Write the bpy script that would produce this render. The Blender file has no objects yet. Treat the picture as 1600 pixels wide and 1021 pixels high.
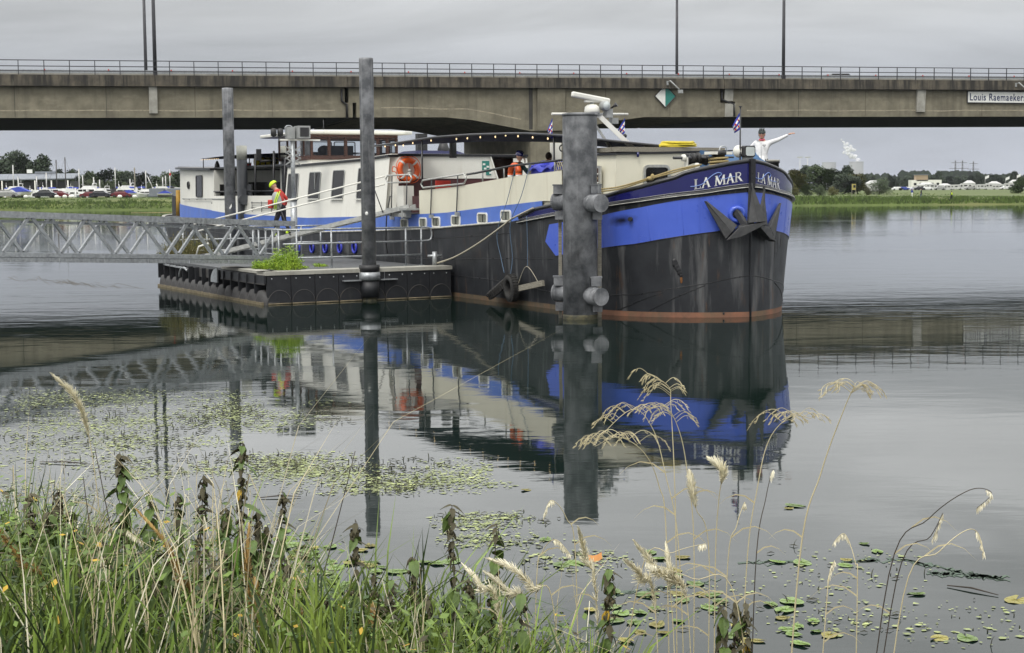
import bpy, bmesh, math, random
from mathutils import Vector, Matrix, noise
R = math.radians
rnd = random.Random(7)
sc = bpy.context.scene
COL = sc.collection

# ------------------------------------------------------------------ camera
FPX, CX, CY, EYE = 2350.0, 800.0, 510.5, 3.0
_p = math.atan(210.5 / FPX); _r = R(.43)
_fw = Vector((0, math.cos(_p), -math.sin(_p))); _rt = Vector((1, 0, 0)); _up = _rt.cross(_fw)
RT = _rt * math.cos(_r) - _up * math.sin(_r)
UP = _rt * math.sin(_r) + _up * math.cos(_r)
cd = bpy.data.cameras.new('camera'); cam = bpy.data.objects.new('camera', cd); COL.objects.link(cam)
cd.sensor_fit = 'HORIZONTAL'; cd.sensor_width = 36; cd.lens = FPX / 1600 * 36
cd.clip_start = .1; cd.clip_end = 30000
M3 = Matrix((RT, UP, -_fw)).transposed()
cam.matrix_world = Matrix.Translation((0, 0, EYE)) @ M3.to_4x4()
sc.camera = cam

def ray(x, y): return _fw + RT * ((x - CX) / FPX) + UP * ((CY - y) / FPX)
def atY(x, y, Y):
    d = ray(x, y); return Vector((0, 0, EYE)) + d * (Y / d.y)
def atZ(x, y, z=0):
    d = ray(x, y); return Vector((0, 0, EYE)) + d * ((z - EYE) / d.z)

# ------------------------------------------------------------------ sky, sun, exposure
SUN_EL, SUN_AZ = R(52), R(205)
w = bpy.data.worlds.new('World'); sc.world = w; w.use_nodes = True
nt = w.node_tree; nt.nodes.clear()
def N(t, **k):
    n = nt.nodes.new(t)
    for a, b in k.items(): setattr(n, a, b)
    return n
out = N('ShaderNodeOutputWorld'); mixs = N('ShaderNodeMixShader'); bg1 = N('ShaderNodeBackground'); bg2 = N('ShaderNodeBackground')
sky = N('ShaderNodeTexSky', sky_type='NISHITA', sun_disc=False, sun_elevation=SUN_EL, sun_rotation=SUN_AZ)
bg1.inputs[1].default_value = .1
nt.links.new(sky.outputs[0], bg1.inputs[0])
tc = N('ShaderNodeTexCoord'); sep = N('ShaderNodeSeparateXYZ'); nt.links.new(tc.outputs['Generated'], sep.inputs[0])
ramp = N('ShaderNodeValToRGB'); nt.links.new(sep.outputs['Z'], ramp.inputs[0])
el = ramp.color_ramp.elements
el[0].position = 0; el[0].color = (.42, .45, .52, 1); el[1].position = 1; el[1].color = (2.0, 2.0, 1.96, 1)
for p_, c_ in ((.035, (.395, .42, .48)), (.075, (.435, .45, .485)), (.115, (.49, .495, .50)), (.126, (.54, .545, .55)), (.150, (1.05, 1.05, 1.04)), (.19, (1.14, 1.14, 1.13)), (.3, (1.16, 1.16, 1.15)), (.6, (1.36, 1.36, 1.34))):
    e = el.new(p_); e.color = (*c_, 1)
mp = N('ShaderNodeMapping'); mp.inputs['Scale'].default_value = (2.0, 2.0, 11)
nz = N('ShaderNodeTexNoise'); nz.inputs['Scale'].default_value = 2.1; nz.inputs['Detail'].default_value = 9; nz.inputs['Roughness'].default_value = .55
nz.inputs['Distortion'].default_value = .6
nt.links.new(tc.outputs['Generated'], mp.inputs[0]); nt.links.new(mp.outputs[0], nz.inputs['Vector'])
r2 = N('ShaderNodeMapRange'); r2.inputs['From Min'].default_value = .3; r2.inputs['From Max'].default_value = .7
r2.inputs['To Min'].default_value = .78; r2.inputs['To Max'].default_value = 1.21
nt.links.new(nz.outputs['Fac'], r2.inputs['Value'])
vm = N('ShaderNodeVectorMath', operation='SCALE'); nt.links.new(ramp.outputs[0], vm.inputs[0]); nt.links.new(r2.outputs[0], vm.inputs['Scale'])
nt.links.new(vm.outputs[0], bg2.inputs[0])
mixs.inputs[0].default_value = .92
nt.links.new(bg1.outputs[0], mixs.inputs[1]); nt.links.new(bg2.outputs[0], mixs.inputs[2]); nt.links.new(mixs.outputs[0], out.inputs[0])

sd = bpy.data.lights.new('sun', 'SUN'); sd.energy = 1.5; sd.angle = R(18); sd.color = (1, .97, .92)
so = bpy.data.objects.new('sun', sd); COL.objects.link(so); so.location = (0, -20, 60)
# blender sky: sun_rotation measured clockwise from +Y
sdir = Vector((math.sin(SUN_AZ) * math.cos(SUN_EL), math.cos(SUN_AZ) * math.cos(SUN_EL), math.sin(SUN_EL)))
so.rotation_euler = (-sdir).to_track_quat('-Z', 'Y').to_euler()
vs = sc.view_settings; vs.view_transform = 'Standard'; vs.look = 'None'; vs.exposure = .15; vs.gamma = 1; vs.use_curve_mapping = False

# ------------------------------------------------------------------ mesh building helpers
class MB:
    def __init__(s): s.v = []; s.f = []; s.m = []; s.sm = []
    def add(s, vs_, fs, mi=0, sm=False):
        o = len(s.v); s.v += [tuple(q) for q in vs_]
        for f in fs: s.f.append(tuple(o + i for i in f)); s.m.append(mi); s.sm.append(sm)
        return s
    def box(s, c, d, rot=None, mi=0, taper=1.0):
        c = Vector(c); vs_ = []
        for z in (-.5, .5):
            k = taper if z > 0 else 1
            for x, y in ((-.5, -.5), (.5, -.5), (.5, .5), (-.5, .5)):
                p = Vector((x * d[0] * k, y * d[1] * k, z * d[2]))
                if rot is not None: p = rot @ p
                vs_.append(c + p)
        return s.add(vs_, [(3, 2, 1, 0), (4, 5, 6, 7), (0, 1, 5, 4), (1, 2, 6, 5), (2, 3, 7, 6), (3, 0, 4, 7)], mi)
    def bar(s, a, b, wd, ht, mi=0, upv=(0, 0, 1)):
        a = Vector(a); b = Vector(b); d = b - a; L = d.length; d.normalize()
        u = Vector(upv); x = d.cross(u)
        if x.length < 1e-5: x = d.cross(Vector((1, 0, 0)))
        x.normalize(); u = x.cross(d)
        return s.box((a + b) / 2, (wd, L, ht), Matrix((x, d, u)).transposed(), mi)
    def tube(s, pts, r, n=8, mi=0, caps=True, closed=False, sm=True):
        pts = [Vector(q) for q in pts]; m = len(pts)
        if not hasattr(r, '__len__'): r = [r] * m
        nv = None; rings = []
        for i, q in enumerate(pts):
            if closed: t = pts[(i + 1) % m] - pts[i - 1]
            else: t = pts[min(i + 1, m - 1)] - pts[max(i - 1, 0)]
            if t.length < 1e-9: t = Vector((0, 0, 1))
            t.normalize()
            if nv is None:
                nv = t.cross(Vector((0, 0, 1)))
                if nv.length < 1e-3: nv = Vector((1, 0, 0))
            nv = nv - t * nv.dot(t)
            if nv.length < 1e-6: nv = t.orthogonal()
            nv.normalize(); bn = t.cross(nv)
            rings.append([q + (nv * math.cos(2 * math.pi * k / n) + bn * math.sin(2 * math.pi * k / n)) * r[i] for k in range(n)])
        o = len(s.v)
        for rg in rings: s.v += [tuple(q) for q in rg]
        for i in range(m if closed else m - 1):
            a = o + i * n; b = o + ((i + 1) % m) * n
            for k in range(n):
                s.f.append((a + k, a + (k + 1) % n, b + (k + 1) % n, b + k)); s.m.append(mi); s.sm.append(sm)
        if caps and not closed:
            s.f.append(tuple(o + k for k in range(n))[::-1]); s.m.append(mi); s.sm.append(False)
            s.f.append(tuple(o + (m - 1) * n + k for k in range(n))); s.m.append(mi); s.sm.append(False)
        return s
    def cyl(s, a, b, r0, r1=None, n=16, mi=0): return s.tube([a, b], [r0, r0 if r1 is None else r1], n, mi)
    def prism(s, poly, ext, mi=0):
        n = len(poly); e = Vector(ext)
        vs_ = [Vector(q) for q in poly] + [Vector(q) + e for q in poly]
        return s.add(vs_, [tuple(range(n))[::-1], tuple(range(n, 2 * n))] + [(i, (i + 1) % n, n + (i + 1) % n, n + i) for i in range(n)], mi)
    def lathe(s, prof, c=(0, 0, 0), n=20, mi=0, sm=True, axis=None):
        c = Vector(c); o = len(s.v); m = len(prof)
        A = Matrix.Identity(3) if axis is None else Vector((0, 0, 1)).rotation_difference(Vector(axis)).to_matrix()
        for r, z in prof:
            for k in range(n):
                a = 2 * math.pi * k / n; s.v.append(tuple(c + A @ Vector((r * math.cos(a), r * math.sin(a), z))))
        for i in range(m - 1):
            for k in range(n):
                s.f.append((o + i * n + k, o + i * n + (k + 1) % n, o + (i + 1) * n + (k + 1) % n, o + (i + 1) * n + k)); s.m.append(mi); s.sm.append(sm)
        if prof[0][0] > 1e-4: s.f.append(tuple(o + k for k in range(n))[::-1]); s.m.append(mi); s.sm.append(False)
        if prof[-1][0] > 1e-4: s.f.append(tuple(o + (m - 1) * n + k for k in range(n))); s.m.append(mi); s.sm.append(False)
        return s
    def ell(s, c, r, n=12, m=8, rot=None, mi=0):
        c = Vector(c); o = len(s.v)
        for i in range(m + 1):
            t = math.pi * i / m
            for k in range(n):
                a = 2 * math.pi * k / n
                p = Vector((r[0] * math.sin(t) * math.cos(a), r[1] * math.sin(t) * math.sin(a), r[2] * math.cos(t)))
                if rot is not None: p = rot @ p
                s.v.append(tuple(c + p))
        for i in range(m):
            for k in range(n):
                s.f.append((o + i * n + k, o + (i + 1) * n + k, o + (i + 1) * n + (k + 1) % n, o + i * n + (k + 1) % n)); s.m.append(mi); s.sm.append(True)
        return s
    def grid(s, P, mi=0, sm=True, flip=False):
        o = len(s.v); a = len(P); b = len(P[0])
        for row in P: s.v += [tuple(q) for q in row]
        for i in range(a - 1):
            for j in range(b - 1):
                f = (o + i * b + j, o + (i + 1) * b + j, o + (i + 1) * b + j + 1, o + i * b + j + 1)
                s.f.append(f[::-1] if flip else f); s.m.append(mi); s.sm.append(sm)
        return s
    def torus(s, c, Rr, r, axis=(0, 0, 1), n=28, k=10, mi=0, squash=1.0):
        A = Vector((0, 0, 1)).rotation_difference(Vector(axis)).to_matrix(); c = Vector(c)
        return s.tube([c + A @ Vector((Rr * math.cos(2 * math.pi * i / n), Rr * math.sin(2 * math.pi * i / n), 0)) for i in range(n)], r, k, mi, closed=True)
    def mesh(s, name, mats):
        me = bpy.data.meshes.new(name); me.from_pydata(s.v, [], s.f)
        for m_ in (mats if isinstance(mats, (list, tuple)) else [mats]): me.materials.append(m_)
        me.polygons.foreach_set('material_index', s.m); me.polygons.foreach_set('use_smooth', s.sm); me.update()
        return me
    def build(s, name, mats, parent=None, loc=(0, 0, 0), rotz=0, bevel=0):
        o = bpy.data.objects.new(name, s.mesh(name, mats)); COL.objects.link(o)
        o.location = loc; o.rotation_euler = (0, 0, rotz)
        if parent is not None: o.parent = parent
        if bevel:
            b = o.modifiers.new('bevel', 'BEVEL'); b.width = bevel; b.segments = 2; b.limit_method = 'ANGLE'; b.angle_limit = R(40)
        return o

def tag(o, label=None, cat=None, group=None, kind=None):
    if label: o['label'] = label
    if cat: o['category'] = cat
    if group: o['group'] = group
    if kind: o['kind'] = kind
    return o
def thing(name, label, cat, loc=(0, 0, 0), rotz=0, group=None):
    o = bpy.data.objects.new(name, None); o.empty_display_size = .3; COL.objects.link(o)
    o.location = loc; o.rotation_euler = (0, 0, rotz)
    return tag(o, label, cat, group)
def inst(name, me, parent=None, loc=(0, 0, 0), rot=(0, 0, 0), scale=(1, 1, 1)):
    o = bpy.data.objects.new(name, me); COL.objects.link(o); o.location = loc; o.rotation_euler = rot; o.scale = scale
    if parent is not None: o.parent = parent
    return o
def kids(o): return [c for c in bpy.data.objects if c.parent == o]
def dup(root, loc, rotz=0, label=None, group=None, scale=None):
    r_ = root.copy(); COL.objects.link(r_); r_.location = loc; r_.rotation_euler = (0, 0, rotz)
    if scale is not None: r_.scale = scale
    if label: r_['label'] = label
    if group: r_['group'] = group
    for ch in root.children:
        c = ch.copy(); COL.objects.link(c); c.parent = r_
        for g in ch.children:
            d = g.copy(); COL.objects.link(d); d.parent = c
    return r_
def lerp(x, xs, ys):
    if x <= xs[0]: return ys[0]
    for i in range(1, len(xs)):
        if x <= xs[i]:
            t = (x - xs[i - 1]) / (xs[i] - xs[i - 1]); return ys[i - 1] + (ys[i] - ys[i - 1]) * t
    return ys[-1]
def catmull(P, n=6):
    P = [Vector(q) for q in P]; out_ = []
    for i in range(len(P) - 1):
        p0 = P[max(i - 1, 0)]; p1 = P[i]; p2 = P[i + 1]; p3 = P[min(i + 2, len(P) - 1)]
        for k in range(n):
            t = k / n
            out_.append(.5 * ((2 * p1) + (p2 - p0) * t + (2 * p0 - 5 * p1 + 4 * p2 - p3) * t * t + (3 * p1 - p0 - 3 * p2 + p3) * t ** 3))
    out_.append(P[-1]); return out_

# ------------------------------------------------------------------ procedural materials
MATS = {}
def pm(name, c1, c2=None, rough=.6, metal=0, scale=2.0, bump=0, bscale=30, streak=None, streak2=None, coat=0, spec=.5, contrast=(.35, .65), stretch=(1, 1, 1), objrand=0, trans=0, emis=None, geo_rand=0):
    """noise-varied principled material. streak = (colour, amount 0..1, (sx,sy,sz) scale)"""
    if name in MATS: return MATS[name]
    m = bpy.data.materials.new(name); m.use_nodes = True; t = m.node_tree; b = t.nodes['Principled BSDF']
    L = t.links.new
    tc_ = t.nodes.new('ShaderNodeTexCoord'); mp_ = t.nodes.new('ShaderNodeMapping'); mp_.inputs['Scale'].default_value = stretch
    L(tc_.outputs['Object'], mp_.inputs[0])
    if c2 is None: c2 = tuple(x * .8 for x in c1)
    n1 = t.nodes.new('ShaderNodeTexNoise'); n1.inputs['Scale'].default_value = scale; n1.inputs['Detail'].default_value = 8; n1.inputs['Roughness'].default_value = .62
    L(mp_.outputs[0], n1.inputs['Vector'])
    cr = t.nodes.new('ShaderNodeValToRGB'); cr.color_ramp.elements[0].position = contrast[0]; cr.color_ramp.elements[1].position = contrast[1]
    cr.color_ramp.elements[0].color = (*c2, 1); cr.color_ramp.elements[1].color = (*c1, 1); L(n1.outputs['Fac'], cr.inputs[0])
    colr = cr.outputs[0]
    for sk in (streak, streak2):
        if not sk: continue
        mp2 = t.nodes.new('ShaderNodeMapping'); mp2.inputs['Scale'].default_value = sk[2]; L(tc_.outputs['Object'], mp2.inputs[0])
        n2 = t.nodes.new('ShaderNodeTexNoise'); n2.inputs['Scale'].default_value = 1; n2.inputs['Detail'].default_value = 6; n2.inputs['Roughness'].default_value = .6
        L(mp2.outputs[0], n2.inputs['Vector'])
        th = sk[3] if len(sk) > 3 else .5
        mr = t.nodes.new('ShaderNodeMapRange'); mr.inputs['From Min'].default_value = th; mr.inputs['From Max'].default_value = th + .18; mr.inputs['To Max'].default_value = sk[1]
        L(n2.outputs['Fac'], mr.inputs['Value'])
        mx = t.nodes.new('ShaderNodeMix'); mx.data_type = 'RGBA'; L(mr.outputs[0], mx.inputs['Factor']); L(colr, mx.inputs['A']); mx.inputs['B'].default_value = (*sk[0], 1)
        colr = mx.outputs['Result']
    if objrand or geo_rand:
        src = t.nodes.new('ShaderNodeObjectInfo').outputs['Random'] if objrand else t.nodes.new('ShaderNodeNewGeometry').outputs['Random Per Island']
        k = objrand or geo_rand
        mr = t.nodes.new('ShaderNodeMapRange'); mr.inputs['To Min'].default_value = 1 - k; mr.inputs['To Max'].default_value = 1 + k; L(src, mr.inputs['Value'])
        vm_ = t.nodes.new('ShaderNodeVectorMath'); vm_.operation = 'SCALE'; L(colr, vm_.inputs[0]); L(mr.outputs[0], vm_.inputs['Scale']); colr = vm_.outputs[0]
    L(colr, b.inputs['Base Color'])
    b.inputs['Metallic'].default_value = metal; b.inputs['Specular IOR Level'].default_value = spec
    mr = t.nodes.new('ShaderNodeMapRange'); mr.inputs['To Min'].default_value = max(0, rough - .12); mr.inputs['To Max'].default_value = min(1, rough + .12); L(n1.outputs['Fac'], mr.inputs['Value']); L(mr.outputs[0], b.inputs['Roughness'])
    if coat: b.inputs['Coat Weight'].default_value = coat; b.inputs['Coat Roughness'].default_value = .08
    if trans: b.inputs['Transmission Weight'].default_value = trans
    if emis: b.inputs['Emission Color'].default_value = (*emis[0], 1); b.inputs['Emission Strength'].default_value = emis[1]
    if bump:
        n3 = t.nodes.new('ShaderNodeTexNoise'); n3.inputs['Scale'].default_value = bscale; n3.inputs['Detail'].default_value = 5; L(mp_.outputs[0], n3.inputs['Vector'])
        bp = t.nodes.new('ShaderNodeBump'); bp.inputs['Strength'].default_value = 1; bp.inputs['Distance'].default_value = bump; L(n3.outputs['Fac'], bp.inputs['Height']); L(bp.outputs[0], b.inputs['Normal'])
    MATS[name] = m; return m
# ------------------------------------------------------------------ material palette
RUST = (.10, .045, .02)
m_conc = pm('girder_concrete', (.235, .215, .155), (.155, .14, .10), .9, scale=.9, bump=.004, bscale=12, streak=((.10, .09, .07), .55, (1.2, 1.2, .08), .52), streak2=((.33, .30, .22), .45, (.6, .6, 1.6), .56))
m_fascia = pm('fascia_concrete', (.13, .113, .083), (.065, .057, .044), .92, scale=1.2, bump=.004, bscale=12, streak=((.022, .021, .019), .9, (1.8, 1.8, .12), .42), streak2=((.26, .24, .18), .5, (.9, .9, .3), .60))
m_concl = pm('pale_concrete', (.42, .41, .36), (.30, .29, .25), .9, scale=1.5, streak=((.12, .11, .09), .5, (2, 2, .3), .55))
m_under_shade = pm('shaded_soffit_concrete', (.07, .066, .056), (.04, .038, .034), .9, scale=.6, stretch=(1, 1, 1))  # grimy girder concrete, colour darkened further to paint in shade under the bridge
m_rail = pm('painted_railing', (.03, .032, .038), (.05, .05, .055), .5, scale=4)
m_galv = pm('galvanised_steel', (.46, .48, .49), (.29, .305, .315), .42, metal=.5, scale=14, streak=((.12, .125, .125), .5, (6, 6, 2), .55))
m_alu = pm('aluminium', (.62, .62, .58), (.45, .45, .42), .35, metal=.6, scale=8)
m_pile = pm('pile_steel', (.26, .265, .275), (.085, .09, .097), .55, scale=2.2, contrast=(.38, .62), bump=.003, bscale=8, streak=((.40, .40, .40), .75, (11, 11, .22), .575), streak2=((.04, .04, .042), .75, (3.2, 3.2, 1.3), .545))
m_piled = pm('dark_pile_steel', (.075, .08, .088), (.045, .048, .055), .5, scale=2, streak=((.15, .155, .16), .5, (8, 8, .3), .6))
m_algae = pm('algae_ring', (.11, .10, .055), (.04, .04, .03), .8, scale=9, bump=.01, bscale=25)
m_white = pm('white_paint', (.80, .79, .72), (.74, .73, .66), .42, scale=1.2, streak=((.50, .44, .33), .35, (3.0, 3.0, .25), .58))
m_cream = pm('cream_paint', (.76, .73, .59), (.70, .67, .54), .42, scale=1.2, streak=((.42, .35, .22), .4, (3, 3, .2), .58))
m_blue = pm('bright_blue_paint', (.085, .155, .66), (.070, .13, .60), .3, scale=1.0, coat=.25, streak=((.035, .075, .42), .55, (3.5, 3.5, .4), .56), streak2=((.20, .26, .62), .4, (6, 6, 2), .62), bump=.004, bscale=1.6)
m_blueb = pm('side_blue_paint', (.10, .20, .62), (.085, .165, .52), .5, scale=2.2, streak=((.22, .28, .50), .5, (4, 4, .5), .55))
m_navy = pm('navy_paint', (.010, .011, .115), (.008, .009, .09), .14, scale=1.0, coat=.5)
m_black = pm('black_tar_paint', (.013, .0145, .018), (.026, .028, .032), .48, scale=1.6, bump=.008, bscale=2.2, streak=((.15, .15, .15), .8, (3.0, 3.0, .35), .535), streak2=((.11, .055, .026), .8, (5.5, 5.5, 1.1), .60))
m_blackp = pm('black_gloss_paint', (.012, .012, .014), (.02, .02, .022), .3, scale=3)
m_bootd = pm('rusty_waterline', (.13, .085, .05), (.07, .06, .04), .75, scale=3, streak=((.22, .10, .05), .6, (1.2, 1.2, 1), .52))
m_boot = pm('red_lead_paint', (.27, .12, .07), (.15, .08, .05), .7, scale=3, streak=((.11, .10, .06), .8, (1.2, 1.2, 1), .50))
m_rustl = pm('rust_runs', (.11, .05, .022), (.05, .028, .018), .85, scale=7)
m_line = pm('worn_white_line', (.62, .62, .56), (.35, .34, .30), .6, scale=6)
m_brown = pm('varnished_wood', (.085, .030, .016), (.05, .018, .011), .3, scale=6, stretch=(1, 1, 6), coat=.3)
m_maroon = pm('maroon_paint', (.085, .022, .024), (.06, .016, .018), .5, scale=2)
m_glass = pm('dark_window_glass', (.020, .018, .016), (.010, .010, .010), .06, scale=2, spec=.35)
m_curt = pm('curtain_cloth', (.26, .27, .23), (.10, .105, .09), .8, scale=9, stretch=(1, 1, .12))
def clear_glass():
    m = bpy.data.materials.new('wheelhouse_glass'); m.use_nodes = True; t = m.node_tree; t.nodes.clear()
    o_ = t.nodes.new('ShaderNodeOutputMaterial'); mx = t.nodes.new('ShaderNodeMixShader'); a_ = t.nodes.new('ShaderNodeBsdfTransparent'); g_ = t.nodes.new('ShaderNodeBsdfGlossy'); lw = t.nodes.new('ShaderNodeFresnel')
    a_.inputs[0].default_value = (.86, .89, .9, 1); g_.inputs['Roughness'].default_value = .03; t.links.new(lw.outputs[0], mx.inputs[0]); t.links.new(a_.outputs[0], mx.inputs[1]); t.links.new(g_.outputs[0], mx.inputs[2]); t.links.new(mx.outputs[0], o_.inputs[0]); return m
m_clear = clear_glass()
m_deck = pm('grey_deck', (.115, .12, .125), (.07, .074, .078), .75, scale=4)
m_grey = pm('grey_equipment', (.35, .36, .35), (.28, .29, .28), .5, scale=5)
m_wood = pm('weathered_wood', (.30, .28, .23), (.17, .155, .12), .85, scale=8, stretch=(1, 6, 6))
m_rope = pm('manila_rope', (.42, .33, .15), (.26, .20, .09), .9, scale=40, bump=.004, bscale=60)
m_ropeb = pm('blue_rope', (.12, .19, .28), (.08, .13, .20), .8, scale=30)
m_ropew = pm('pale_rope', (.50, .46, .36), (.36, .33, .25), .9, scale=30)
m_hose = pm('yellow_hose', (.72, .58, .03), (.55, .44, .03), .45, scale=10)
m_orange = pm('orange_float', (.80, .13, .02), (.70, .10, .018), .45, scale=6)
m_refl = pm('reflective_tape', (.75, .75, .72), (.6, .6, .58), .4, scale=9)
m_tyre = pm('tyre_rubber', (.018, .018, .018), (.035, .033, .03), .85, scale=9, bump=.006, bscale=30)
m_steel = pm('anchor_steel', (.035, .036, .038), (.06, .06, .06), .55, scale=7, bump=.003, bscale=25, streak=((.12, .10, .08), .4, (6, 6, 2), .6))
m_canv = pm('navy_canvas', (.016, .02, .07), (.012, .014, .05), .85, scale=3)
m_tarp = pm('blue_tarpaulin', (.055, .13, .26), (.045, .105, .21), .6, scale=3, bump=.02, bscale=3)
m_blueplast = pm('blue_plastic', (.035, .05, .50), (.03, .04, .42), .4, scale=3)
m_plast = pm('black_plastic', (.02, .02, .022), (.03, .03, .03), .5, scale=4)
m_pont = pm('black_cladding', (.013, .014, .017), (.022, .023, .026), .5, scale=4, bump=.003, bscale=6, streak=((.07, .065, .055), .5, (5, 5, .8), .6))
m_float = pm('float_tube', (.070, .067, .066), (.045, .044, .044), .7, scale=4, streak=((.17, .14, .10), .5, (3, 3, 3), .55))
m_lime = pm('waterline_scum', (.22, .18, .11), (.12, .10, .06), .85, scale=8)
m_bulb = pm('warm_bulb', (1, .8, .5), (1, .75, .45), .4, emis=((1, .72, .38), 1.5))
m_lens = pm('lamp_lens', (.62, .66, .64), (.5, .54, .53), .12, scale=5)
m_skin = pm('skin', (.52, .30, .21), (.46, .25, .17), .5, scale=9)
m_wjack = pm('white_jacket', (.80, .80, .79), (.66, .66, .66), .65, scale=9, bump=.01, bscale=14)
m_dark = pm('dark_cloth', (.012, .013, .02), (.02, .02, .028), .85, scale=8, bump=.006, bscale=20)
m_red = pm('red_cloth', (.56, .045, .03), (.42, .03, .022), .7, scale=8, bump=.008, bscale=16)
m_neon = pm('neon_yellow', (.62, .85, .02), (.50, .72, .02), .5, scale=6)
m_pink = pm('pink_scarf', (.62, .10, .16), (.45, .07, .11), .8, scale=20)
m_helm = pm('dark_helmet', (.018, .03, .026), (.035, .05, .045), .35, scale=8)
m_teal = pm('teal_cloth', (.012, .05, .05), (.02, .06, .06), .8, scale=8)
m_jean = pm('jean_cloth', (.06, .08, .14), (.04, .055, .10), .85, scale=9)
m_hair = pm('brown_hair', (.04, .025, .015), (.025, .016, .01), .7, scale=20)
m_signg = pm('sign_green', (.03, .22, .18), (.03, .20, .165), .5, scale=4)
m_signw = pm('sign_white', (.84, .84, .79), (.74, .75, .7), .5, scale=4)
m_textb = pm('sign_lettering', (.03, .045, .12), (.03, .04, .1), .5, scale=4)
m_lettw = pm('white_lettering', (.84, .84, .80), (.78, .78, .75), .4, scale=6)
m_wave = pm('pale_blue_lettering', (.22, .34, .74), (.2, .3, .66), .4, scale=6)
m_leaf = pm('tree_leaves', (.058, .088, .028), (.028, .046, .016), .75, scale=.5, geo_rand=.45)
m_leafd = pm('dark_tree_leaves', (.032, .052, .022), (.016, .028, .012), .75, scale=.5, geo_rand=.5)
m_leafw = pm('willow_leaves', (.10, .125, .062), (.06, .08, .036), .75, scale=.5, geo_rand=.4)
m_leafy = pm('yellowing_leaves', (.13, .12, .03), (.07, .075, .02), .75, scale=.5, geo_rand=.4)
m_bark = pm('bark', (.07, .055, .04), (.04, .032, .024), .9, scale=3)
m_meadow = pm('meadow_grass', (.10, .135, .032), (.062, .09, .02), .9, scale=.25, streak=((.17, .165, .06), .6, (.03, .25, .2), .5))
m_bankg = pm('bank_grass', (.095, .145, .028), (.05, .082, .016), .85, scale=.6, geo_rand=.45)
m_soil = pm('bank_soil', (.09, .075, .05), (.05, .042, .03), .95, scale=2)
m_grass = pm('green_grass', (.17, .235, .036), (.085, .14, .02), .6, scale=1.5, geo_rand=.5)
m_grassd = pm('dark_grass', (.04, .075, .016), (.026, .05, .012), .65, scale=1.5, geo_rand=.5)
m_straw = pm('dry_straw', (.56, .50, .32), (.42, .36, .21), .75, scale=4, geo_rand=.3)
m_strawg = pm('pale_seed_head', (.80, .76, .60), (.62, .57, .40), .8, scale=9, geo_rand=.25)
m_gold = pm('golden_seed_head', (.44, .29, .10), (.33, .21, .07), .85, scale=9, geo_rand=.3)
m_stem = pm('dark_stem', (.06, .042, .03), (.035, .028, .02), .8, scale=6)
m_nett = pm('nettle_leaves', (.13, .195, .034), (.06, .10, .02), .65, scale=9, geo_rand=.45)
m_nettb = pm('withered_leaves', (.105, .088, .045), (.05, .046, .024), .85, scale=9, geo_rand=.4)
m_yel = pm('yellow_leaf', (.52, .34, .03), (.42, .27, .03), .6, scale=6)
m_lime2 = pm('bright_leaf', (.14, .27, .03), (.10, .20, .025), .55, scale=6)
m_pad = pm('lily_pad', (.165, .25, .055), (.11, .175, .04), .35, scale=5, objrand=.3, streak=((.30, .27, .08), .5, (3, 3, 3), .6))
m_pado = pm('old_lily_pad', (.30, .26, .07), (.20, .19, .05), .5, scale=7, objrand=.3, streak=((.16, .09, .03), .7, (4, 4, 4), .55))
m_weed = pm('floating_weed', (.33, .37, .15), (.21, .25, .10), .6, scale=2, geo_rand=.5)
m_weedd = pm('weed_stems', (.035, .04, .022), (.06, .055, .03), .8, scale=4, geo_rand=.5)
m_car = [pm('car_paint_dark', (.012, .013, .016), (.016, .017, .02), .2, coat=.5), pm('car_paint_silver', (.32, .32, .31), (.28, .28, .27), .3, metal=.3, coat=.4), pm('car_paint_red', (.14, .012, .018), (.11, .01, .014), .25, coat=.5), pm('car_paint_white', (.75, .75, .74), (.7, .7, .69), .3, coat=.4), pm('car_paint_blue', (.03, .06, .30), (.03, .05, .26), .25, coat=.4)]
m_gel = pm('white_gelcoat', (.82, .82, .80), (.72, .72, .70), .3, scale=1)
m_gelb = pm('blue_boat_cover', (.05, .08, .45), (.04, .065, .36), .7, scale=2)
m_mast = pm('mast_metal', (.55, .55, .53), (.45, .45, .43), .4, metal=.4)
m_mastd = pm('dark_mast', (.08, .075, .07), (.05, .05, .048), .5)
m_roof = pm('grey_roofing', (.22, .24, .27), (.17, .185, .21), .6, scale=1)
m_brick = pm('tan_wall', (.40, .30, .20), (.33, .25, .17), .9, scale=2)
m_tower = pm('tower_concrete', (.42, .42, .42), (.34, .34, .345), .9, scale=.02)
m_asph = pm('asphalt', (.05, .05, .05), (.04, .04, .04), .9, scale=2)

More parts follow.
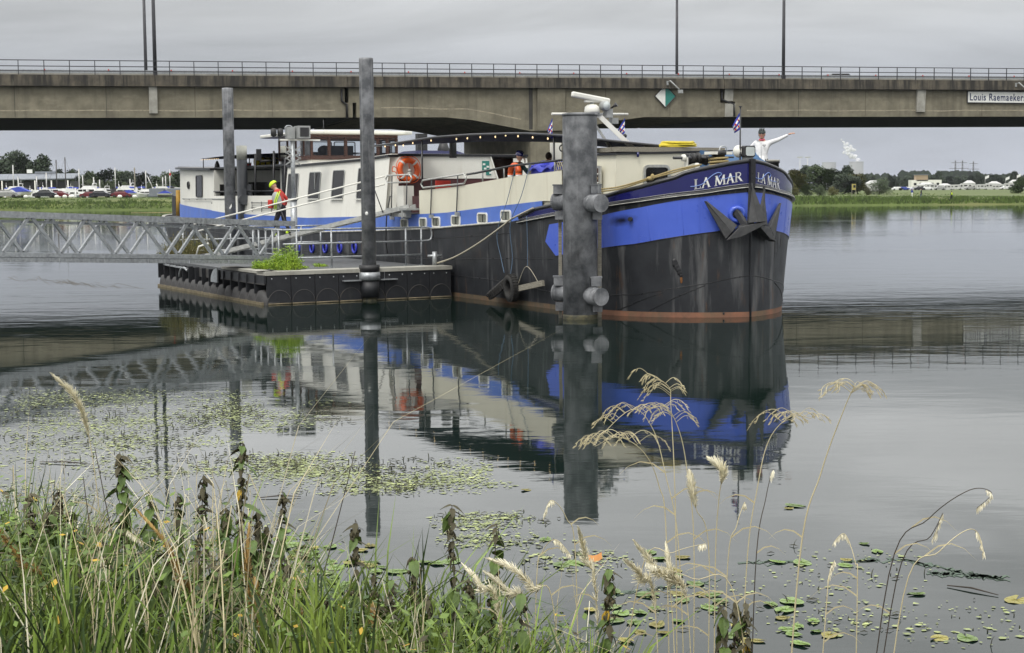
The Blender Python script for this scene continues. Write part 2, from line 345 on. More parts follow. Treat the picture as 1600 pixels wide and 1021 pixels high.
def water_mat():
    m = bpy.data.materials.new('river_water'); m.use_nodes = True; t = m.node_tree; b = t.nodes['Principled BSDF']; L = t.links.new
    b.inputs['Base Color'].default_value = (.006, .013, .010, 1); b.inputs['Roughness'].default_value = .025; b.inputs['IOR'].default_value = 1.36
    tc_ = t.nodes.new('ShaderNodeTexCoord')
    def nz_(scale, st, det, dist=0.0):
        mp_ = t.nodes.new('ShaderNodeMapping'); mp_.inputs['Scale'].default_value = st; L(tc_.outputs['Object'], mp_.inputs[0])
        n = t.nodes.new('ShaderNodeTexNoise'); n.inputs['Scale'].default_value = scale; n.inputs['Detail'].default_value = det; n.inputs['Distortion'].default_value = dist
        L(mp_.outputs[0], n.inputs['Vector']); return n.outputs['Fac']
    def mul(a, k):
        q = t.nodes.new('ShaderNodeMath'); q.operation = 'MULTIPLY'
        L(a, q.inputs[0])
        if isinstance(k, float): q.inputs[1].default_value = k
        else: L(k, q.inputs[1])
        return q.outputs[0]
    def add(a, c):
        q = t.nodes.new('ShaderNodeMath'); q.operation = 'ADD'; L(a, q.inputs[0]); L(c, q.inputs[1]); return q.outputs[0]
    swell = mul(nz_(.55, (.7, 1.3, 1), 2, .4), .0045)
    ripple = mul(nz_(2.3, (.6, 1.6, 1), 3, .3), .0009)
    # patches where the breeze reaches the surface
    pt = nz_(.05, (.5, 1.6, 1), 3)
    mr = t.nodes.new('ShaderNodeMapRange'); mr.inputs['From Min'].default_value = .5; mr.inputs['From Max'].default_value = .62; L(pt, mr.inputs['Value'])
    sep_ = t.nodes.new('ShaderNodeSeparateXYZ'); L(tc_.outputs['Object'], sep_.inputs[0])
    far = t.nodes.new('ShaderNodeMapRange'); far.inputs['From Min'].default_value = 24; far.inputs['From Max'].default_value = 40; far.inputs['To Min'].default_value = 0; far.inputs['To Max'].default_value = 1; L(sep_.outputs['Y'], far.inputs['Value'])
    wind = mul(mul(nz_(1.1, (.5, 2.2, 1), 4, .5), .006), mul(far.outputs[0], mr.outputs[0]))
    wind2 = mul(mul(nz_(1.5, (.45, 2.4, 1), 4, .5), .0016), far.outputs[0])
    fine = mul(nz_(7, (.55, 1.7, 1), 2, .2), .00022)
    h = add(add(add(swell, fine), ripple), add(wind, wind2))
    bp = t.nodes.new('ShaderNodeBump'); bp.inputs['Strength'].default_value = 1; bp.inputs['Distance'].default_value = 1; L(h, bp.inputs['Height']); L(bp.outputs[0], b.inputs['Normal'])
    return m
m_water = water_mat()
# ------------------------------------------------------------------ setting: water, far bank, near bank
def shore(X): return 285 - .09 * X
def bankh(X): return 1.85 - .0062 * max(-120, min(120, X))
def sstep(a, b, x):
    t = max(0, min(1, (x - a) / (b - a))); return t * t * (3 - 2 * t)
def gz(X, Y):
    d = Y - shore(X); h = bankh(X)
    if d < 1.2: z = lerp(d, (-3, -.5, 0, 1.2), (-.6, -.15, .08, h * .55))
    else: z = lerp(d, (1.2, 4, 9, 60, 150, 400, 9000), (h * .55, h * .85, h, h + .1, 2.35, 2.42, 2.5))
    basin = sstep(32, 36, d) * (1 - sstep(190, 215, d)) * (1 - sstep(-48, -40, X)) * sstep(-260, -240, X)
    return z
gw = MB()
ys_ = [0, 20, 40, 60, 80, 100, 130, 160, 200, 240, 260, 275, 300, 340, 400, 460]
gw.grid([[(x, y - 40, 0) for y in ys_] for x in (-420, -200, -100, -50, -20, 0, 20, 50, 100, 200, 420)], sm=False, flip=True)
tag(gw.build('river_water', m_water), kind='structure')

g = MB(); xs_ = [-4000, -1500, -600, -300, -262, -245, -235] + [-220 + 4 * i for i in range(86)] + [140, 160, 300, 600, 1500, 4000]
ds_ = [-3, -.5, 0, .6, 1.2, 2.5, 4, 6, 9, 14, 20, 27, 32, 33.5, 35, 36, 60, 100, 150, 190, 198, 206, 215, 260, 400, 700, 1500, 3500, 9000]
def gn(X, d): return (noise.noise((X * .35, d * .3, 1)) * .18 if 0 < d < 30 else 0)
g.grid([[(X, shore(X) + d, gz(X, shore(X) + d) + gn(X, d)) for d in ds_] for X in xs_], flip=True)
tag(g.build('far_meadow', m_meadow), kind='structure')
# tufts on the far bank
tb = MB(); rr = random.Random(3)
for i in range(15000):
    left = rr.random() < .36
    X = rr.uniform(-112, -58) if left else rr.uniform(44, 104)
    d = rr.choice((rr.uniform(.2, 2.2), rr.uniform(.2, 9), rr.uniform(2, 26)))
    if not left and rr.random() < .2: d = rr.uniform(20, 120)
    cl = .5 + noise.noise((X * .22, d * .2, 5)) * .9
    h = (rr.uniform(.22, .75) if d < 3 else rr.uniform(.07, .22)) * (.6 + max(0, cl))
    if left: h *= .7
    Y = shore(X) + d; z = gz(X, Y) + gn(X, d) - .05
    a = rr.uniform(-.5, .5); wd = rr.uniform(.06, .22); lean = rr.uniform(-.2, .2)
    tb.add([(X - wd * math.cos(a), Y - wd * math.sin(a), z), (X + wd * math.cos(a), Y + wd * math.sin(a), z), (X + lean + wd * .3, Y, z + h), (X + lean - wd * .2, Y, z + h * .9)], [(0, 1, 2, 3)])
tag(tb.build('bank_grass', m_bankg), 'rough green grass growing along the far river bank', 'grass', kind='stuff')

# near bank under the camera
def nshore(X): return lerp(X, (-6, -3, -2, -1, -.3, .2, 1, 3, 8), (10.4, 9.5, 9.2, 8.8, 8.3, 7.6, 6.9, 6.4, 6.2))
def nz_(X, Y):
    d = nshore(X) - Y
    return lerp(d, (-3, 0, 3, 6, 12), (-.55, .0, .62, 1.25, 1.4)) + noise.noise((X * .8, Y * .8, 3)) * .06
g = MB()
g.grid([[(-14 + .5 * i, -6 + .5 * j, nz_(-14 + .5 * i, -6 + .5 * j)) for j in range(36)] for i in range(57)], flip=True)
tag(g.build('near_bank', m_soil), kind='structure')

# ------------------------------------------------------------------ trees
def crown_mesh(name, lobes, n, ls, mat, seed, droop=0):
    r_ = random.Random(seed); b = MB(); tot = sum(l[3] ** 2 * l[4] for l in lobes)
    for lb in lobes:
        k = int(n * lb[3] ** 2 * lb[4] / tot)
        for i in range(k):
            u = Vector((r_.gauss(0, 1), r_.gauss(0, 1), r_.gauss(0, 1))).normalized()
            q = r_.random() ** .35
            nn = 1 + .28 * noise.noise(u * 2.2 + Vector((lb[0] * 9, lb[2] * 9, seed)))
            c = Vector(lb[:3]) + Vector((u.x * lb[3], u.y * lb[3], u.z * lb[4])) * q * nn
            s_ = ls * r_.uniform(.6, 1.5)
            a = Vector((r_.gauss(0, 1), r_.gauss(0, 1), r_.gauss(0, 1) * .6)).normalized(); bb = a.orthogonal().normalized()
            if droop: bb = Vector((bb.x * .4, bb.y * .4, -1)).normalized()
            b.add([c - a * s_, c + bb * s_ * .8, c + a * s_, c - bb * s_ * .9], [(0, 1, 2, 3)])
    return b.mesh(name, mat)
def lobes(seed, n, wd, lo, hi, sz):
    r_ = random.Random(seed); L_ = []
    for i in range(n):
        z = lo + (hi - lo) * (i + .5) / n; t = (z - lo) / (hi - lo)
        rad = wd * (.5 + .5 * math.sin(math.pi * min(1, t * .75 + .2))) - sz * .7
        a = r_.uniform(0, 6.28) + i * 2.4
        L_.append((rad * math.cos(a) * r_.uniform(.3, 1), rad * math.sin(a) * r_.uniform(.3, 1), z, sz * r_.uniform(.75, 1.25), sz * r_.uniform(.65, 1.05)))
    return L_
CROWNS = {}
for kd, mt in (('leaf', m_leaf), ('dark', m_leafd), ('willow', m_leafw), ('yellow', m_leafy)):
    CROWNS[kd] = [crown_mesh('crown', lobes(s_, 16, .50, .14, .90, .20), 3400, .026, mt, s_, kd == 'willow') for s_ in (11, 23, 37)]
CROWNS['bush'] = [crown_mesh('crown', lobes(51, 12, .5, .12, .78, .24), 2600, .024, m_leaf, 51)]
CROWNS['bushy'] = [crown_mesh('crown', lobes(57, 12, .5, .12, .78, .24), 2400, .024, m_leafy, 57)]
def trunk_mesh():
    b = MB(); b.tube([(0, 0, -.05), (.004, 0, .15), (0, .004, .34), (.01, 0, .6)], [.03, .022, .017, .006], 7)
    for a, z0, z1, r_ in ((.4, .24, .5, .2), (2.3, .28, .58, .22), (4.1, .3, .62, .17), (5.4, .22, .44, .24)):
        b.tube([(0, 0, z0), (r_ * .5 * math.cos(a), r_ * .5 * math.sin(a), (z0 + z1) / 2 + .02), (r_ * math.cos(a), r_ * math.sin(a), z1)], [.012, .009, .004], 5)
    return b.mesh('trunk', m_bark)
TRUNK = trunk_mesh()
tcount = [0]
def tree(x, top, wpx, D, kind, label, group=None, name='tree', cat='tree'):
    P = atY(x, 300, D); z0 = gz(P.x, D); ht = atY(x, top, D).z - z0; wd = wpx * D / FPX
    t = thing(name, label, cat, (P.x, D, z0), 0, group); k = tcount[0]; tcount[0] += 1
    ms = CROWNS[kind]; sc_ = (wd / .86, wd / .86, ht / 1.04)
    inst('crown', ms[k % len(ms)], t, rot=(0, 0, k * 1.9), scale=sc_)
    inst('trunk', TRUNK, t, scale=(ht * .9, ht * .9, ht))
G1 = 'trees behind the marina'
for a in [(x_, y_, w_ * (1.25 if x_ < 75 else 1.5), *r_) for x_, y_, w_, *r_ in [(6, 243, 44, 432, 'dark', 'big dark tree at the left edge of the photo behind the grey shed'),
          (24, 234, 40, 436, 'dark', 'tallest dark tree with a double top behind the grey marina shed'),
          (43, 240, 34, 434, 'dark', 'dark tree with a ragged top, right of the tallest marina tree'),
          (67, 239, 38, 430, 'dark', 'dark tree standing a little apart over the right end of the shed roof'),
          (85, 268, 18, 438, 'leaf', 'low dark green tree behind the two darkest masts'),
          (98, 263, 24, 440, 'dark', 'small dark tree just right of the tallest dark mast'),
          (113, 263, 24, 441, 'leaf', 'small tree behind the thin white mast left of the willows'),
          (129, 273, 20, 442, 'leaf', 'low tree in the dip of the tree line behind the marina'),
          (145, 266, 26, 440, 'leaf', 'round tree above the left pale willow'),
          (169, 262, 30, 441, 'dark', 'tallest round tree in the middle of the marina tree row'),
          (187, 266, 24, 442, 'leaf', 'dark round tree right of the thin white mast'),
          (204, 266, 24, 440, 'dark', 'dark tree behind the leaning yellowish mast'),
          (223, 268, 28, 441, 'dark', 'broad brownish dark tree behind the paired white masts'),
          (245, 274, 24, 442, 'leaf', 'low green tree left of the barge stern roof'),
          (263, 267, 28, 440, 'leaf', 'green tree showing under the edge of the barge stern roof'),
          (280, 266, 22, 441, 'leaf', 'green tree half hidden behind the barge stern cabin')]]: tree(*a, group=G1)
for a in [(141, 280, 20, 425, 'willow', 'leftmost pale willow bush behind the yachts'), (156, 281, 20, 424, 'willow', 'pale willow bush in the middle of the left three'),
          (171, 281, 20, 425, 'willow', 'pale willow bush with a white mast at its right edge'), (196, 284, 16, 423, 'willow', 'small pale willow bush left of the leaning mast'),
          (232, 285, 20, 424, 'willow', 'pale willow bush below the slanting crane spar'), (247, 286, 20, 425, 'willow', 'pale willow bush nearest the barge stern')]: tree(*a, group='pale willows behind the marina', name='willow_bush', cat='bush')
G2 = 'trees beyond the meadow'
for a in [(x_, y_, w_ * 1.38, *r_) for x_, y_, w_, *r_ in [(1243, 264, 26, 385, 'yellow', 'yellowing tree right behind the port bow bulwark'), (1254, 257, 28, 420, 'dark', 'open dark tree with sky holes left of the cooling towers'),
          (1276, 256, 36, 415, 'leaf', 'broad tree in front of the left cooling tower'), (1300, 263, 30, 410, 'leaf', 'leafy tree between the two cooling towers'),
          (1319, 257, 26, 418, 'dark', 'tree hiding the left foot of the steaming cooling tower'), (1320, 270, 36, 370, 'dark', 'very dark dense tree behind the yellow board in the meadow'),
          (1340, 271, 26, 372, 'yellow', 'brownish thin tree right beside the very dark tree'), (1595, 276, 24, 372, 'leaf', 'green tree at the right edge of the photo')]]: tree(*a, group=G2)
for a in [(1374, 276, 34, 365, 'bush', 'large round green bush alone in the meadow'), (1240, 284, 18, 340, 'bushy', 'olive bush at the meadow edge by the bow'),
          (1261, 286, 20, 345, 'bush', 'low dark bush left of the yellow board'), (1281, 289, 16, 347, 'bush', 'small bush next to the dense dark tree'), (1300, 290, 18, 350, 'bushy', 'straggly pale bush under the leafy tree'), (1357, 291, 12, 352, 'bushy', 'little reed bush left of the large round bush')]: tree(*a, group='bushes in the meadow', name='bush', cat='bush')
ORD = 'first second third fourth fifth sixth seventh eighth ninth tenth eleventh twelfth thirteenth fourteenth fifteenth sixteenth seventeenth eighteenth nineteenth twentieth'.split()
far_lab = ['clipped looking dark tree of the far row left of the pylons', 'dark far tree among the parked white vans', 'bluish dark tree of the distant row below the pylons']
for i, (x, top) in enumerate([(1352, 272), (1362, 273), (1392, 273), (1404, 276), (1416, 274), (1428, 276), (1441, 274), (1452, 275), (1474, 277), (1483, 274), (1495, 276), (1508, 274), (1518, 273), (1528, 270), (1537, 271), (1547, 271), (1557, 272), (1566, 275), (1576, 270), (1586, 267)]):
    tree(x, top, 17 + (i * 7) % 6, 930 + 18 * (i % 4), 'dark', 'dark bluish tree in the distant row beyond the vans, %s of twenty from the left' % ORD[i], group='distant tree row beyond the vans')
tree(1463, 266, 25, 880, 'dark', 'tall rounded tree rising above the distant row near the tan building', group=G2)
wd_ = MB(); r2_ = random.Random(8)
for i in range(3000):
    x = r2_.choice((r2_.uniform(1408, 1450), r2_.uniform(1470, 1530), r2_.uniform(1340, 1600))); Y = r2_.uniform(1800, 1900)
    top = 271 + 4 * noise.noise((x * .08, 0, 2)) + (4 if not (1408 < x < 1450 or 1470 < x < 1530) else 0)
    P = atY(x, 300, Y); zt = atY(x, top, Y).z; z = 2 + (zt - 2) * r2_.random() ** .6; s_ = r2_.uniform(2, 4)
    wd_.add([(P.x - s_, Y, z), (P.x, Y + s_ * .3, z - s_), (P.x + s_, Y, z), (P.x, Y - s_ * .3, z + s_)], [(0, 1, 2, 3)])
tag(wd_.build('distant_wood', m_leafd), 'hazy blue green wood on the right horizon', 'wood', kind='stuff')

# ------------------------------------------------------------------ power station and pylons
def ctower(x, top, wpx, D, label):
    P = atY(x, top, D); r0 = wpx * D / FPX / 2; H = P.z - 2
    t = thing('cooling_tower', label, 'cooling tower', (P.x, D, 2), 0, 'cooling towers')
    prof = [(r0 * (1.0 + 0.42 * (1 - i / 14) ** 2 + .03 * max(0, i / 14 - .8) * 5), H * i / 14) for i in range(15)]
    MB().lathe(prof + [(r0 * .97, H), (r0 * .94, H * .7)], n=40).build('shell', m_tower, t)
    MB().lathe([(r0 * 1.045, H - 2.5), (r0 * 1.06, H - 2.5), (r0 * 1.06, H + .6), (r0 * 1.0, H + .6)], n=40).build('rim', m_tower, t)
    return P, r0
ctower(1295.5, 254, 21, 6100, 'grey cooling tower without steam, half hidden behind the leafy trees')
Pc, rc = ctower(1338, 253, 21.5, 6000, 'pale cooling tower with a white steam plume rising from it')
pl = MB(); r3 = random.Random(4)
for x, y, s_ in [(1340, 251, 8), (1336, 247, 9), (1331, 243, 9.5), (1327, 239, 9), (1327, 234, 9), (1330, 231, 8), (1323, 231, 7), (1334, 236, 7), (1320, 238, 5), (1322, 226, 6), (1318, 222, 4), (1315, 219, 3)]:
    P = atY(x, y, 6000); q = s_ * 6000 / FPX * .5
    for k in range(4):
        pl.ell(P + Vector((r3.uniform(-q, q), r3.uniform(-q, q), r3.uniform(-q, q))) * .7, (q * r3.uniform(.5, .9), q * .7, q * r3.uniform(.45, .8)), 10, 7)
ms = bpy.data.materials.new('steam'); ms.use_nodes = True; t_ = ms.node_tree; t_.nodes.clear(); o_ = t_.nodes.new('ShaderNodeOutputMaterial')
mxs = t_.nodes.new('ShaderNodeMixShader'); tr_ = t_.nodes.new('ShaderNodeBsdfTransparent'); df_ = t_.nodes.new('ShaderNodeBsdfDiffuse'); df_.inputs[0].default_value = (.95, .95, .95, 1); lw_ = t_.nodes.new('ShaderNodeLayerWeight'); lw_.inputs[0].default_value = .35
mq = t_.nodes.new('ShaderNodeMapRange'); mq.inputs['From Min'].default_value = .15; mq.inputs['From Max'].default_value = .85; mq.inputs['To Min'].default_value = .42; mq.inputs['To Max'].default_value = 0
t_.links.new(lw_.outputs['Facing'], mq.inputs['Value']); t_.links.new(mq.outputs[0], mxs.inputs[0]); t_.links.new(tr_.outputs[0], mxs.inputs[1]); t_.links.new(df_.outputs[0], mxs.inputs[2]); t_.links.new(mxs.outputs[0], o_.inputs[0])
tag(pl.build('steam_plume', ms), 'white steam plume drifting left above the cooling tower', 'steam', kind='stuff')

def pylon(x, top, D, label, arms=True, nm='power_pylon', cat='pylon', group='power pylons on the horizon'):
    P = atY(x, top, D); H = P.z - 2; b = MB()
    for sx in (-1, 1):
        for sy in (-1, 1): b.tube([(sx * H * .075, sy * H * .075, 0), (sx * H * .022, sy * H * .022, H * .5), (sx * H * .012, sy * H * .012, H)], H * .006, 5)
    n = 9
    for k in range(n):
        z0 = H * k / n; z1 = H * (k + 1) / n
        f = lambda z: H * (.075 - .053 * min(1, z / (H * .5))) if z < H * .5 else H * (.022 - .01 * (z - H * .5) / (H * .5))
        for sx, sy, ex, ey in ((-1, -1, 1, -1), (1, -1, -1, -1), (-1, 1, 1, 1)): b.tube([(sx * f(z0), sy * f(z0), z0), (ex * f(z1), ey * f(z1), z1)], H * .003, 4)
    t = thing(nm, label, cat, (P.x, D, 2), 0, group); b.build('lattice_mast', m_mastd, t)
    if arms:
        for z in (.72, .92): MB().box((0, 0, H * z), (H * (.42 if z < .8 else .3), H * .012, H * .016)).build('cross_arm', m_mastd, t)
pylon(1493, 251, 3000, 'left pylon of the three on the right horizon'); pylon(1504, 251, 3050, 'middle pylon of the three on the right horizon'); pylon(1521, 252.5, 2600, 'right pylon with wide shoulders on the right horizon')
for x, lb in ((1250, 'left thin light mast above the trees beside the bow'), (1262, 'right thin light mast above the trees beside the bow')):
    P = atY(x, 246, 900); H = P.z - 2.4; t = thing('light_mast', lb, 'light mast', (P.x, 900, 2.4), 0, 'light masts beyond the trees')
    MB().tube([(0, 0, 0), (0, 0, H)], [.3, .14], 6).build('pole', m_mast, t); MB().box((0, 0, H), (3.4, .5, .6)).build('lamp_head', m_mast, t)
ORD24 = ORD + ['twenty-first', 'twenty-second', 'twenty-third', 'twenty-fourth']
m_gelc = pm('cream_gelcoat', (.62, .57, .45), (.52, .48, .38), .4, scale=1)
# ------------------------------------------------------------------ marina on the left
def car_thing(name, label, cat, P, rotz, paint, group, scale=1, van=False):
    t = thing(name, label, cat, P, rotz, group); b = MB()
    prof = [(-2.15, .3), (-2.2, .75), (-2.0, .95), (-1.55, 1.0), (-1.05, 1.45), (.75, 1.48), (1.35, 1.0), (2.05, .86), (2.2, .6), (2.15, .3)] if not van else [(-2.9, .35), (-3.0, 1.0), (-2.95, 2.75), (1.3, 2.85), (1.9, 2.6), (2.15, 2.0), (2.35, 1.35), (2.9, 1.1), (2.95, .35)]
    hw = .82 if not van else 1.05
    n = len(prof)
    ringa = [(x, -hw * (1 if z < 1.05 or van else .82), z) for x, z in prof]; ringb = [(x, hw * (1 if z < 1.05 or van else .82), z) for x, z in prof]
    b.add(ringa + ringb, [tuple(range(n)), tuple(range(n, 2 * n))[::-1]] + [(i, n + i, n + (i + 1) % n, (i + 1) % n) for i in range(n)])
    b.build('body', paint, t)
    for sy in (-1, 1):
        wb = MB()
        if not van:
            wb.prism([(-1.5, sy * (hw * .9 + .012), 1.03), (-1.0, sy * (hw * .82 + .012), 1.40), (-.12, sy * (hw * .82 + .012), 1.41), (-.12, sy * (hw * .9 + .012), 1.03)], (0, sy * .02, 0)); wb.prism([(0, sy * (hw * .9 + .012), 1.03), (0, sy * (hw * .82 + .012), 1.41), (.7, sy * (hw * .82 + .012), 1.41), (1.2, sy * (hw * .9 + .012), 1.03)], (0, sy * .02, 0))
        else:
            wb.box((1.45, sy * (hw + .012), 1.75), (.8, .02, .6)); wb.box((-.3, sy * (hw + .012), 1.85), (1.3, .02, .55)); wb.box((-2.2, sy * (hw + .012), 1.85), (.8, .02, .55))
        wb.build('window', m_glass, t)
    if van: MB().prism([(2.30, -.9, 1.42), (2.12, -.9, 2.05), (2.12, .9, 2.05), (2.30, .9, 1.42)], (.03, 0, .02)).build('windscreen', m_glass, t)
    for x in (-1.35, 1.4) if not van else (-1.8, 1.9):
        for sy in (-1, 1): MB().lathe([(.05, -.1), (.33, -.1), (.33, .1), (.05, .1)], (x, sy * hw * .93, .33), 14, axis=(0, 1, 0)).build('wheel', m_tyre, t)
    t.scale = (scale,) * 3; return t
def gp(x, D): P = atY(x, 300, D); return (P.x, D, gz(P.x, D))
GC = 'cars parked on the left bank'
car_thing('parked_car', 'silver estate car cut by the left edge of the photo on the bank', 'car', gp(11, 309), 0, m_car[1], GC, 1.15)
car_thing('parked_car', 'black estate car parked behind the left bank', 'car', gp(70, 310), math.pi, m_car[0], GC, 1.08)
car_thing('parked_car', 'dark red car half behind the bank, just right of the black estate car', 'car', gp(92, 313), 0, m_car[2], GC)
car_thing('parked_car', 'dark red car left of the small blue tent boat', 'car', gp(189, 313), .1, m_car[2], GC, .95)
car_thing('parked_car', 'dark blue grey car below the white cabin cruiser', 'car', gp(157, 312), 0, m_car[0], GC)
car_thing('parked_car', 'maroon car behind the bank between yachts', 'car', gp(140, 314), math.pi, m_car[2], GC, .9)

def boat_hull(b, L_, B, H, mi=0, z0=-.2):
    n = 12; rows = []
    for i in range(n + 1):
        t = i / n; x = -L_ / 2 + L_ * t; hb_ = B / 2 * (min(1, (1 - t) * 2.2) ** .6); sh = H * (1 + .25 * t * t)
        rows.append([(x, -hb_, sh), (x + (.0 if t < 1 else -.4), -hb_ * .8, z0), (x + (.0 if t < 1 else -.4), hb_ * .8, z0), (x, hb_, sh)])
    b.grid(rows, mi, flip=True); b.add(rows[0], [(0, 1, 2, 3)], mi)
    b.add([r_[0] for r_ in rows] + [r_[3] for r_ in rows][::-1], [tuple(range(2 * n + 2))], mi)
GB = 'boats moored in the marina'
YH = [0]
def yacht(x, D, rz, k, label, fly=True, cov=None):
    YH[0] += 1; hm = (m_gel, m_gelc, m_car[4], m_gel, m_gelc, m_roof)[YH[0] % 6]; k *= .95
    P = atY(x, 300, D); t = thing('motor_yacht', label, 'yacht', (P.x, D, 2.0), rz, GB); MB().box((0, 0, -.1), (5 * k, .3, .6)).build('boat_cradle', m_mastd, t)
    b = MB(); boat_hull(b, 11 * k, 3.6 * k, 1.5 * k); b.build('hull', hm, t)
    c = MB(); c.prism([(-4 * k, -1.4 * k, 1.5 * k), (-3.7 * k, -1.4 * k, 3.0 * k), (1.0 * k, -1.4 * k, 3.0 * k), (2.6 * k, -1.4 * k, 2.1 * k), (4 * k, -1.4 * k, 1.7 * k), (4 * k, -1.4 * k, 1.5 * k)], (0, 2.8 * k, 0)); c.build('cabin', m_gel, t)
    for sy in (-1, 1):
        q = MB()
        for x0, x1 in ((-3.4, -1.9), (-1.75, -.2), (-.05, 1.2)): q.box(((x0 + x1) / 2 * k, sy * 1.412 * k, 2.45 * k), ((x1 - x0) * k, .02, .55 * k))
        q.build('window', m_glass, t)
    if fly:
        f = MB(); f.prism([(-3.2 * k, -1.2 * k, 3.0 * k), (-3.2 * k, -1.2 * k, 3.7 * k), (-.3 * k, -1.2 * k, 3.75 * k), (.5 * k, -1.2 * k, 3.0 * k)], (0, 2.4 * k, 0)); f.build('flybridge', m_gel, t)
        a = MB(); a.tube([(-2.6 * k, -1.3 * k, 3.0 * k), (-3.0 * k, -1.2 * k, 4.4 * k), (-3.0 * k, 1.2 * k, 4.4 * k), (-2.6 * k, 1.3 * k, 3.0 * k)], .09 * k, 6); a.tube([(-3 * k, 0, 4.4 * k), (-3 * k, 0, 5.3 * k)], .03, 5); a.build('radar_arch', m_gel, t)
    if cov: MB().prism([(-5.4 * k, -1.5 * k, 1.6 * k), (-5.2 * k, -1.3 * k, 3.1 * k), (-3.6 * k, -1.3 * k, 3.3 * k), (-3.5 * k, -1.5 * k, 1.6 * k)], (0, 2.8 * k, 0)).build('cockpit_cover', cov, t)
def sail(x, top, D, rz, label, hull=None, mast=None, k=.62):
    P = atY(x, top, D); t = thing('sailing_boat', label, 'sailboat', (P.x, D, 2.0), rz, GB); H = P.z - 2; MB().box((0, 0, -.1), (5 * k, .3, .6)).build('boat_cradle', m_mastd, t)
    b = MB(); boat_hull(b, 9 * k, 2.9 * k, 1.2 * k); b.build('hull', hull or m_gel, t)
    MB().prism([(-1.6 * k, -.9 * k, 1.2 * k), (-1.5 * k, -.8 * k, 1.9 * k), (1.4 * k, -.8 * k, 1.8 * k), (2.3 * k, -.9 * k, 1.3 * k)], (0, 1.7 * k, 0)).build('cabin', m_gel, t)
    m = MB(); m.tube([(0, 0, 1.2), (0, 0, H)], .13, 6); m.tube([(0, -1.0, H * .62), (0, 1.0, H * .62)], .035, 5); m.build('mast', mast or m_mast, t)
    m = MB(); m.tube([(-.1, 0, 2.4), (-3.4 * k, 0, 2.5)], .07, 5); m.build('boom', m_mast, t)
    MB().tube([(-.2, 0, 2.56), (-1.8 * k, 0, 2.62), (-3.3 * k, 0, 2.6)], [.2, .19, .08], 7).build('sail_cover', m_gelb, t)
    s_ = MB(); s_.tube([(4.3 * k, 0, 1.4), (.05, 0, H * .98)], .018, 4); s_.tube([(-4.3 * k, 0, 1.3), (-.05, 0, H * .98)], .018, 4); s_.build('stay', m_mastd, t)
YL = [(3, 'blue cover'), (16, 0), (27, 0), (40, 'blue cover'), (50, 0), (62, 0), (75, 0), (84, 0), (97, 0), (108, 0), (119, 0), (131, 0), (143, 0), (154, 0), (165, 'blue cover'), (178, 0), (191, 0), (203, 0), (213, 0), (224, 0), (236, 0), (249, 0), (262, 0), (273, 'blue cover')]
for i, (x, c_) in enumerate(YL):
    yacht(x + (i * 3) % 5 - 2, 330 + (i * 7) % 17, (.15, 3.0, .3, 2.8, 0)[i % 5], (.62, .78, .56, .86, .7)[(i * 3) % 5], '%s boat from the left in the yard row, %s' % (ORD24[i], ('with a %s' % c_) if c_ else ('with a flying bridge' if i % 3 else 'low in shape')), i % 3 != 0, m_gelb if c_ else (m_plast if i % 4 == 1 else None))
for a in [(20, 258, 340, .2, 'sailing boat with a pale mast left of the grey shed roof sign'), (28, 276, 350, .1, 'sailing boat with a short pale mast left of the shed'),
          (57, 276, 345, 3.0, 'sailing boat with a short mast under the middle of the shed roof'), (72, 270, 344, .2, 'sailing boat with a pale mast left of the two dark masts'),
          (123, 264, 340, .1, 'sailing boat with the left of two thin grey masts'), (129, 274, 346, 3.0, 'sailing boat with the right, shorter of two thin grey masts'),
          (146, 277, 350, .2, 'sailing boat with a faint mast in front of the leftmost willow'), (155.5, 281, 340, 0, 'sailing boat with a short mast before the middle willow'),
          (179.5, 262, 338, 3.0, 'sailing boat with a thin white mast in front of the tallest round tree'), (203, 280, 350, 0, 'sailing boat with a low mast left of the leaning mast'),
          (227.5, 267, 338, .1, 'sailing boat with the thicker white mast of a close pair'), (254, 277, 342, 0, 'sailing boat with a thin mast left of the barge stern, left of two'),
          (258.5, 275, 348, 3.0, 'sailing boat with a thin mast left of the barge stern, right of two'), (265, 265, 340, .1, 'sailing boat with the tall white mast nearest the barge stern')]:
    sail(*a[:4], a[4])
sail(87.5, 250, 342, .1, 'sailing boat with the left of two dark tall masts', m_car[0], m_mastd)
sail(101.3, 246, 340, 3.0, 'sailing boat with the tallest dark mast of the marina', m_gelb, m_mastd)
sail(210, 262, 337, .1, 'sailing boat with the yellowish mast in the middle of the marina', None, m_wood)
def tentboat(x, D, k, label):
    P = atY(x, 300, D); t = thing('covered_boat', label, 'boat', (P.x, D, gz(P.x, D) + .5), 0, 'boats under blue covers')
    b = MB(); boat_hull(b, 6.2 * k, 2.2 * k, .7 * k, z0=0); b.build('hull', m_gel, t)
    MB().prism([(-3 * k, -1.1 * k, .7 * k), (-1.2 * k, -1.0 * k, 1.6 * k), (.2 * k, -1.0 * k, 1.9 * k), (1.6 * k, -1.0 * k, 1.3 * k), (2.7 * k, -1.0 * k, .85 * k)], (0, 2.1 * k, 0)).build('cover', m_gelb, t)
    MB().box((0, 0, -.25), (3, .3, .55)).build('trailer_frame', m_mastd, t)
tentboat(29, 314, .95, 'boat under a bright blue tent cover beside the silver estate car'); tentboat(201, 314, .6, 'small boat under a peaked blue cover right of the dark red car'); tentboat(258, 314, .5, 'small blue covered boat between the two grey containers')
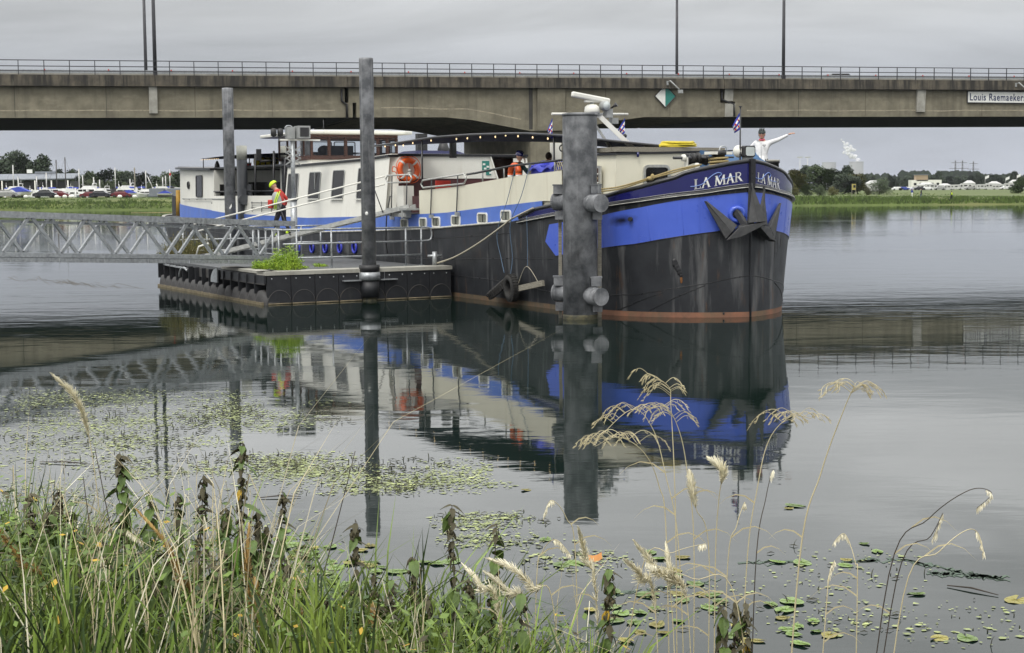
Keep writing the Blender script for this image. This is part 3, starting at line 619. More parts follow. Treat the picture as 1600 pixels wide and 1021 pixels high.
for x, lb in ((246, 'grey ribbed container left of the small blue covered boat'), (275, 'grey ribbed container half behind the barge stern')):
    P = gp(x, 318); t = thing('container', lb, 'container', P, 0, 'grey containers on the bank'); MB().box((0, 0, 1.1), (3.0 if x < 250 else 3.6, 2.3, 1.7)).build('box', m_roof, t)
    for i in range(10): MB().box((-1.35 + .3 * i, -1.165, 1.1), (.1, .03, 1.6)).build('rib', m_roof, t)
# shed with a long grey roof
P = atY(52, 300, 372); t = thing('boat_shed', 'long grey roofed boat shed behind the marina on the left', 'shed', (P.x, 372, 0))
MB().prism([(-11, -5, 6.6), (11.5, -5, 6.9), (11.5, 0, 8.1), (-11, 0, 8.0)], (0, .0, .25)).build('roof', m_roof, t)
MB().box((0, 1, 3.3), (20, 8, 6.2)).build('wall', m_plast, t)
for i in range(6): MB().cyl((-10 + 4 * i, -4.8, -.5), (-10 + 4 * i, -4.8, 6.6), .16).build('post', m_white, t)
MB().box((-.6, -.4, 8.9), (1.3, .3, .9)).build('roof_sign', m_signw, t)
MB().box((3.2, -.4, 8.6), (5, .3, .5)).build('roof_rail', m_roof, t)
for i, x in enumerate((8, 25, 50, 53, 63, 78, 93, 108, 118, 136, 166, 213)):
    P = atY(x, 300, 326); zt = atY(x, 299 - (i * 5) % 7, 326).z
    tag(MB().cyl((P.x, 326, -.5), (P.x, 326, zt), .2, n=8).build('mooring_post', m_mast), 'pale mooring post among the marina boats, %s of twelve from the left' % ORD[i], 'post', 'mooring posts of the marina')
for i, x in enumerate((40, 88.5, 101, 110.5, 113, 187, 210)):
    P = gp(x, 306.5); tag(MB().ell((P[0], P[1], P[2] + .28), (.5, .35, .36), 10, 6).build('stone_block', m_white), 'white rounded kerb stone on the left bank, %s of seven from the left' % ORD[i], 'stone', 'white stones along the left bank')
t = thing('crane', 'slanting pale spar of a small crane left of the barge stern', 'crane', (atY(239, 300, 336).x, 336, 0)); MB().tube([(0, 0, 0), (0, 0, 4.6)], .2).build('pillar', m_mast, t); MB().tube([(0, 0, 4.4), (-1.1, 0, 7.0)], .1).build('spar', m_mast, t)

# ------------------------------------------------------------------ meadow camp on the right
m_van = pm('weathered_white', (.56, .56, .54), (.42, .42, .41), .5, scale=.8)
GV = 'vans and campers beyond the meadow'
vl = ['white camper van at the left end of the long row, side on', 'white van parked behind the two walkers', 'long white trailer left of the walker in the neon vest', 'white camper behind the walker in the neon vest', 'white van right of the walker in the neon vest', 'white camper below the left white flag', 'white camper just right of the left white flag', 'white van in the middle of the right hand row', 'white camper left of the small middle flag', 'white van under the small middle flag', 'white camper below the right white flag', 'white van at the right end of the row beside the green tree']
for i, (x, D) in enumerate([(1441, 640), (1456, 660), (1481, 620), (1494, 650), (1507, 640), (1521, 655), (1534, 630), (1547, 650), (1558, 640), (1569, 655), (1580, 635), (1590, 645)]):
    t = car_thing('camper_van', vl[i], 'camper van', gp(x, D), (0, .1, 3.1, 0, 3.0)[i % 5], m_van, GV, (.8, .95, .72)[i % 3], True)
cl = [('white car at the left of the field, right of the round bush', 3), ('white car behind the blue jacketed walker', 3), ('silver car left of the dark jacketed walker', 1), ('dark car between the two walkers', 0), ('white car right of the dark jacketed walker', 3), ('silver car in front of the long white trailer', 1), ('dark blue car under the tan building', 4), ('white car near the right end of the field', 3), ('silver car right of the neon vest walker', 1), ('dark car close to the green tree at the right edge', 0)]
for i, x in enumerate((1402, 1419, 1430, 1436, 1449, 1468, 1412, 1571, 1516, 1586)):
    car_thing('parked_car', cl[i][0], 'car', gp(x, 600 + 6 * (i % 3)), (0, 3.1)[i % 2], m_car[cl[i][1]], 'cars in the field on the right')
P = gp(1364, 520); t = thing('marquee', 'white tent roof peeping out left of the round bush', 'tent', P, 0, 'white marquees'); 
def marq(t, w_, h):
    MB().box((0, 0, h * .35), (w_, 4, h * .7)).build('wall', m_van, t)
    MB().add([(-w_ / 2 - .1, -2.1, h * .7), (w_ / 2 + .1, -2.1, h * .7), (w_ / 2 + .1, 2.1, h * .7), (-w_ / 2 - .1, 2.1, h * .7), (-w_ * .2, 0, h), (w_ * .2, 0, h)], [(0, 1, 5, 4), (1, 2, 5), (2, 3, 4, 5), (3, 0, 4), (3, 2, 1, 0)]).build('roof', m_van, t)
marq(t, 5, 3.6)
for x, w_, h, lb in ((1447, 10, 4.2, 'white marquee below the tan building'), (1514, 6, 5.2, 'peaked white marquee left of the left flag'), (1553, 7, 4.6, 'white marquee between the flags'), (1584, 5, 5.4, 'peaked white marquee near the right edge'), (1476, 7, 3.6, 'low cream marquee left of the long trailer')):
    t = thing('marquee', lb, 'tent', gp(x, 680), 0, 'white marquees'); marq(t, w_ * .75, h * .8)
P = gp(1445, 800); t = thing('farm_house', 'tan house with a flat top behind the field', 'house', P); MB().box((0, 0, 2.6), (16, 6, 5.2)).build('wall', m_white, t); MB().box((-2.3, -.5, 6.2), (6, 5, 3.2)).build('upper_wall', m_brick, t); MB().box((-2.3, -.5, 7.9), (6.6, 5.6, .3)).build('roof', m_roof, t)
for i in range(5): MB().box((-6 + 3 * i, -3.02, 3), (1.4, .06, 1.3)).build('window', m_glass, t)
for x, y, lb in ((1541, 279, 'left white flag above the row of campers'), (1573, 281, 'small white flag in the middle of the campers'), (1590.5, 277, 'right white flag near the green tree')):
    P = gp(x - 2, 600); zt = atY(x, y, 600).z; t = thing('flag', lb, 'flag', P, 0, 'white flags over the campers')
    MB().cyl((0, 0, 0), (0, 0, zt - P[2] + .8), .06, n=6).build('pole', m_mast, t); MB().grid([[(.06 + .35 * i, .1 * math.sin(i * 1.3), zt - P[2] + .7 - j * .35 + .16 * i) for j in range(4)] for i in range(5)]).build('cloth', m_gel, t)
t = thing('notice_board', 'yellow notice board on posts standing in the meadow grass', 'sign', gp(1334, 288)); MB().box((0, 0, 2.0), (.75, .08, 1.15)).build('board', pm('board_yellow', (.42, .36, .10), (.35, .3, .09), .6, scale=3), t); MB().box((.1, -.05, 2.1), (.4, .03, .5)).build('print', m_dark, t)
for sx in (-1, 1): MB().box((sx * .36, .02, 1.05), (.09, .09, 3.1)).build('post', m_wood, t)
# ------------------------------------------------------------------ road bridge
BA = R(15.9); BO = Vector((0, 140, 0)); SL = .0075
bridge = thing('road_bridge', 'long grey concrete road bridge crossing the river behind the barge', 'bridge', BO, BA)
def zb(a, z): return z + SL * a
def aof(px, py, yo=0):
    u_ = Vector((math.cos(BA), math.sin(BA), 0)); n_ = Vector((-u_.y, u_.x, 0)); d = ray(px, py); P = Vector((0, 0, EYE)); t = ((BO + n_ * yo - P).dot(n_)) / d.dot(n_); return (P + d * t - BO).dot(u_)
def girder(poly, y0=.55, y1=26.5):
    MBx = MB(); n = len(poly)
    v = [(a, y0, zb(a, z)) for a, z in poly] + [(a, y1, zb(a, z)) for a, z in poly]
    MBx.add(v, [tuple(range(n)), tuple(range(n, 2 * n))[::-1]])
    for i in range(n):
        j = (i + 1) % n; da = poly[j][0] - poly[i][0]; dz = poly[j][1] - poly[i][1]
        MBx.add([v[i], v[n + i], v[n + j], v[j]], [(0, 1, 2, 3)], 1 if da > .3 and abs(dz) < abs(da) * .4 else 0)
    return MBx.build('girder', [m_conc, m_under_shade], bridge)
GB_, GT = 9.88, 12.62
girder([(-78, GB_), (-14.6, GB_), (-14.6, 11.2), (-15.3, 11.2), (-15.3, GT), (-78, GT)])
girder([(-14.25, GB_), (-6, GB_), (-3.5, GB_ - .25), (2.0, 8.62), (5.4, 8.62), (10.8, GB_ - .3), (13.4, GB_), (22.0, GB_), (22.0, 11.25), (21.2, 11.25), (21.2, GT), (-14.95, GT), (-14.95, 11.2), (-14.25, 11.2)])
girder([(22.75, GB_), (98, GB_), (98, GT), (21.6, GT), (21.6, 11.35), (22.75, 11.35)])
# edge beams, split where the joints are
for nm_, y0, y1 in (('edge_beam', 0, .95), ('edge_beam', 26.1, 27.0)):
    for a0, a1 in ((-78, -31.9), (-31.86, -15.1), (-15.06, 3.7), (3.74, 21.38), (21.42, 42.3), (42.34, 98)):
        b = MB(); b.add([(a, y, zb(a, z)) for a in (a0, a1) for y, z in ((y0, 12.55), (y1, 12.55), (y1, 13.5), (y0 + .06, 13.5))], [(0, 1, 2, 3)[::-1], (4, 5, 6, 7), (0, 4, 7, 3), (1, 2, 6, 5), (3, 7, 6, 2), (0, 1, 5, 4)])
        b.build(nm_, m_fascia, bridge)
b = MB(); b.add([(a, y, zb(a, z)) for a in (-78, 98) for y, z in ((.98, 12.64), (26.08, 12.64), (26.08, 13.42), (.98, 13.42))], [(0, 1, 2, 3), (4, 5, 6, 7), (0, 4, 7, 3), (1, 2, 6, 5), (3, 7, 6, 2), (0, 1, 5, 4)]); b.build('road_deck', m_asph, bridge)
b = MB(); b.add([(a, y, zb(a, z)) for a in (-78, 98) for y, z in ((.5, 13.504), (.8, 13.504), (.8, 13.66), (.5, 13.66))], [(0, 1, 2, 3), (4, 5, 6, 7), (0, 4, 7, 3), (1, 2, 6, 5), (3, 7, 6, 2)]); b.build('kerb', m_concl, bridge)
def pilas(a0, a1, z0, z1, y=.22, m=m_concl, nm='bracket'):
    b = MB(); b.add([(a, yy, zb(a, z)) for a in (a0, a1) for yy, z in ((y + .12, z0), (.548, z0), (.548, z1), (y, z1))], [(0, 1, 2, 3)[::-1], (4, 5, 6, 7), (0, 4, 7, 3), (1, 2, 6, 5), (3, 7, 6, 2), (0, 1, 5, 4)]); return b.build(nm, m, bridge)
pilas(aof(233, 160, .3), aof(246, 160, .3), 10.25, 12.54); pilas(aof(1433, 160, .3), aof(1446, 160, .3), 10.35, 12.54); pilas(21.62, 22.5, 11.42, 12.54, .35); pilas(21.65, 22.7, 9.9, 11.15, .35)
pilas(aof(840, 160, .3), aof(883, 160, .3), 8.63, 12.54, .30, m_conc, 'pier_head'); pilas(1.95, 2.3, 8.75, 12.54, .46, m_under_shade, 'joint_strip')
b = MB(); b.box((zb(0, 0) + 3.75, 13.5, 4.0), (3.2, 25.4, 9.3)); b.build('pier', m_conc, bridge)
for a, zt in ((-15.6, 12.4),): MB().tube([(a, .42, zb(a, zt)), (a, .42, zb(a, 11.35)), (a + .45, .42, zb(a, 11.05)), (a + .45, .42, zb(a, 9.8))], .1, 8).build('drain_pipe', m_plast, bridge)
MB().tube([(21.3, .42, zb(21.3, 12.4)), (21.3, .42, zb(21, 11.55)), (22.55, .42, zb(22, 11.1)), (22.62, .42, zb(22, 9.95))], .1, 8).build('drain_pipe', m_plast, bridge)
for k_ in range(3):
    a0 = (-70, -12, 24)[k_]; a1 = (-16.2, 1.2, 90)[k_]; n_ = int((a1 - a0) * 2); rl_ = random.Random(k_); zz_ = lambda a: zb(a, GB_ + .62) if k_ != 1 else zb(a, lerp(a, (-12, -4, 1.2), (10.75, 10.65, 9.7)))
    MB().grid([[(a0 + (a1 - a0) * i / n_, .546, zz_(a0 + (a1 - a0) * i / n_) + .10 * noise.noise((i * .13, k_, 0)) + s_ * (.035 + .03 * rl_.random())) for s_ in (-1, 1)] for i in range(n_ + 1)], flip=True).build('lime_streak', pm('lime_streak', (.40, .35, .25), (.24, .215, .16), .95, scale=3), bridge)
for a in (-66, -58.5, -51, -43.5, -36, -28.5, -21.8, -9, 9.5, 16, 29.5, 36.8, 50, 58, 66): MB().box((a, .548, zb(a, 11.25)), (.035, .012, 2.62)).build('formwork_joint', m_fascia, bridge)
for k in range(21):
    y = 1.4 + 1.18 * k; b = MB(); P_ = [(-14, 9.87), (-6, 9.87), (-3.5, 9.62), (2.0, 8.61)]
    for (a0, z0), (a1, z1) in zip(P_[:-1], P_[1:]): b.bar((a0, y, zb(a0, z0) - .02), (a1, y, zb(a1, z1) - .02), .16, .07)
    b.build('soffit_rib', m_conc, bridge); b = MB(); P_ = [(5.4, 8.61), (10.8, 9.57), (13.4, 9.87), (21.9, 9.87)]
    for (a0, z0), (a1, z1) in zip(P_[:-1], P_[1:]): b.bar((a0, y, zb(a0, z0) - .02), (a1, y, zb(a1, z1) - .02), .16, .07)
    b.build('soffit_rib', m_conc, bridge)
# railing
rb = MB()
for z in (14.72, 14.22, 13.82): rb.bar((-78, .25, zb(-78, z)), (98, .25, zb(98, z)), .06, .07)
rail = rb.build('railing', m_rail, bridge)
pm_ = MB().box((0, 0, .6), (.07, .07, 1.2)).mesh('post', m_rail)
a = -43.1; i = 0
while a < 63: inst('post', pm_, rail, (a, .25, zb(a, 13.5))); a += 2.08
gr_ = MB(); gr_.bar((-78, 1.7, zb(-78, 13.9)), (98, 1.7, zb(98, 13.9)), .06, .28); gr_.bar((-78, 24.8, zb(-78, 13.9)), (98, 24.8, zb(98, 13.9)), .06, .28)
gr = gr_.build('guard_rail', m_galv, bridge)
rp = MB().box((0, 0, .35), (.07, .05, .7), mi=0).box((0, -.02, .62), (.1, .06, .12), mi=1).mesh('reflector_post', [m_galv, m_red])
for k in range(19): inst('reflector_post', rp, gr, (-41 + 5.3 * k, 1.62, zb(-41 + 5.3 * k, 13.42)))
def b2w(a, y, z): return Matrix.Translation(BO) @ Matrix.Rotation(BA, 4, 'Z') @ Vector((a, y, z))
for a, y, lb in ((aof(242.5, 115, .5), .5, 'near street lamp post on the left part of the bridge, thicker of the close pair'), (aof(228, 112, 19.5), 19.5, 'far street lamp post on the left part of the bridge, thinner of the close pair'), (aof(1224, 115, .5), .5, 'thick street lamp post on the bridge above the barge bow'), (aof(1057.5, 112, 19.5), 19.5, 'thin street lamp post on the bridge between the diamond sign and the bow')):
    t = thing('street_lamp', lb, 'street lamp', b2w(a, y, zb(a, 13.42)), BA, 'street lamps on the bridge')
    MB().tube([(0, 0, 0), (0, 0, 4), (0, 0, 12)], [.17, .16, .13], 10).build('pole', m_rail, t); MB().box((0, 0, .25), (.34, .34, .5)).build('base', m_rail, t)
    s_ = 1 if y < 5 else -1
    MB().tube([(0, 0, 11.9), (0, s_ * .6, 12.3), (0, s_ * 1.6, 12.4)], .05, 6).build('arm', m_rail, t); MB().box((0, s_ * 1.9, 12.38), (.3, .8, .14)).build('lamp_head', m_grey, t)
# diamond shaped navigation sign with its lamp
t = thing('navigation_sign', 'diamond shaped sign, white left half and green right half, on the bridge girder', 'sign', b2w(aof(1039.5, 152, .4), .40, atY(1039.5, 152, 143).z * .0 + zb(15.25, 11.85)), BA)
MB().prism([(-1, -.02, 0), (0, -.02, 1), (0, -.02, -1)][::-1], (0, .06, 0)).build('white_half', m_signw, t); MB().prism([(0.004, -.02, -1), (0.004, -.02, 1), (1, -.02, 0)], (0, .06, 0)).build('green_half', m_signg, t)
MB().tube([(-1.08, -.02, 0), (0, -.02, 1.08), (1.08, -.02, 0), (0, -.02, -1.08)], .045, 6, closed=True, sm=False).build('frame', m_rail, t)
def signlamp(a, lb):
    t = thing('sign_lamp', lb, 'lamp', b2w(a, -.02, zb(a, 13.15)), BA, 'lamps reaching over the bridge signs')
    MB().tube([(0, 0, 0), (.1, -.25, .1), (.75, -.9, -.75)], .07, 7).build('arm', m_grey, t); MB().box((.85, -.95, -.95), (.42, .3, .32)).build('lamp_head', m_grey, t); MB().box((-.08, -.02, -.1), (.2, .06, .4)).build('bracket', m_grey, t)
signlamp(15.6, 'small lamp on an arm above the diamond sign'); signlamp(53.6, 'small lamp on an arm above the name board')
# name board
t = thing('name_board', 'white board with dark lettering on the bridge at the right edge of the photo', 'sign', b2w(aof(1512, 156, .36) + 3.54, .36, zb(51.9, 11.83)), BA)
MB().box((1.6, .1, 0), (10.2, .08, 1.08)).build('board', m_signw, t); 
fr = MB()
for z in (-.57, .57): fr.box((1.6, .05, z), (10.32, .1, .07))
for x in (-3.54, 6.74): fr.box((x, .05, 0), (.07, .1, 1.08))
fr.build('frame', m_rail, t)
cu = bpy.data.curves.new('lettering', 'FONT'); cu.body = 'Louis Raemaekers'; cu.size = 1.0; cu.extrude = .012; cu.offset = .010; cu.space_character = 1.12
tmp = bpy.data.objects.new('tmp', cu); COL.objects.link(tmp); dg = bpy.context.evaluated_depsgraph_get(); me = bpy.data.meshes.new_from_object(tmp.evaluated_get(dg)); bpy.data.objects.remove(tmp)
me.materials.clear(); me.materials.append(m_textb)
o = inst('lettering', me, t, (-3.3, .04, -.33), (R(90), 0, 0), (.80, 1, 1))
car_thing('car_on_bridge', 'dark car driving on the bridge behind the railing on the right', 'car', b2w(36.2, 5, zb(36, 12.95)), BA, m_car[0], None)

# ------------------------------------------------------------------ barge frame and things in the water
ST = atZ(1172, 495.3); UA = R(118.7); UU = Vector((math.cos(UA), math.sin(UA), 0)); NN = Vector((-UU.y, UU.x, 0))
def W(s, l, z=0): return Vector((ST.x, ST.y, 0)) + UU * s + NN * l + Vector((0, 0, z))

def fender(b, c, z, dx, dy, r):
    e = c + Vector((dx, dy, z)); st = c + Vector((0, 0, z))
    b.tube([st, e], r, 20); b.tube([e - (e - st).normalized() * .03, e + (e - st).normalized() * .012], r * 1.02, 20)
# front pile
base = Vector((1.62, 35.48, 0))
t = thing('mooring_pile', 'thick grey steel mooring pile in front of the barge bow', 'pile', base)
H = 4.80
MB().lathe([(.405, -.8), (.405, H - .06), (.4, H)], n=40).build('tube', m_pile, t)
MB().lathe([(.418, H - .05), (.418, H + .012), (.36, H + .02), (0, H + .03)], n=40).build('cap', m_pile, t)
MB().lathe([(.409, -.8), (.409, .06), (.407, .11)], n=40).build('algae_ring', m_algae, t)
for z in (2.74, .58):
    for sx in (-1, 1):
        b = MB(); fender(b, Vector((sx * .05, .0, 0)), z + (.02 if sx < 0 else -.02), .40 if sx > 0 else -.52, -.72 if sx > 0 else .35, .205); b.build('fender_tube', m_pile, t)
        x = .36 if sx > 0 else -.5; y = -.25 if sx > 0 else .2
        for dz_, dx_, wx_, hz_ in ((.30, 0, .24, .2), (.41, 0, .28, .035), (-.30, .03, .22, .2)): MB().box((x + dx_, y, z + dz_), (wx_, .24, hz_)).build('fender_bracket', m_pile, t)
MB().box((.475, .30, 1.55), (.09, .12, 3.2)).build('rubbing_timber', m_wood, t); MB().box((-.46, .32, 1.55), (.08, .12, 3.1)).build('rubbing_timber', m_wood, t)
MB().tube([(.22 + .19 * math.cos(a * .5), -.0 + .2 * math.sin(a * .5) + .1, 3.0 + .012 * a) for a in range(26)], .028, 6).build('rope_loop', m_rope, t)
# middle pile with its collar
t = thing('mooring_pile', 'tall slim grey pile clamped to the front of the pontoon', 'pile', (-3.97, 41.95, 0))
MB().lathe([(.197, .3), (.197, 6.64), (.19, 6.7), (0, 6.71)], n=28).build('tube', m_pile, t)
MB().lathe([(.29, .82), (.29, 1.0), (.2, 1.0)], n=28).build('collar', m_plast, t); MB().lathe([(.27, .1), (.27, .56)], n=28).build('sleeve', m_pont, t); MB().lathe([(.205, -.8), (.205, .16)], n=28).build('algae_ring', m_algae, t)
MB().lathe([(.30, .58), (.30, .80), (.275, .80), (.275, .58)], n=28).build('clamp_ring', m_galv, t)
pb = MB(); Rz = Matrix.Rotation(R(28.7), 3, 'Z')
for sx in (-1, 1): pb.box(Rz @ Vector((sx * .55, .12, .70)), (.5, .2, .22), Rz); pb.box(Rz @ Vector((sx * .55, .0, .58)), (.52, .26, .03), Rz)
pb.build('clamp_arm', m_galv, t); MB().ell((-.03, -.2, 3.05 - .62), (.045, .02, .055), 10, 6).build('white_mark', m_signw, t)
# left pile and its darker neighbour
t = thing('mooring_pile', 'tall slim grey pile on the left beside the barge aft deck', 'pile', (-11.0, 59.1, 0)); MB().lathe([(.215, -.8), (.215, 7.05), (.21, 7.1), (0, 7.12)], n=28).build('tube', m_pile, t)
MB().prism([(.0, -.225, 2.45), (.09, -.225, 2.62), (.1, -.225, 2.5), (.03, -.225, 2.4)], (0, .03, 0)).build('white_mark', m_signw, t)
Pq = atY(379, 300, 59.9)
t = thing('mooring_pile', 'shorter dark pile with a white top next to the tall left pile', 'pile', (Pq.x, 59.9, 0))
zt = atY(379, 228, 59.9).z; zw = atY(379, 250, 59.9).z
MB().lathe([(.205, -.8), (.205, zw)], n=28).build('tube', m_piled, t); MB().lathe([(.207, zw), (.207, zt), (0, zt + .01)], n=28).build('white_top', pm('stained_white', (.62, .62, .55), (.5, .5, .43), .7, scale=4, streak=((.16, .16, .08), .8, (9, 9, .8), .58)), t)
b = MB(); z_ = atY(381, 312, 59.9).z
fender(b, Vector((.0, -.05, 0)), z_, .14, -.42, .2); b.build('fender_tube', m_piled, t); MB().box((.12, -.2, z_ + .30), (.16, .16, .24)).build('fender_bracket', m_piled, t); MB().box((.28, .05, z_ - .5), (.16, .3, 2.2)).build('rubbing_timber', m_piled, t)

# ------------------------------------------------------------------ pontoon
po = thing('pontoon', 'black floating pontoon landing beside the barge', 'pontoon', W(10.2, 2.85), UA)
LX, LY = 10.2, 5.55
MB().box((LX / 2 + .3, LY / 2, .80), (LX - .6, LY - .02, .10)).build('deck', m_deck, po)
MB().box((.35, LY / 2, .845), (.74, LY + .06, .1)).build('deck_rim', m_concl, po); MB().box((2.0, LY - .18, .86), (3.6, .42, .07)).build('deck_rim', m_concl, po)
MB().box((LX / 2, LY / 2, .33), (LX - .5, LY - .5, .85)).build('core', m_plast, po)
npan = 8; wpan = LY / npan
for i in range(npan):
    y = (i + .5) * wpan
    MB().box((.03, y, .475), (.05, wpan - .014, .63)).build('front_panel', m_pont, po)
    d = MB(); d.prism([(-.03, y + .33 * math.cos(a_ * math.pi / 16), .02 + .36 * math.sin(a_ * math.pi / 16)) for a_ in range(17)], (.04, 0, 0)); d.build('float_end', m_pont, po)
    d = MB(); d.tube([(-.034, y + .335 * math.cos(a_ * math.pi / 16), .02 + .365 * math.sin(a_ * math.pi / 16)) for a_ in range(17)], .011, 5); d.build('float_rim', m_float, po)
    MB().tube([(-.035, y - .33, .02), (-.035, y + .33, .02)], .022, 5).build('scum_line', m_lime, po)
    for yy in (-.2, .2): MB().ell((.0, y + yy, .70), (.014, .022, .022), 8, 5).build('bolt', m_galv, po)
nb = 15; wb_ = LX / nb
fl = MB().tube([(0, -.32, 0), (0, .0, 0), (0, .10, 0), (0, .15, 0)], [.38, .38, .36, .2], 20).mesh('float_tube', m_float)
fin = MB().box((0, -.1, 0), (.03, .55, .5)).mesh('fin', m_pont)
for i in range(nb):
    inst('float_tube', fl, po, ((i + .5) * wb_, LY - .02, .02)); inst('fin', fin, po, ((i + 1) * wb_ - .01, LY - .05, .53))
MB().box((LX / 2, LY + .125, .035), (LX, .06, .07)).build('scum_line', m_lime, po)
MB().box((1.85, LY + .05, .68), (3.7, .06, .22)).build('side_board', m_pont, po); MB().box((1.85, LY + .07, .555), (3.7, .05, .03)).build('side_trim', m_float, po)
MB().box((5.2, LY - .05, .62), (2.4, .1, .25)).build('side_board', m_float, po)
d = MB(); d.prism([(3.9, LY + .1, .42)] + [(3.9 + .62 * math.sin(a_ * math.pi / 20), LY + .1, .42 + .42 * math.cos(a_ * math.pi / 20)) for a_ in range(11)], (0, .04, 0)); d.build('quarter_bracket', m_galv, po)
d = MB(); d.tube([(7.3 + .5 * math.cos(a_ * math.pi / 12), LY + .12, .42 + .3 * math.sin(a_ * math.pi / 12)) for a_ in range(10)], .035, 6); d.build('mooring_arc', m_galv, po)
MB().bar((9.6, LY + .08, .74), (7.0, LY + .1, .70), .07, .05).build('side_trim', m_galv, po)
# railing along the front of the pontoon
def rail_thing(lb, s0, l0, pts, posts, h, zs, r=.028, closed_ends=True, z0=.86):
    t = thing('pontoon_railing', lb, 'railing', W(s0, l0, z0), UA, 'galvanised railings on the pontoon')
    b = MB()
    for z in zs: b.tube([(p[0], p[1], z) for p in pts], r, 8)
    b.build('rails', m_galv, t)
    for p in posts: MB().tube([(p[0], p[1], 0), (p[0], p[1], h)], r, 8).build('post', m_galv, t); MB().box((p[0], p[1], .01), (.14, .12, .02)).build('foot_plate', m_galv, t)
    return t
t = rail_thing('long three bar railing along the front of the pontoon, rounded at its right end', 11.6, 0, [(0, 7.4), (0, 6.3), (0, 3.1)], [(0, 7.0), (0, 5.95), (0, 4.6), (0, 3.62), (0, 3.12)], 1.12, (.32, .72, 1.12))
MB().tube(catmull([(0, 3.12, 1.12), (0, 2.86, 1.1), (0, 2.78, 1.0), (0, 2.78, .84), (0, 2.86, .74), (0, 3.12, .72)], 5), .028, 8).build('end_hoop', m_galv, t)
t = rail_thing('low side railing of the pontoon behind the grass tuft', 11.6, 0, [(0, 7.4), (1.2, 7.45), (2.4, 7.45)], [(.3, 7.42), (.75, 7.44), (1.3, 7.45), (1.9, 7.45), (2.4, 7.45)], 1.12, (.42, 1.12))
t = rail_thing('railing hoop on the far side of the pontoon next to the barge', 19.4, 0, [(0, 3.0), (0, 4.1)], [(0, 3.2), (0, 3.9)], 1.05, (.5, 1.05))
t = rail_thing('back railing of the pontoon seen through the gangway lattice', 19.6, 0, [(0, 4.6), (0, 6.2), (0, 8.0)], [(0, 4.7), (0, 5.5), (0, 6.3), (0, 7.1), (0, 7.9)], 1.05, (.3, .66, 1.05))
t = thing('mooring_cleat', 'grey mooring cross at the right corner of the pontoon', 'cleat', W(10.75, 3.1, .87), UA); MB().cyl((0, 0, 0), (0, 0, .42), .07).build('stem', m_galv, t); MB().cyl((-.05, -.2, .3), (.05, .2, .3), .035).build('horn', m_galv, t)
MB().box((0, 0, .012), (.3, .3, .024)).build('foot_plate', m_galv, t)
# lamp and camera post
t = thing('camera_post', 'galvanised post with a grey camera box and lamps on top', 'post', W(20.05, 3.9, .85), UA)
D_ = W(20.05, 3.9).y; hh = lambda y: atY(463, y, D_).z - .85
MB().tube([(0, 0, 0), (0, 0, hh(310))], .115, 12).build('lower_tube', m_galv, t); MB().tube([(0, 0, hh(311)), (0, 0, hh(216))], .075, 12).build('upper_tube', m_galv, t); MB().lathe([(.16, hh(313)), (.16, hh(311))], n=12).build('flange', m_galv, t)
Rq = Matrix.Rotation(-UA + R(25), 3, 'Z')
b = MB(); b.box(Rq @ Vector((.32, -.1, hh(207))), (.42, .5, .42), Rq); b.build('camera_box', m_grey, t); MB().box(Rq @ Vector((.32, -.36, hh(207))), (.3, .03, .3), Rq).build('lens_plate', m_plast, t); MB().box(Rq @ Vector((-.08, 0, hh(208))), (.26, .3, .4), Rq).build('head_bracket', m_grey, t)
for x in (-.55, -.32): MB().lathe([(.03, -.16), (.1, -.12), (.1, .1), (.05, .12)], Rq @ Vector((x - .1, 0, hh(207))), 12).build('floodlight', m_plast, t)
MB().bar(Rq @ Vector((-.7, 0, hh(211))), Rq @ Vector((0, 0, hh(211))), .05, .05).build('lamp_arm', m_grey, t); MB().bar(Rq @ Vector((-.45, -.05, hh(219))), Rq @ Vector((.95, -.05, hh(219))), .1, .05).build('cross_arm', m_white, t)
MB().tube([Rq @ Vector((-.12 + .14 * math.cos(a_ / 8 * math.pi), 0, hh(202) + .12 * math.sin(a_ / 8 * math.pi))) for a_ in range(9)], .02, 6).build('lifting_loop', m_galv, t)
b = MB()
for z in range(6):
    for sx in (-1, 1): b.box(Rq @ Vector((sx * .16, -.05, hh(232 + 4.5 * z))), (.26, .03, .035), Rq @ Matrix.Rotation(sx * .6 * (1 if z % 2 else -1), 3, 'Y'))
b.build('bird_spikes', m_grey, t)

# ------------------------------------------------------------------ gangway from the shore (lattice girders)
A0 = Vector((-6.45, 44.1, .95)); A1 = Vector((-12.6, 37, 1.385)); dv = (A1 - A0); A2 = A0 + dv * 1.75
gd = Vector((dv.x, dv.y, 0)).normalized(); gs = Vector((gd.y, -gd.x, 0))
if gs.y > 0: gs = -gs      # towards the camera
ga = thing('gangway', 'grey galvanised lattice gangway leading from the left to the pontoon', 'gangway', A0)
Lg = dv.length * 1.75; up_ = Vector((0, 0, 1)); q = lambda d_, w_, z: (dv.normalized() * d_) + gs * w_ + Vector((0, 0, z))
for w_ in (0, -1.15):
    b = MB(); b.bar(q(-.1, w_, 1.17), q(Lg, w_, 1.17), .14, .15); b.build('top_chord', m_galv, ga)
    b = MB(); b.bar(q(-.2, w_, .165), q(Lg, w_, .165), .12, .10); b.build('bottom_chord', m_galv, ga)
    MB().bar(q(-.1, w_ - .12 if w_ == 0 else w_ + .12, 1.0), q(Lg, w_ - .12 if w_ == 0 else w_ + .12, 1.0), .05, .06).build('handrail', m_galv, ga)
    st_ = 1.62; k = -.4 if w_ == 0 else -.05
    while k < Lg - 1:
        for d0, d1 in ((k + .04, k + .76), (k + st_ - .04, k + .86)):
            if d0 > -.2: MB().bar(q(d0, w_, .24), q(d1, w_, 1.10), .075, .075).build('brace', m_galv, ga)
        k += st_
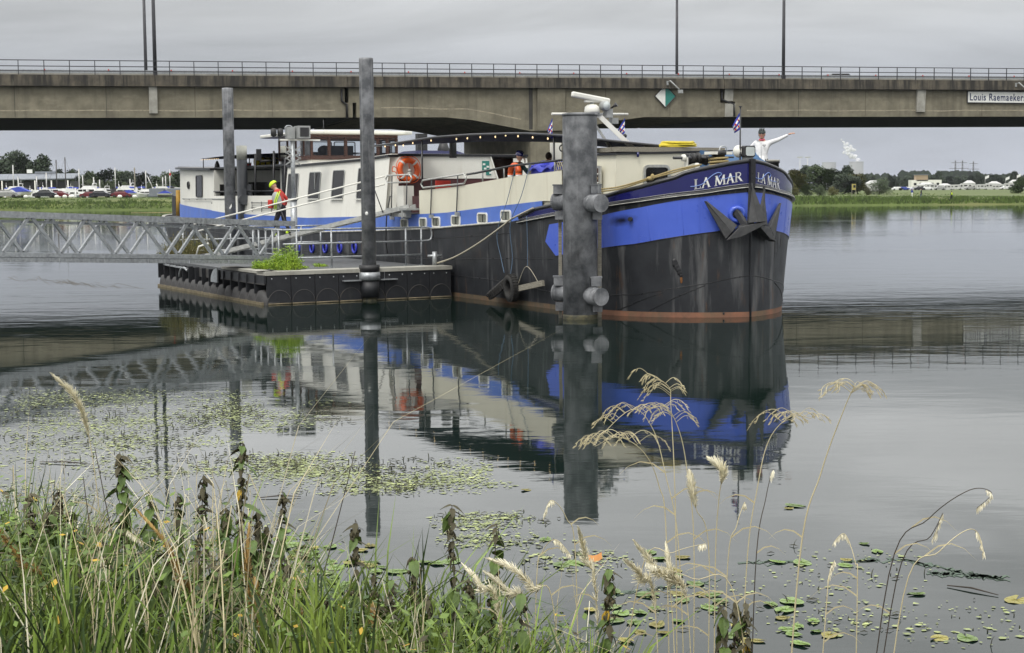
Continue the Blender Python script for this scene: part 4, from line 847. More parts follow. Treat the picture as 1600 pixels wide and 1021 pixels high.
MB().box(q(Lg / 2, -.575, .10), (1.1, Lg, .05), Matrix((-gs, dv.normalized(), dv.normalized().cross(gs))).transposed()).build('deck_plate', m_galv, ga)
MB().bar(q(-.2, .085, .045), q(Lg, .085, .045), .05, .11).build('side_channel', m_galv, ga)
for k in range(1, 11): MB().bar(q(k * 1.35 - .3, .115, -.01), q(k * 1.35 - .3, .115, .10), .035, .03).build('channel_clip', m_galv, ga)
MB().bar(q(.3, -.575, .03), q(Lg, -.575, .03), .5, .06).build('keel_beam', m_mastd, ga)

# ------------------------------------------------------------------ boarding plank of the barge
g0 = W(18.1, 7.6, 1.02); g1 = W(13.4, 2.85, 2.52)
gk = thing('boarding_plank', 'sloping aluminium boarding plank with handrails from the pontoon to the barge', 'gangplank', g0); v = g1 - g0; vn = v.normalized(); sd_ = Vector((vn.y, -vn.x, 0)).normalized()
if sd_.y > 0: sd_ = -sd_
for w_ in (-.3, .3): MB().bar(sd_ * w_, v + sd_ * w_ + vn * .3, .06, .13).build('side_beam', m_alu, gk)
nst = 24
for i in range(nst): MB().bar(v * ((i + .5) / nst) - sd_ * .27, v * ((i + .5) / nst) + sd_ * .27, v.length / nst - .03, .03).build('tread', m_alu, gk)
for w_ in (.36,):
    for h in (1.08, .84): MB().tube([v * -.02 + sd_ * w_ + Vector((0, 0, h)) - vn * .2, v * .93 + sd_ * w_ + Vector((0, 0, h))], .024, 8).build('handrail', m_white, gk)
    for f in (.06, .44, .9): MB().tube([v * (f + .02) + sd_ * w_, v * f + sd_ * w_ + Vector((0, 0, 1.08)) - vn * .25], .016, 6).build('stanchion', m_rail, gk)
MB().lathe([(.02, -.38), (.12, -.38), (.12, .38), (.02, .38)], vn * .05 + Vector((0, 0, -.02)), 14, axis=sd_).build('roller', m_plast, gk)
MB().tube([vn * -.2 + sd_ * .3 + Vector((0, 0, .1)), vn * -.1 + sd_ * .3 + Vector((0, 0, .35)), vn * .25 + sd_ * .3 + Vector((0, 0, .38))], .03, 8).build('lifting_handle', m_white, gk)
# ------------------------------------------------------------------ the barge: hull
barge = thing('river_barge', 'long passenger barge with black hull, blue bands and cream deckhouses, moored at the pontoon', 'barge', W(0, 0), UA)
LD_, LW_ = 3.35, 4.2
def hb(s, z):
    k = max(0, min(1, z / 2.6)); B = 2.68 + .10 * k; Lb = LW_ + (LD_ - LW_) * k
    t = max(0, min(1, s / Lb)); b = B * (1 - (1 - t) ** 3) ** .75
    Le = 43.1 + 2.3 * max(0, min(1, z / 1.8)); t2 = max(0, min(1, (s - 36) / (Le - 36)))
    return b * max(0, 1 - t2 ** 2.6) ** .55
def hp(s, z, sg=1, off=0):
    b = hb(s, z)
    if off:
        e = .004 + s * .002; s0 = max(0, s - e); db = (hb(s + e, z) - hb(s0, z)) / (s + e - s0)
        n = Vector((-db, 1)).normalized()
        s = s + n.x * off; b = b + n.y * off
    return Vector((s, sg * b, z))
def s_of_b(b, z):
    lo, hi = 0, 3.3
    for _ in range(40):
        m = (lo + hi) / 2
        if hb(m, z) < b: lo = m
        else: hi = m
    return lo
SB = [4.4 * (i / 30) ** 2.4 for i in range(31)]
ZT = lambda s: lerp(s, (0, .25, .5, .56, .64, .72, .8, 1.26, 2.1, 4.6, 5.4, 6.3, 6.8), (3.68, 3.55, 3.44, 3.42, 3.35, 3.29, 3.26, 3.09, 2.89, 2.64, 2.55, 2.32, 2.20))
ZN = lambda s: lerp(s, (0, .35, 1.26, 2.5, 4.6, 6.3), (3.14, 3.0, 2.82, 2.65, 2.44, 2.26))
ZBT = lambda s: lerp(s, (0, .06, 1.26, 2.4, 4.65, 6), (2.95, 2.93, 2.61, 2.40, 2.17, 2.0))
ZBB = lambda s: lerp(s, (0, .26, 1.4, 4.43, 6), (2.13, 2.03, 1.75, 1.37, 1.25))
ZW = lambda s: lerp(s, (6.8, 8.4, 11.5, 15.7, 22, 30, 35.7, 41, 45.4), (2.20, 2.11, 1.94, 1.79, 1.61, 1.66, 1.80, 1.92, 2.02))
ZB2 = lambda s: lerp(s, (5.2, 8.4, 11, 15.7, 22, 31, 37, 42, 49.6), (2.76, 2.57, 2.40, 2.26, 2.13, 2.22, 2.48, 2.66, 2.9))
def patch(name, mat, S, zlo, zhi, nz=4, off=0, parent=None, sides=(1, -1), smooth=True):
    b = MB()
    for sg in sides:
        b.grid([[hp(s, zlo(s) + (zhi(s) - zlo(s)) * j / nz, sg, off) for j in range(nz + 1)] for s in S], sm=smooth, flip=sg < 0)
    return b.build(name, mat, parent or barge)
SA = SB + [4.6, 5, 5.4, 5.8, 6.3, 6.79]
SM = [6.8 + 1.2 * i for i in range(25)]
SS = [36 + 9.35 * (1 - (1 - i / 22) ** 2) for i in range(23)]
SALL = SA + SM + SS
patch('boot_stripe', m_bootd, [s for s in SALL if s >= 4.4], lambda s: -.6, lambda s: .12, 3, .004)
patch('boot_stripe', m_boot, SB, lambda s: -.6, lambda s: .12, 3, .004)
patch('hull', m_black, SALL, lambda s: (.118 + .00 * s), lambda s: ZN(s) if s < 6.3 else (lerp(s, (6.3, 6.8), (2.26, 2.2)) if s < 6.8 else ZW(s)), 8)
patch('bow_band', m_blue, [s for s in SB if s <= 4.43] + [4.43, 4.7, 4.93], lambda s: ZBB(s) if s <= 4.43 else lerp(s, (4.43, 4.93), (ZBB(4.43), 1.72)), lambda s: ZBT(s) if s <= 4.7 else lerp(s, (4.7, 4.93), (ZBT(4.7), 1.73)), 6, .012)
SBW = [s for s in SA if s <= 6.3]
patch('bow_bulwark', m_navy, SBW, lambda s: ZN(s), ZT, 5, .006)
patch('bulwark_inside', m_cream, SBW[6:], lambda s: min(ZT(s) - .02, 2.62), ZT, 3, -.07)
for sg in (1, -1):
    MB().tube([hp(s, ZT(s), sg, -.02) for s in SBW] , .055, 8).build('bulwark_cap', m_blackp, barge)
    MB().tube([hp(s, ZN(s) - .055, sg, .03) for s in SBW], .05, 8).build('rubbing_strake', m_blackp, barge)
    MB().tube([hp(s, ZN(s) - .07, sg, .078) for s in SBW[2:]], .012, 5).build('strake_line', m_line, barge)
    MB().tube([hp(s, ZN(s) + .012, sg, .012) for s in SBW], .005, 5).build('bulwark_line', m_line, barge)
    MB().tube([hp(s, ZBB(s), sg, .012) for s in SB if s <= 4.43], .007, 5).build('band_edge', m_blackp, barge)
    for s in (.62, 1.15, 2.3, 3.3): MB().tube([hp(s, ZBB(s) + (ZBT(s) - ZBB(s)) * k / 5, sg, .0125) for k in range(6)], .005, 4).build('weld_seam', m_blue, barge)
    MB().tube([hp(s, ZW(s) + .01, sg, .015) for s in SM + SS[:-1]], .03, 6).build('white_strake', m_line, barge)
    # plate seams: raised weld lines and doubling strakes
    for zf, S in ((lambda s: lerp(s, (0, .4, 1.5, 4, 8, 20, 45), (.98, .80, .53, .40, .60, .7, .9)), SA + SM[:-1]), (lambda s: ZW(s) - .30, SM), (lambda s: lerp(s, (4.4, 7, 12, 25, 45), (1.30, 1.22, 1.02, .95, 1.1)), [s for s in SA if s > 4.4] + SM)):
        MB().tube([hp(s, zf(s), sg, .002) for s in S], .009, 4).build('plate_seam', m_blackp, barge)
    for s in (1.9, 3.1, 4.45, 8.1, 10.2, 12.4, 15.0, 18, 21, 24.5):
        z1 = ZW(s) - .3 if s > 6.8 else lerp(s, (0, .4, 1.5, 4, 8), (.98, .8, .53, .4, .6))
        MB().tube([hp(s, .17 + (z1 - .17) * k / 4, sg, .002) for k in range(5)], .006, 4).build('plate_seam', m_blackp, barge)
    MB().tube([hp(.4 + .9 * k / 6, .76 - .62 * k / 6, sg, .004) for k in range(7)], .009, 4).build('plate_seam', m_blackp, barge)
    MB().tube([hp(1.0 + 1.0 * k / 6, .6 - .46 * k / 6, sg, .004) for k in range(7)], .009, 4).build('plate_seam', m_blackp, barge)
    # rust and scrapes on the bow plating: runs of their own
    for l, z0, ln in ((1.15, 1.93, .55), (1.0, 1.95, .75), (1.32, 1.9, .35), (.62, 2.0, .3), (.7, 2.0, .22)):
        MB().tube([hp(s_of_b(l + .02 * math.sin(k * 2.1), z0 - ln * k / 6), z0 - ln * k / 6, sg, -.004) for k in range(7)], [.008, .008, .010, .008, .008, .007, .004], 4).build('tar_run', m_blackp, barge)
# stem bar and stern post
MB().tube([(-.012, 0, -.6), (-.012, 0, 1.0), (-.02, 0, 2.1), (-.02, 0, 3.0), (-.03, 0, 3.74)], [.026, .026, .028, .03, .04], 10).build('stem_bar', m_black, barge)
MB().box((-.035, 0, 3.42), (.11, .13, .62)).build('stem_head', m_blackp, barge)
MB().ell((-.03, 0, 2.95), (.06, .11, .09), 10, 8).build('stem_cap', m_blackp, barge)
# the tar blister with rust under it
b = MB(); l0 = 1.05
for l, z, r_ in ((1.62, 1.33, .075), (1.60, 1.27, .095), (1.57, 1.20, .085), (1.54, 1.13, .075), (1.52, 1.06, .07), (1.50, 1.0, .045)):
    q_ = hp(s_of_b(l, z), z, 1, .0); b.ell(q_, (.015, r_, r_ * 1.0), 9, 6, Matrix.Rotation(R(-25), 3, 'Z'))
b.build('tar_blister', m_blackp, barge)
b = MB(); q_ = hp(s_of_b(1.49, .90), .90, 1, .0); b.ell(q_, (.012, .035, .09), 8, 6, Matrix.Rotation(R(-25), 3, 'Z')); b.build('rust_spot', pm('orange_rust', (.24, .10, .03), (.14, .06, .02), .9, scale=14), barge)
MB().ell(hp(s_of_b(.62, .09), .09, 1, .0), (.02, .03, .03), 8, 6).build('drain_plug', m_blackp, barge)

# ---- serif lettering on both bows
def stroke(a, b_, w0, w1=None):
    a = Vector((a[0], a[1])); b_ = Vector((b_[0], b_[1])); d = (b_ - a).normalized(); n = Vector((-d.y, d.x)); w1 = w0 if w1 is None else w1
    return [a + n * w0 / 2, b_ + n * w1 / 2, b_ - n * w1 / 2, a - n * w0 / 2]
T_, t_ = .18, .11
def serif(x, y, w_=.34): return stroke((x - w_ / 2, y), (x + w_ / 2, y), .055)
GL = {'L': (.62, [stroke((.14, 0), (.14, 1), T_), serif(.14, 1 - .028), stroke((.0, .03), (.56, .03), .07), stroke((.55, .0), (.58, .26), .07, .04)]),
      'A': (.86, [stroke((.10, 0), (.42, 1.02), t_), stroke((.40, 1.02), (.74, 0), T_), stroke((.2, .36), (.62, .36), .07), serif(.10, .028, .3), serif(.74, .028, .32)]),
      'M': (1.12, [stroke((.13, 0), (.18, 1), t_), stroke((.17, 1), (.55, .08), T_), stroke((.55, .06), (.93, 1), t_), stroke((.92, 1), (.99, 0), T_), serif(.13, .028, .3), serif(.99, .028, .34), stroke((.04, .97), (.22, .97), .055), stroke((.9, .97), (1.06, .97), .055)]),
      'R': (.86, [stroke((.14, 0), (.14, 1), T_), serif(.14, .028), stroke((.02, .97), (.2, .97), .055)] + [stroke(p, q, .1) for p, q in (((.14, .965), (.42, .965)), ((.42, .965), (.58, .87)), ((.58, .89), (.62, .74)), ((.62, .76), (.55, .6)), ((.56, .62), (.4, .52)), ((.42, .525), (.14, .525)))] + [stroke((.36, .54), (.72, .05), T_), stroke((.70, .06), (.9, -.02), .07, .04)])}
def letters(sg, la, lb, za, zb_, ha, hb__):
    txt = 'LA MAR'; wd_ = {' ': .34}; tot = sum(GL[c][0] + .06 if c != ' ' else .34 for c in txt); x0 = 0
    def mp_(u, v):
        k = u / tot; l = la + (lb - la) * k; z = za + (zb_ - za) * k + v * (ha + (hb__ - ha) * k)
        return hp(s_of_b(abs(l), z), z, sg, .016)
    for c in txt:
        if c == ' ': x0 += .34; continue
        b = MB()
        for pl_ in GL[c][1]:
            a_, b2, c2, d2 = pl_; n = 5; rows = []
            for i in range(n + 1):
                t = i / n; p = a_ + (b2 - a_) * t; q = d2 + (c2 - d2) * t
                rows.append([mp_(x0 + p.x, p.y), mp_(x0 + q.x, q.y)])
            b.grid(rows, sm=False); b.grid(rows, sm=False, flip=True)
        b.build('letter', m_lettw, barge); x0 += GL[c][0] + .06
    # the pale wave drawn over the letters
    k_ = [(-.35, .35), (.1, .32), (.7, .4), (1.2, .75), (1.7, 1.12), (2.2, 1.3), (2.55, 1.22), (2.62, 1.06), (2.45, .95), (2.35, .8)]
    MB().tube([mp_(u, v) - Vector((0, 0, 0)) for u, v in catmull([(a_, b2, 0) for a_, b2 in k_], 5) for u, v in [(u, v)]] if False else [mp_(p.x, p.y) for p in catmull([(a_, b2, 0) for a_, b2 in k_], 5)], .010, 5).build('wave_emblem', m_wave, barge)
    MB().tube([mp_(u, v) for u, v in ((2.45, .62), (3.0, .56), (3.6, .64), (4.1, .62))], .007, 5).build('wave_emblem', m_wave, barge)
def hit(px, py, sg):
    best = None; d = ray(px, py); inv = Matrix.Rotation(-UA, 4, 'Z')
    for i in range(4000):
        t = 34 + i * .002; P = inv @ (Vector((0, 0, EYE)) + d * t - W(0, 0))
        if P.x < 0: continue
        if sg * P.y <= hb(P.x, P.z): return P
    return None
LB = [(.5, 2.9)]
letters(1, 1.30, .205, 3.02, 3.215, .235, .225)
letters(-1, -.21, -1.17, 3.20, 2.985, .215, .255)

# ---- anchors in the bow pockets
OK_ = [1]
def P2(u, z, off): # point on the tangent plane of the starboard bow
    a_ = Vector((.20, .66, 0)); td = Vector((.47, .883, 0)); no = Vector((-.883, .47, 0)); q = a_ + td * u + no * (off * OK_[0]); return Vector((q.x, q.y, z))
def anchor(sg, label):
    t = thing('bow_anchor', label, 'anchor', W(0, 0), UA, 'anchors hung in the bow')
    def fx(v): return Vector((v.x, sg * v.y, v.z))
    def pris(nm, pts, off, th, m_=m_steel):
        b = MB(); a_ = [fx(P2(u, z, off)) for u, z in pts]; e = fx(P2(0, 0, off + th)) - fx(P2(0, 0, off)); b.prism(a_ if sg > 0 else a_[::-1], e); o = b.build(nm, m_, t, bevel=.012); return o
    def wedge(nm, tip, b0, b1, mid):
        b = MB(); tp = [fx(P2(tip[0] + d, tip[1], mid)) for d in (-.035, .035)]; tq = [fx(P2(tip[0] + d, tip[1], mid + .05)) for d in (-.035, .035)]
        A = [fx(P2(*b0, mid - .05)), fx(P2(*b1, mid - .05)), fx(P2(*b1, mid + .16)), fx(P2(*b0, mid + .16))]
        ridge = fx(P2((b0[0] + b1[0]) / 2, (b0[1] + b1[1]) / 2, mid + .2)); tr = fx(P2(tip[0], tip[1], mid + .09))
        b.add([tp[0], tp[1], tq[1], tq[0], *A, ridge, tr], [(0, 1, 5, 4), (1, 2, 6, 5), (2, 9, 8, 6), (9, 3, 7, 8), (3, 0, 4, 7), (4, 5, 6, 8, 7), (0, 3, 9, 2, 1)])
        return b.build(nm, m_steel, t, bevel=.008)
    return t, fx, pris, wedge
def u_of(px): # measured along the bow from the hawse, metres
    return (1150 - px) * .0158 - .326
ZO = [0]
def zz(py): return ZO[0] + 2.435 - (py - 335) * .0150
for sg, lb in ((1, 'black fluked anchor drawn up on the near bow, big fluke pointing left'), (-1, 'black anchor on the far side of the stem seen edge on')):
    t, fx, pris, wedge = anchor(sg, lb); ZO[0] = 0 if sg > 0 else -.07; OK_[0] = 1 if sg > 0 else .5
    wedge('fluke', (u_of(1101), zz(314)), (u_of(1147), zz(352)), (u_of(1130), zz(373)), .22)
    wedge('fluke', (u_of(1167), zz(287)), (u_of(1162), zz(348)), (u_of(1190), zz(346)), .30)
    b = MB(); lo_ = [(u_of(1130), zz(375)), (u_of(1150), zz(354)), (u_of(1188), zz(346)), (u_of(1186), zz(352)), (u_of(1152), zz(370))]
    pris('crown_plate', lo_, .12, .34)
    b = MB(); b.bar(fx(P2(u_of(1149), zz(330), .02)), fx(P2(u_of(1160), zz(352), .24)), .11, .13); b.build('shank', m_steel, t)
    b = MB(); b.bar(fx(P2(u_of(1150), zz(355), .3)), fx(P2(u_of(1172), zz(349), .34)), .1, .09); b.build('hinge_pin', m_steel, t)
    OK_[0] = 1
    # hawse pipe rim belongs to the hull
    h = MB(); c_ = fx(P2(u_of(1150), zz(335), -.03)); nrm = fx(P2(0, 0, 1)) - fx(P2(0, 0, 0)); nrm = Vector((nrm.x, nrm.y, -.1))
    h.torus(c_ + nrm.normalized() * .05, .155, .055, nrm, 24, 10); h.build('hawse_pipe', m_blue, barge); MB().lathe([(.13, 0), (.13, .02), (0, .02)], c_ + nrm.normalized() * .03, 18, axis=nrm).build('hawse_hole', m_plast, barge)
# scupper pipe with a soot patch on the blue band
q_ = hp(1.48, 2.34, 1, 0); MB().cyl(q_ - Vector((-.1, .1, 0)), q_ + Vector((-.06, .1, -.01)), .05, n=14).build('scupper_pipe', m_plast, barge)
mb2 = m_blue.copy(); mb2.name = 'bow_band_paint'; t_ = mb2.node_tree; bs_ = t_.nodes['Principled BSDF']; src_ = bs_.inputs['Base Color'].links[0].from_socket
tc2 = t_.nodes.new('ShaderNodeTexCoord'); mp2 = t_.nodes.new('ShaderNodeMapping'); mp2.vector_type = 'TEXTURE'; mp2.inputs['Location'].default_value = (1.74, 2.4, 2.30); mp2.inputs['Scale'].default_value = (.42, 9, .15); mp2.inputs['Rotation'].default_value = (0, R(7), 0)
t_.links.new(tc2.outputs['Object'], mp2.inputs[0]); ln_ = t_.nodes.new('ShaderNodeVectorMath'); ln_.operation = 'LENGTH'; t_.links.new(mp2.outputs[0], ln_.inputs[0])
ns_ = t_.nodes.new('ShaderNodeTexNoise'); ns_.inputs['Scale'].default_value = 9; t_.links.new(tc2.outputs['Object'], ns_.inputs['Vector']); ad_ = t_.nodes.new('ShaderNodeMath'); ad_.operation = 'MULTIPLY_ADD'; ad_.inputs[1].default_value = .5; t_.links.new(ns_.outputs['Fac'], ad_.inputs[0]); t_.links.new(ln_.outputs['Value'], ad_.inputs[2])
mr_ = t_.nodes.new('ShaderNodeMapRange'); mr_.inputs['From Min'].default_value = .35; mr_.inputs['From Max'].default_value = 1.25; mr_.inputs['To Min'].default_value = .96; mr_.inputs['To Max'].default_value = 0; t_.links.new(ad_.outputs[0], mr_.inputs['Value'])
mx_ = t_.nodes.new('ShaderNodeMix'); mx_.data_type = 'RGBA'; t_.links.new(mr_.outputs[0], mx_.inputs['Factor']); t_.links.new(src_, mx_.inputs['A']); mx_.inputs['B'].default_value = (.012, .012, .02, 1); t_.links.new(mx_.outputs['Result'], bs_.inputs['Base Color'])
for o_ in barge.children:
    if o_.name.startswith('bow_band'): o_.data.materials[0] = mb2

# ------------------------------------------------------------------ decks, bands, bulwarks, houses
def deck(name, s0, s1, z, ins, mat, th=.06):
    S = [s0 + (s1 - s0) * i / 24 for i in range(25)]; b = MB()
    A = [(s, max(.02, hb(s, z) - ins), z) for s in S] + [(s, -max(.02, hb(s, z) - ins), z) for s in S[::-1]]
    b.prism(A[::-1], (0, 0, -th)); return b.build(name, mat, barge)
deck('foredeck', .12, 4.6, 2.80, .09, m_deck); deck('main_deck', 4.6, 15.6, 2.36, .12, m_deck); deck('aft_deck', 24.3, 33.3, 2.3, .15, m_deck); deck('stern_deck', 33.2, 45.2, 1.95, .03, m_deck)
deck('gunwale', 6.5, 49.3, 1.78, -.0, m_deck, .05) if False else None
SBB = [5.2 + .8 * i for i in range(37)]
patch('side_band', m_blueb, SBB, lambda s: (ZW(s) if s > 6.8 else 2.2) - .03, ZB2, 2, -.09)
for sg in (1, -1):   # narrow side ledge on top of the black hull
    MB().grid([[hp(s, ZW(s) + .012, sg, .01), hp(s, ZW(s) + .012, sg, -.10)] for s in SM + SS[1:-2]], flip=sg > 0).build('side_ledge', m_line, barge)
ZBU = lambda s: lerp(s, (4.1, 6.73, 8.93, 10.08, 12.62), (3.53, 3.41, 3.25, 3.16, 3.06))
SU = [4.2 + .3508 * i for i in range(25)]
for sg in (1, -1):
    patch('deck_bulwark', m_cream, SU, ZB2, ZBU, 3, -.09, sides=(sg,)); patch('bulwark_inside', m_cream, SU, lambda s: 2.37, ZBU, 2, -.15, sides=(sg,))
    MB().grid([[hp(s, ZBU(s), sg, -.088), hp(s, ZBU(s) , sg, -.152)] for s in SU], flip=sg > 0).build('bulwark_top', m_cream, barge)
    e = MB(); e.add([hp(12.62, z, sg, o) for z, o in ((2.36, -.09), (2.36, -.15), (3.06, -.15), (3.06, -.09))], [(0, 1, 2, 3)]); e.build('bulwark_end', m_white, barge)
    zr = lambda s: lerp(s, (3.8, 5.84, 6.9, 8.92, 9.6), (3.80, 3.73, 3.69, 3.53, 3.49))
    rl = MB().tube([hp(s, zr(s), sg, -.12) for s in (3.9, 4.8, 5.8, 6.9, 8, 8.9, 9.5)], .03, 8).build('bulwark_rail', m_blackp, barge)
    for s in (4.6, 5.95, 7.3, 8.55): MB().tube([hp(s, ZBU(s), sg, -.12), hp(s, zr(s), sg, -.12)], .022, 6).build('stay', m_grey, rl)
    # boarding gate hoops
    o_ = -.06
    for s0, s1, z0, z1, za, zb__ in ((9.42, 12.43, 3.24, 3.51, 3.14, 3.36), (13.05, 15.0, 3.32, 3.545, 3.31, 3.535)):
        r_ = (z1 - z0) / 2; P = [hp(s0 + .15, z1, sg, o_), hp(s1 - .15, zb__, sg, o_), hp(s1, (za + zb__) / 2, sg, o_), hp(s1 - .15, za, sg, o_), hp(s0 + .15, z0, sg, o_), hp(s0, (z0 + z1) / 2, sg, o_)]
        h_ = MB().tube(P, .026, 8, closed=True).build('gate_hoop', m_alu, barge)
        for f in (.18, .75):
            s = s0 + (s1 - s0) * f; MB().tube([hp(s, lerp(f, (0, 1), (z1, zb__)), sg, o_), hp(s, ZB2(s) - .08, sg, .0)], .018, 6).build('stanchion', m_rail, h_); MB().box(hp(s, ZB2(s) - .08, sg, -.02), (.14, .1, .1)).build('foot_socket', m_grey, h_)
# cabin windows in the blue band
def win(parent, c, w_, h_, ax, no, mf, mg, nm='window', fr=.05, curtain=True, rim=.035):
    """framed window; ax = horizontal direction, no = outward normal"""
    ax = Vector(ax).normalized(); no = Vector(no).normalized(); up = no.cross(ax); 
    if up.z < 0: up = -up
    c = Vector(c); f = MB(); Rm = Matrix((ax, no, up)).transposed()
    n = 20; rc = (.22 if min(w_, h_) < .5 else .07) * min(w_, h_)
    def rr_(w2, h2, r_):
        P = []
        for cx, cz, a0 in ((w2 - r_, h2 - r_, 0), (-w2 + r_, h2 - r_, 90), (-w2 + r_, -h2 + r_, 180), (w2 - r_, -h2 + r_, 270)):
            for k in range(5): a_ = R(a0 + 22.5 * k); P.append((cx + r_ * math.cos(a_), cz + r_ * math.sin(a_)))
        return P
    o_ = rr_(w_ / 2 + fr, h_ / 2 + fr, rc + fr); i_ = rr_(w_ / 2, h_ / 2, rc); m = len(o_)
    L_ = lambda p, d: c + ax * p[0] + up * p[1] + no * d
    vs_ = [L_(p, 0) for p in o_] + [L_(p, rim) for p in o_] + [L_(p, rim) for p in i_] + [L_(p, .0) for p in i_]
    f.add(vs_, [(k + a_ * m, (k + 1) % m + a_ * m, (k + 1) % m + (a_ + 1) * m, k + (a_ + 1) * m) for a_ in range(3) for k in range(m)], sm=False)
    fo = f.build(nm, mf, parent)
    p = MB(); p.add([L_(q, .012) for q in i_], [tuple(range(m))]); p.build('pane', mg, fo if parent == barge else parent)
    if curtain:
        p = MB()
        for x0, x1 in ((-.5, -.08), (.06, .5)):
            p.grid([[L_((w_ * (x0 + (x1 - x0) * k / 6) * .96, z), .014 + .006 * (k % 2)) for z in (-h_ * .44, h_ * .44)] for k in range(7)], sm=False)
        p.build('curtain', m_curt, fo)
    return fo
for s0, s1 in ((13.99, 13.44), (12.64, 12.11), (11.75, 11.20), (10.47, 9.89), (8.83, 8.22), (7.45, 6.86)):
    s = (s0 + s1) / 2; zc = lerp(s, (6.8, 8.5, 10.2, 11.5, 13.7), (2.38, 2.275, 2.19, 2.13, 2.05)); w_ = s0 - s1 - .1
    for sg in (1, -1): win(barge, hp(s, zc, sg, -.088), w_, .23, (1, 0, 0), (0, sg, 0), m_white, m_glass, 'cabin_window', .045, True)
# oval blue portholes low in the black hull aft
for x in (466, 487.5, 508, 531, 554):
    d = ray(x, 387); Pn = Matrix.Rotation(-UA, 4, 'Z') @ (d); l0 = Matrix.Rotation(-UA, 4, 'Z') @ (Vector((0, 0, EYE)) - W(0, 0)); t = (2.74 - l0.y) / Pn.y; Pz = l0 + Pn * t
    for sg in (1, -1):
        c_ = hp(Pz.x, Pz.z, sg, .0); rg = MB(); rg.tube([c_ + Vector((.17 * math.cos(a_), sg * .02, .17 * math.sin(a_))) for a_ in [k * math.pi / 12 for k in range(24)]], .04, 7, closed=True); ro = rg.build('porthole', m_blueplast, barge)
        MB().lathe([(.15, 0), (.15, .01), (0, .012)], c_ + Vector((0, sg * .004, 0)), 18, axis=(0, sg, 0)).build('pane', m_glass, ro)

# ---- main deckhouse
ZR = lambda s: lerp(s, (15.2, 17.5, 24.45), (4.13, 4.05, 3.96))
def wall(name, mat, S, yb, yt, zl, zh, sides=(1, -1)):
    b = MB()
    for sg in sides: b.grid([[(s, sg * yb, zl(s)), (s, sg * yt, zh(s))] for s in S], sm=False, flip=sg < 0)
    return b.build(name, mat, barge)
SH = [15.24, 17.5, 20, 22, 24.45]
wall('house_side', m_white, SH, 2.66, 2.46, lambda s: ZB2(s) - .03, ZR)
b = MB(); b.prism([(s, 2.52, ZR(s) + .0) for s in SH] + [(s, -2.52, ZR(s)) for s in SH[::-1]], (0, 0, .07)); b.build('house_roof', m_blackp, barge)
b = MB(); b.prism([(s, 2.40, ZR(s) + .072) for s in SH] + [(s, -2.40, ZR(s) + .072) for s in SH[::-1]], (0, 0, .03)); b.build('roof_deck', m_white, barge)
for k, (s0, s1, zt_) in enumerate(((24.27, 23.14, 3.73), (22.12, 20.98, 3.75), (19.90, 18.80, 3.78), (17.69, 16.79, 3.82))):
    for sg in (1, -1):
        zc = (zt_ + 2.79) / 2; y = 2.66 + (2.46 - 2.66) * (zc - 2.2) / (4.0 - 2.2)
        nrm = Vector((0, sg * 1.85, .2)).normalized()
        fo = win(barge, (( s0 + s1) / 2, sg * (y + .004), zc), s0 - s1 - .1, zt_ - 2.79 - .05, (1, 0, 0), nrm, m_grey, m_glass, 'saloon_window', .03, False, .03)
        if k in (1, 3): MB().box((( s0 + s1) / 2 - .05, sg * (y + .02), zc), (.03, .02, zt_ - 2.84)).build('sash_bar', m_grey, fo)
        MB().box(((s0 + s1) / 2, sg * (y + .045 + .07), 2.79), (s0 - s1, .05, .03)).build('sill', m_white, fo)
b = MB(); b.add([(24.45, 2.66, 2.2), (24.45, 2.46, 3.96), (24.45, -2.46, 3.96), (24.45, -2.66, 2.2)], [(0, 1, 2, 3)]); b.build('house_back', m_white, barge)
# front wall with its sloping end, maroon dado
xf = 15.2
b = MB(); b.add([(xf, 2.18, 3.44), (xf, 2.10, 4.14), (xf, -1.10, 4.16), (xf, -1.36, 3.44)], [(0, 1, 2, 3)]); b.build('front_wall', m_white, barge)
b = MB(); b.add([(xf + .02, 2.30, 2.33), (xf + .02, 2.18, 3.44), (xf + .02, -1.36, 3.44), (xf + .02, -1.75, 2.33)], [(0, 1, 2, 3)]); b.build('dado', m_maroon, barge)
b = MB(); b.add([(xf + .3, 2.64, 2.2), (xf + .3, 2.465, 4.13), (xf - .005, 2.09, 4.14), (xf - .005, 2.30, 2.33)], [(0, 1, 2, 3), (3, 2, 1, 0)]); b.build('corner_panel', m_white, barge)
MB().bar((xf - .02, -1.10, 4.16), (xf - .02, -1.75, 2.33), .05, .05).build('wall_edge', m_white, barge)
MB().bar((xf - .03, 2.2, 4.19), (xf - .03, -2.5, 4.19), .07, .07).build('roof_edge', m_blackp, barge)
MB().box((xf + .9, -1.9, 3.2), (.06, 1.2, 1.8)).build('companion_door', m_brown, barge)
b = MB(); b.add([(xf + 1.2, -1.1, 2.3), (xf + 1.2, -1.1, 4.1), (xf + 1.2, -2.5, 4.1), (xf + 1.2, -2.6, 2.3)], [(0, 1, 2, 3)]); b.build('companion_back', m_white, barge)
b = MB(); b.add([(xf - .02, -2.0, 2.3), (xf - .02, -1.95, 4.1), (xf - .02, -2.48, 4.1), (xf - .02, -2.62, 2.3)], [(0, 1, 2, 3)]); b.build('front_wall', m_white, barge)
MB().box((xf - .015, -.93, 3.86), (.02, .26, .30)).box((xf - .015, -1.03, 3.62), (.02, .18, .14)).build('safety_sign', m_signg, barge)
for dy, dz in ((-.86, 3.90), (-1.0, 3.82), (-.9, 3.76), (-1.1, 3.62)): MB().box((xf - .03, dy, dz), (.01, .09, .06)).build('safety_symbol', m_signw, barge)
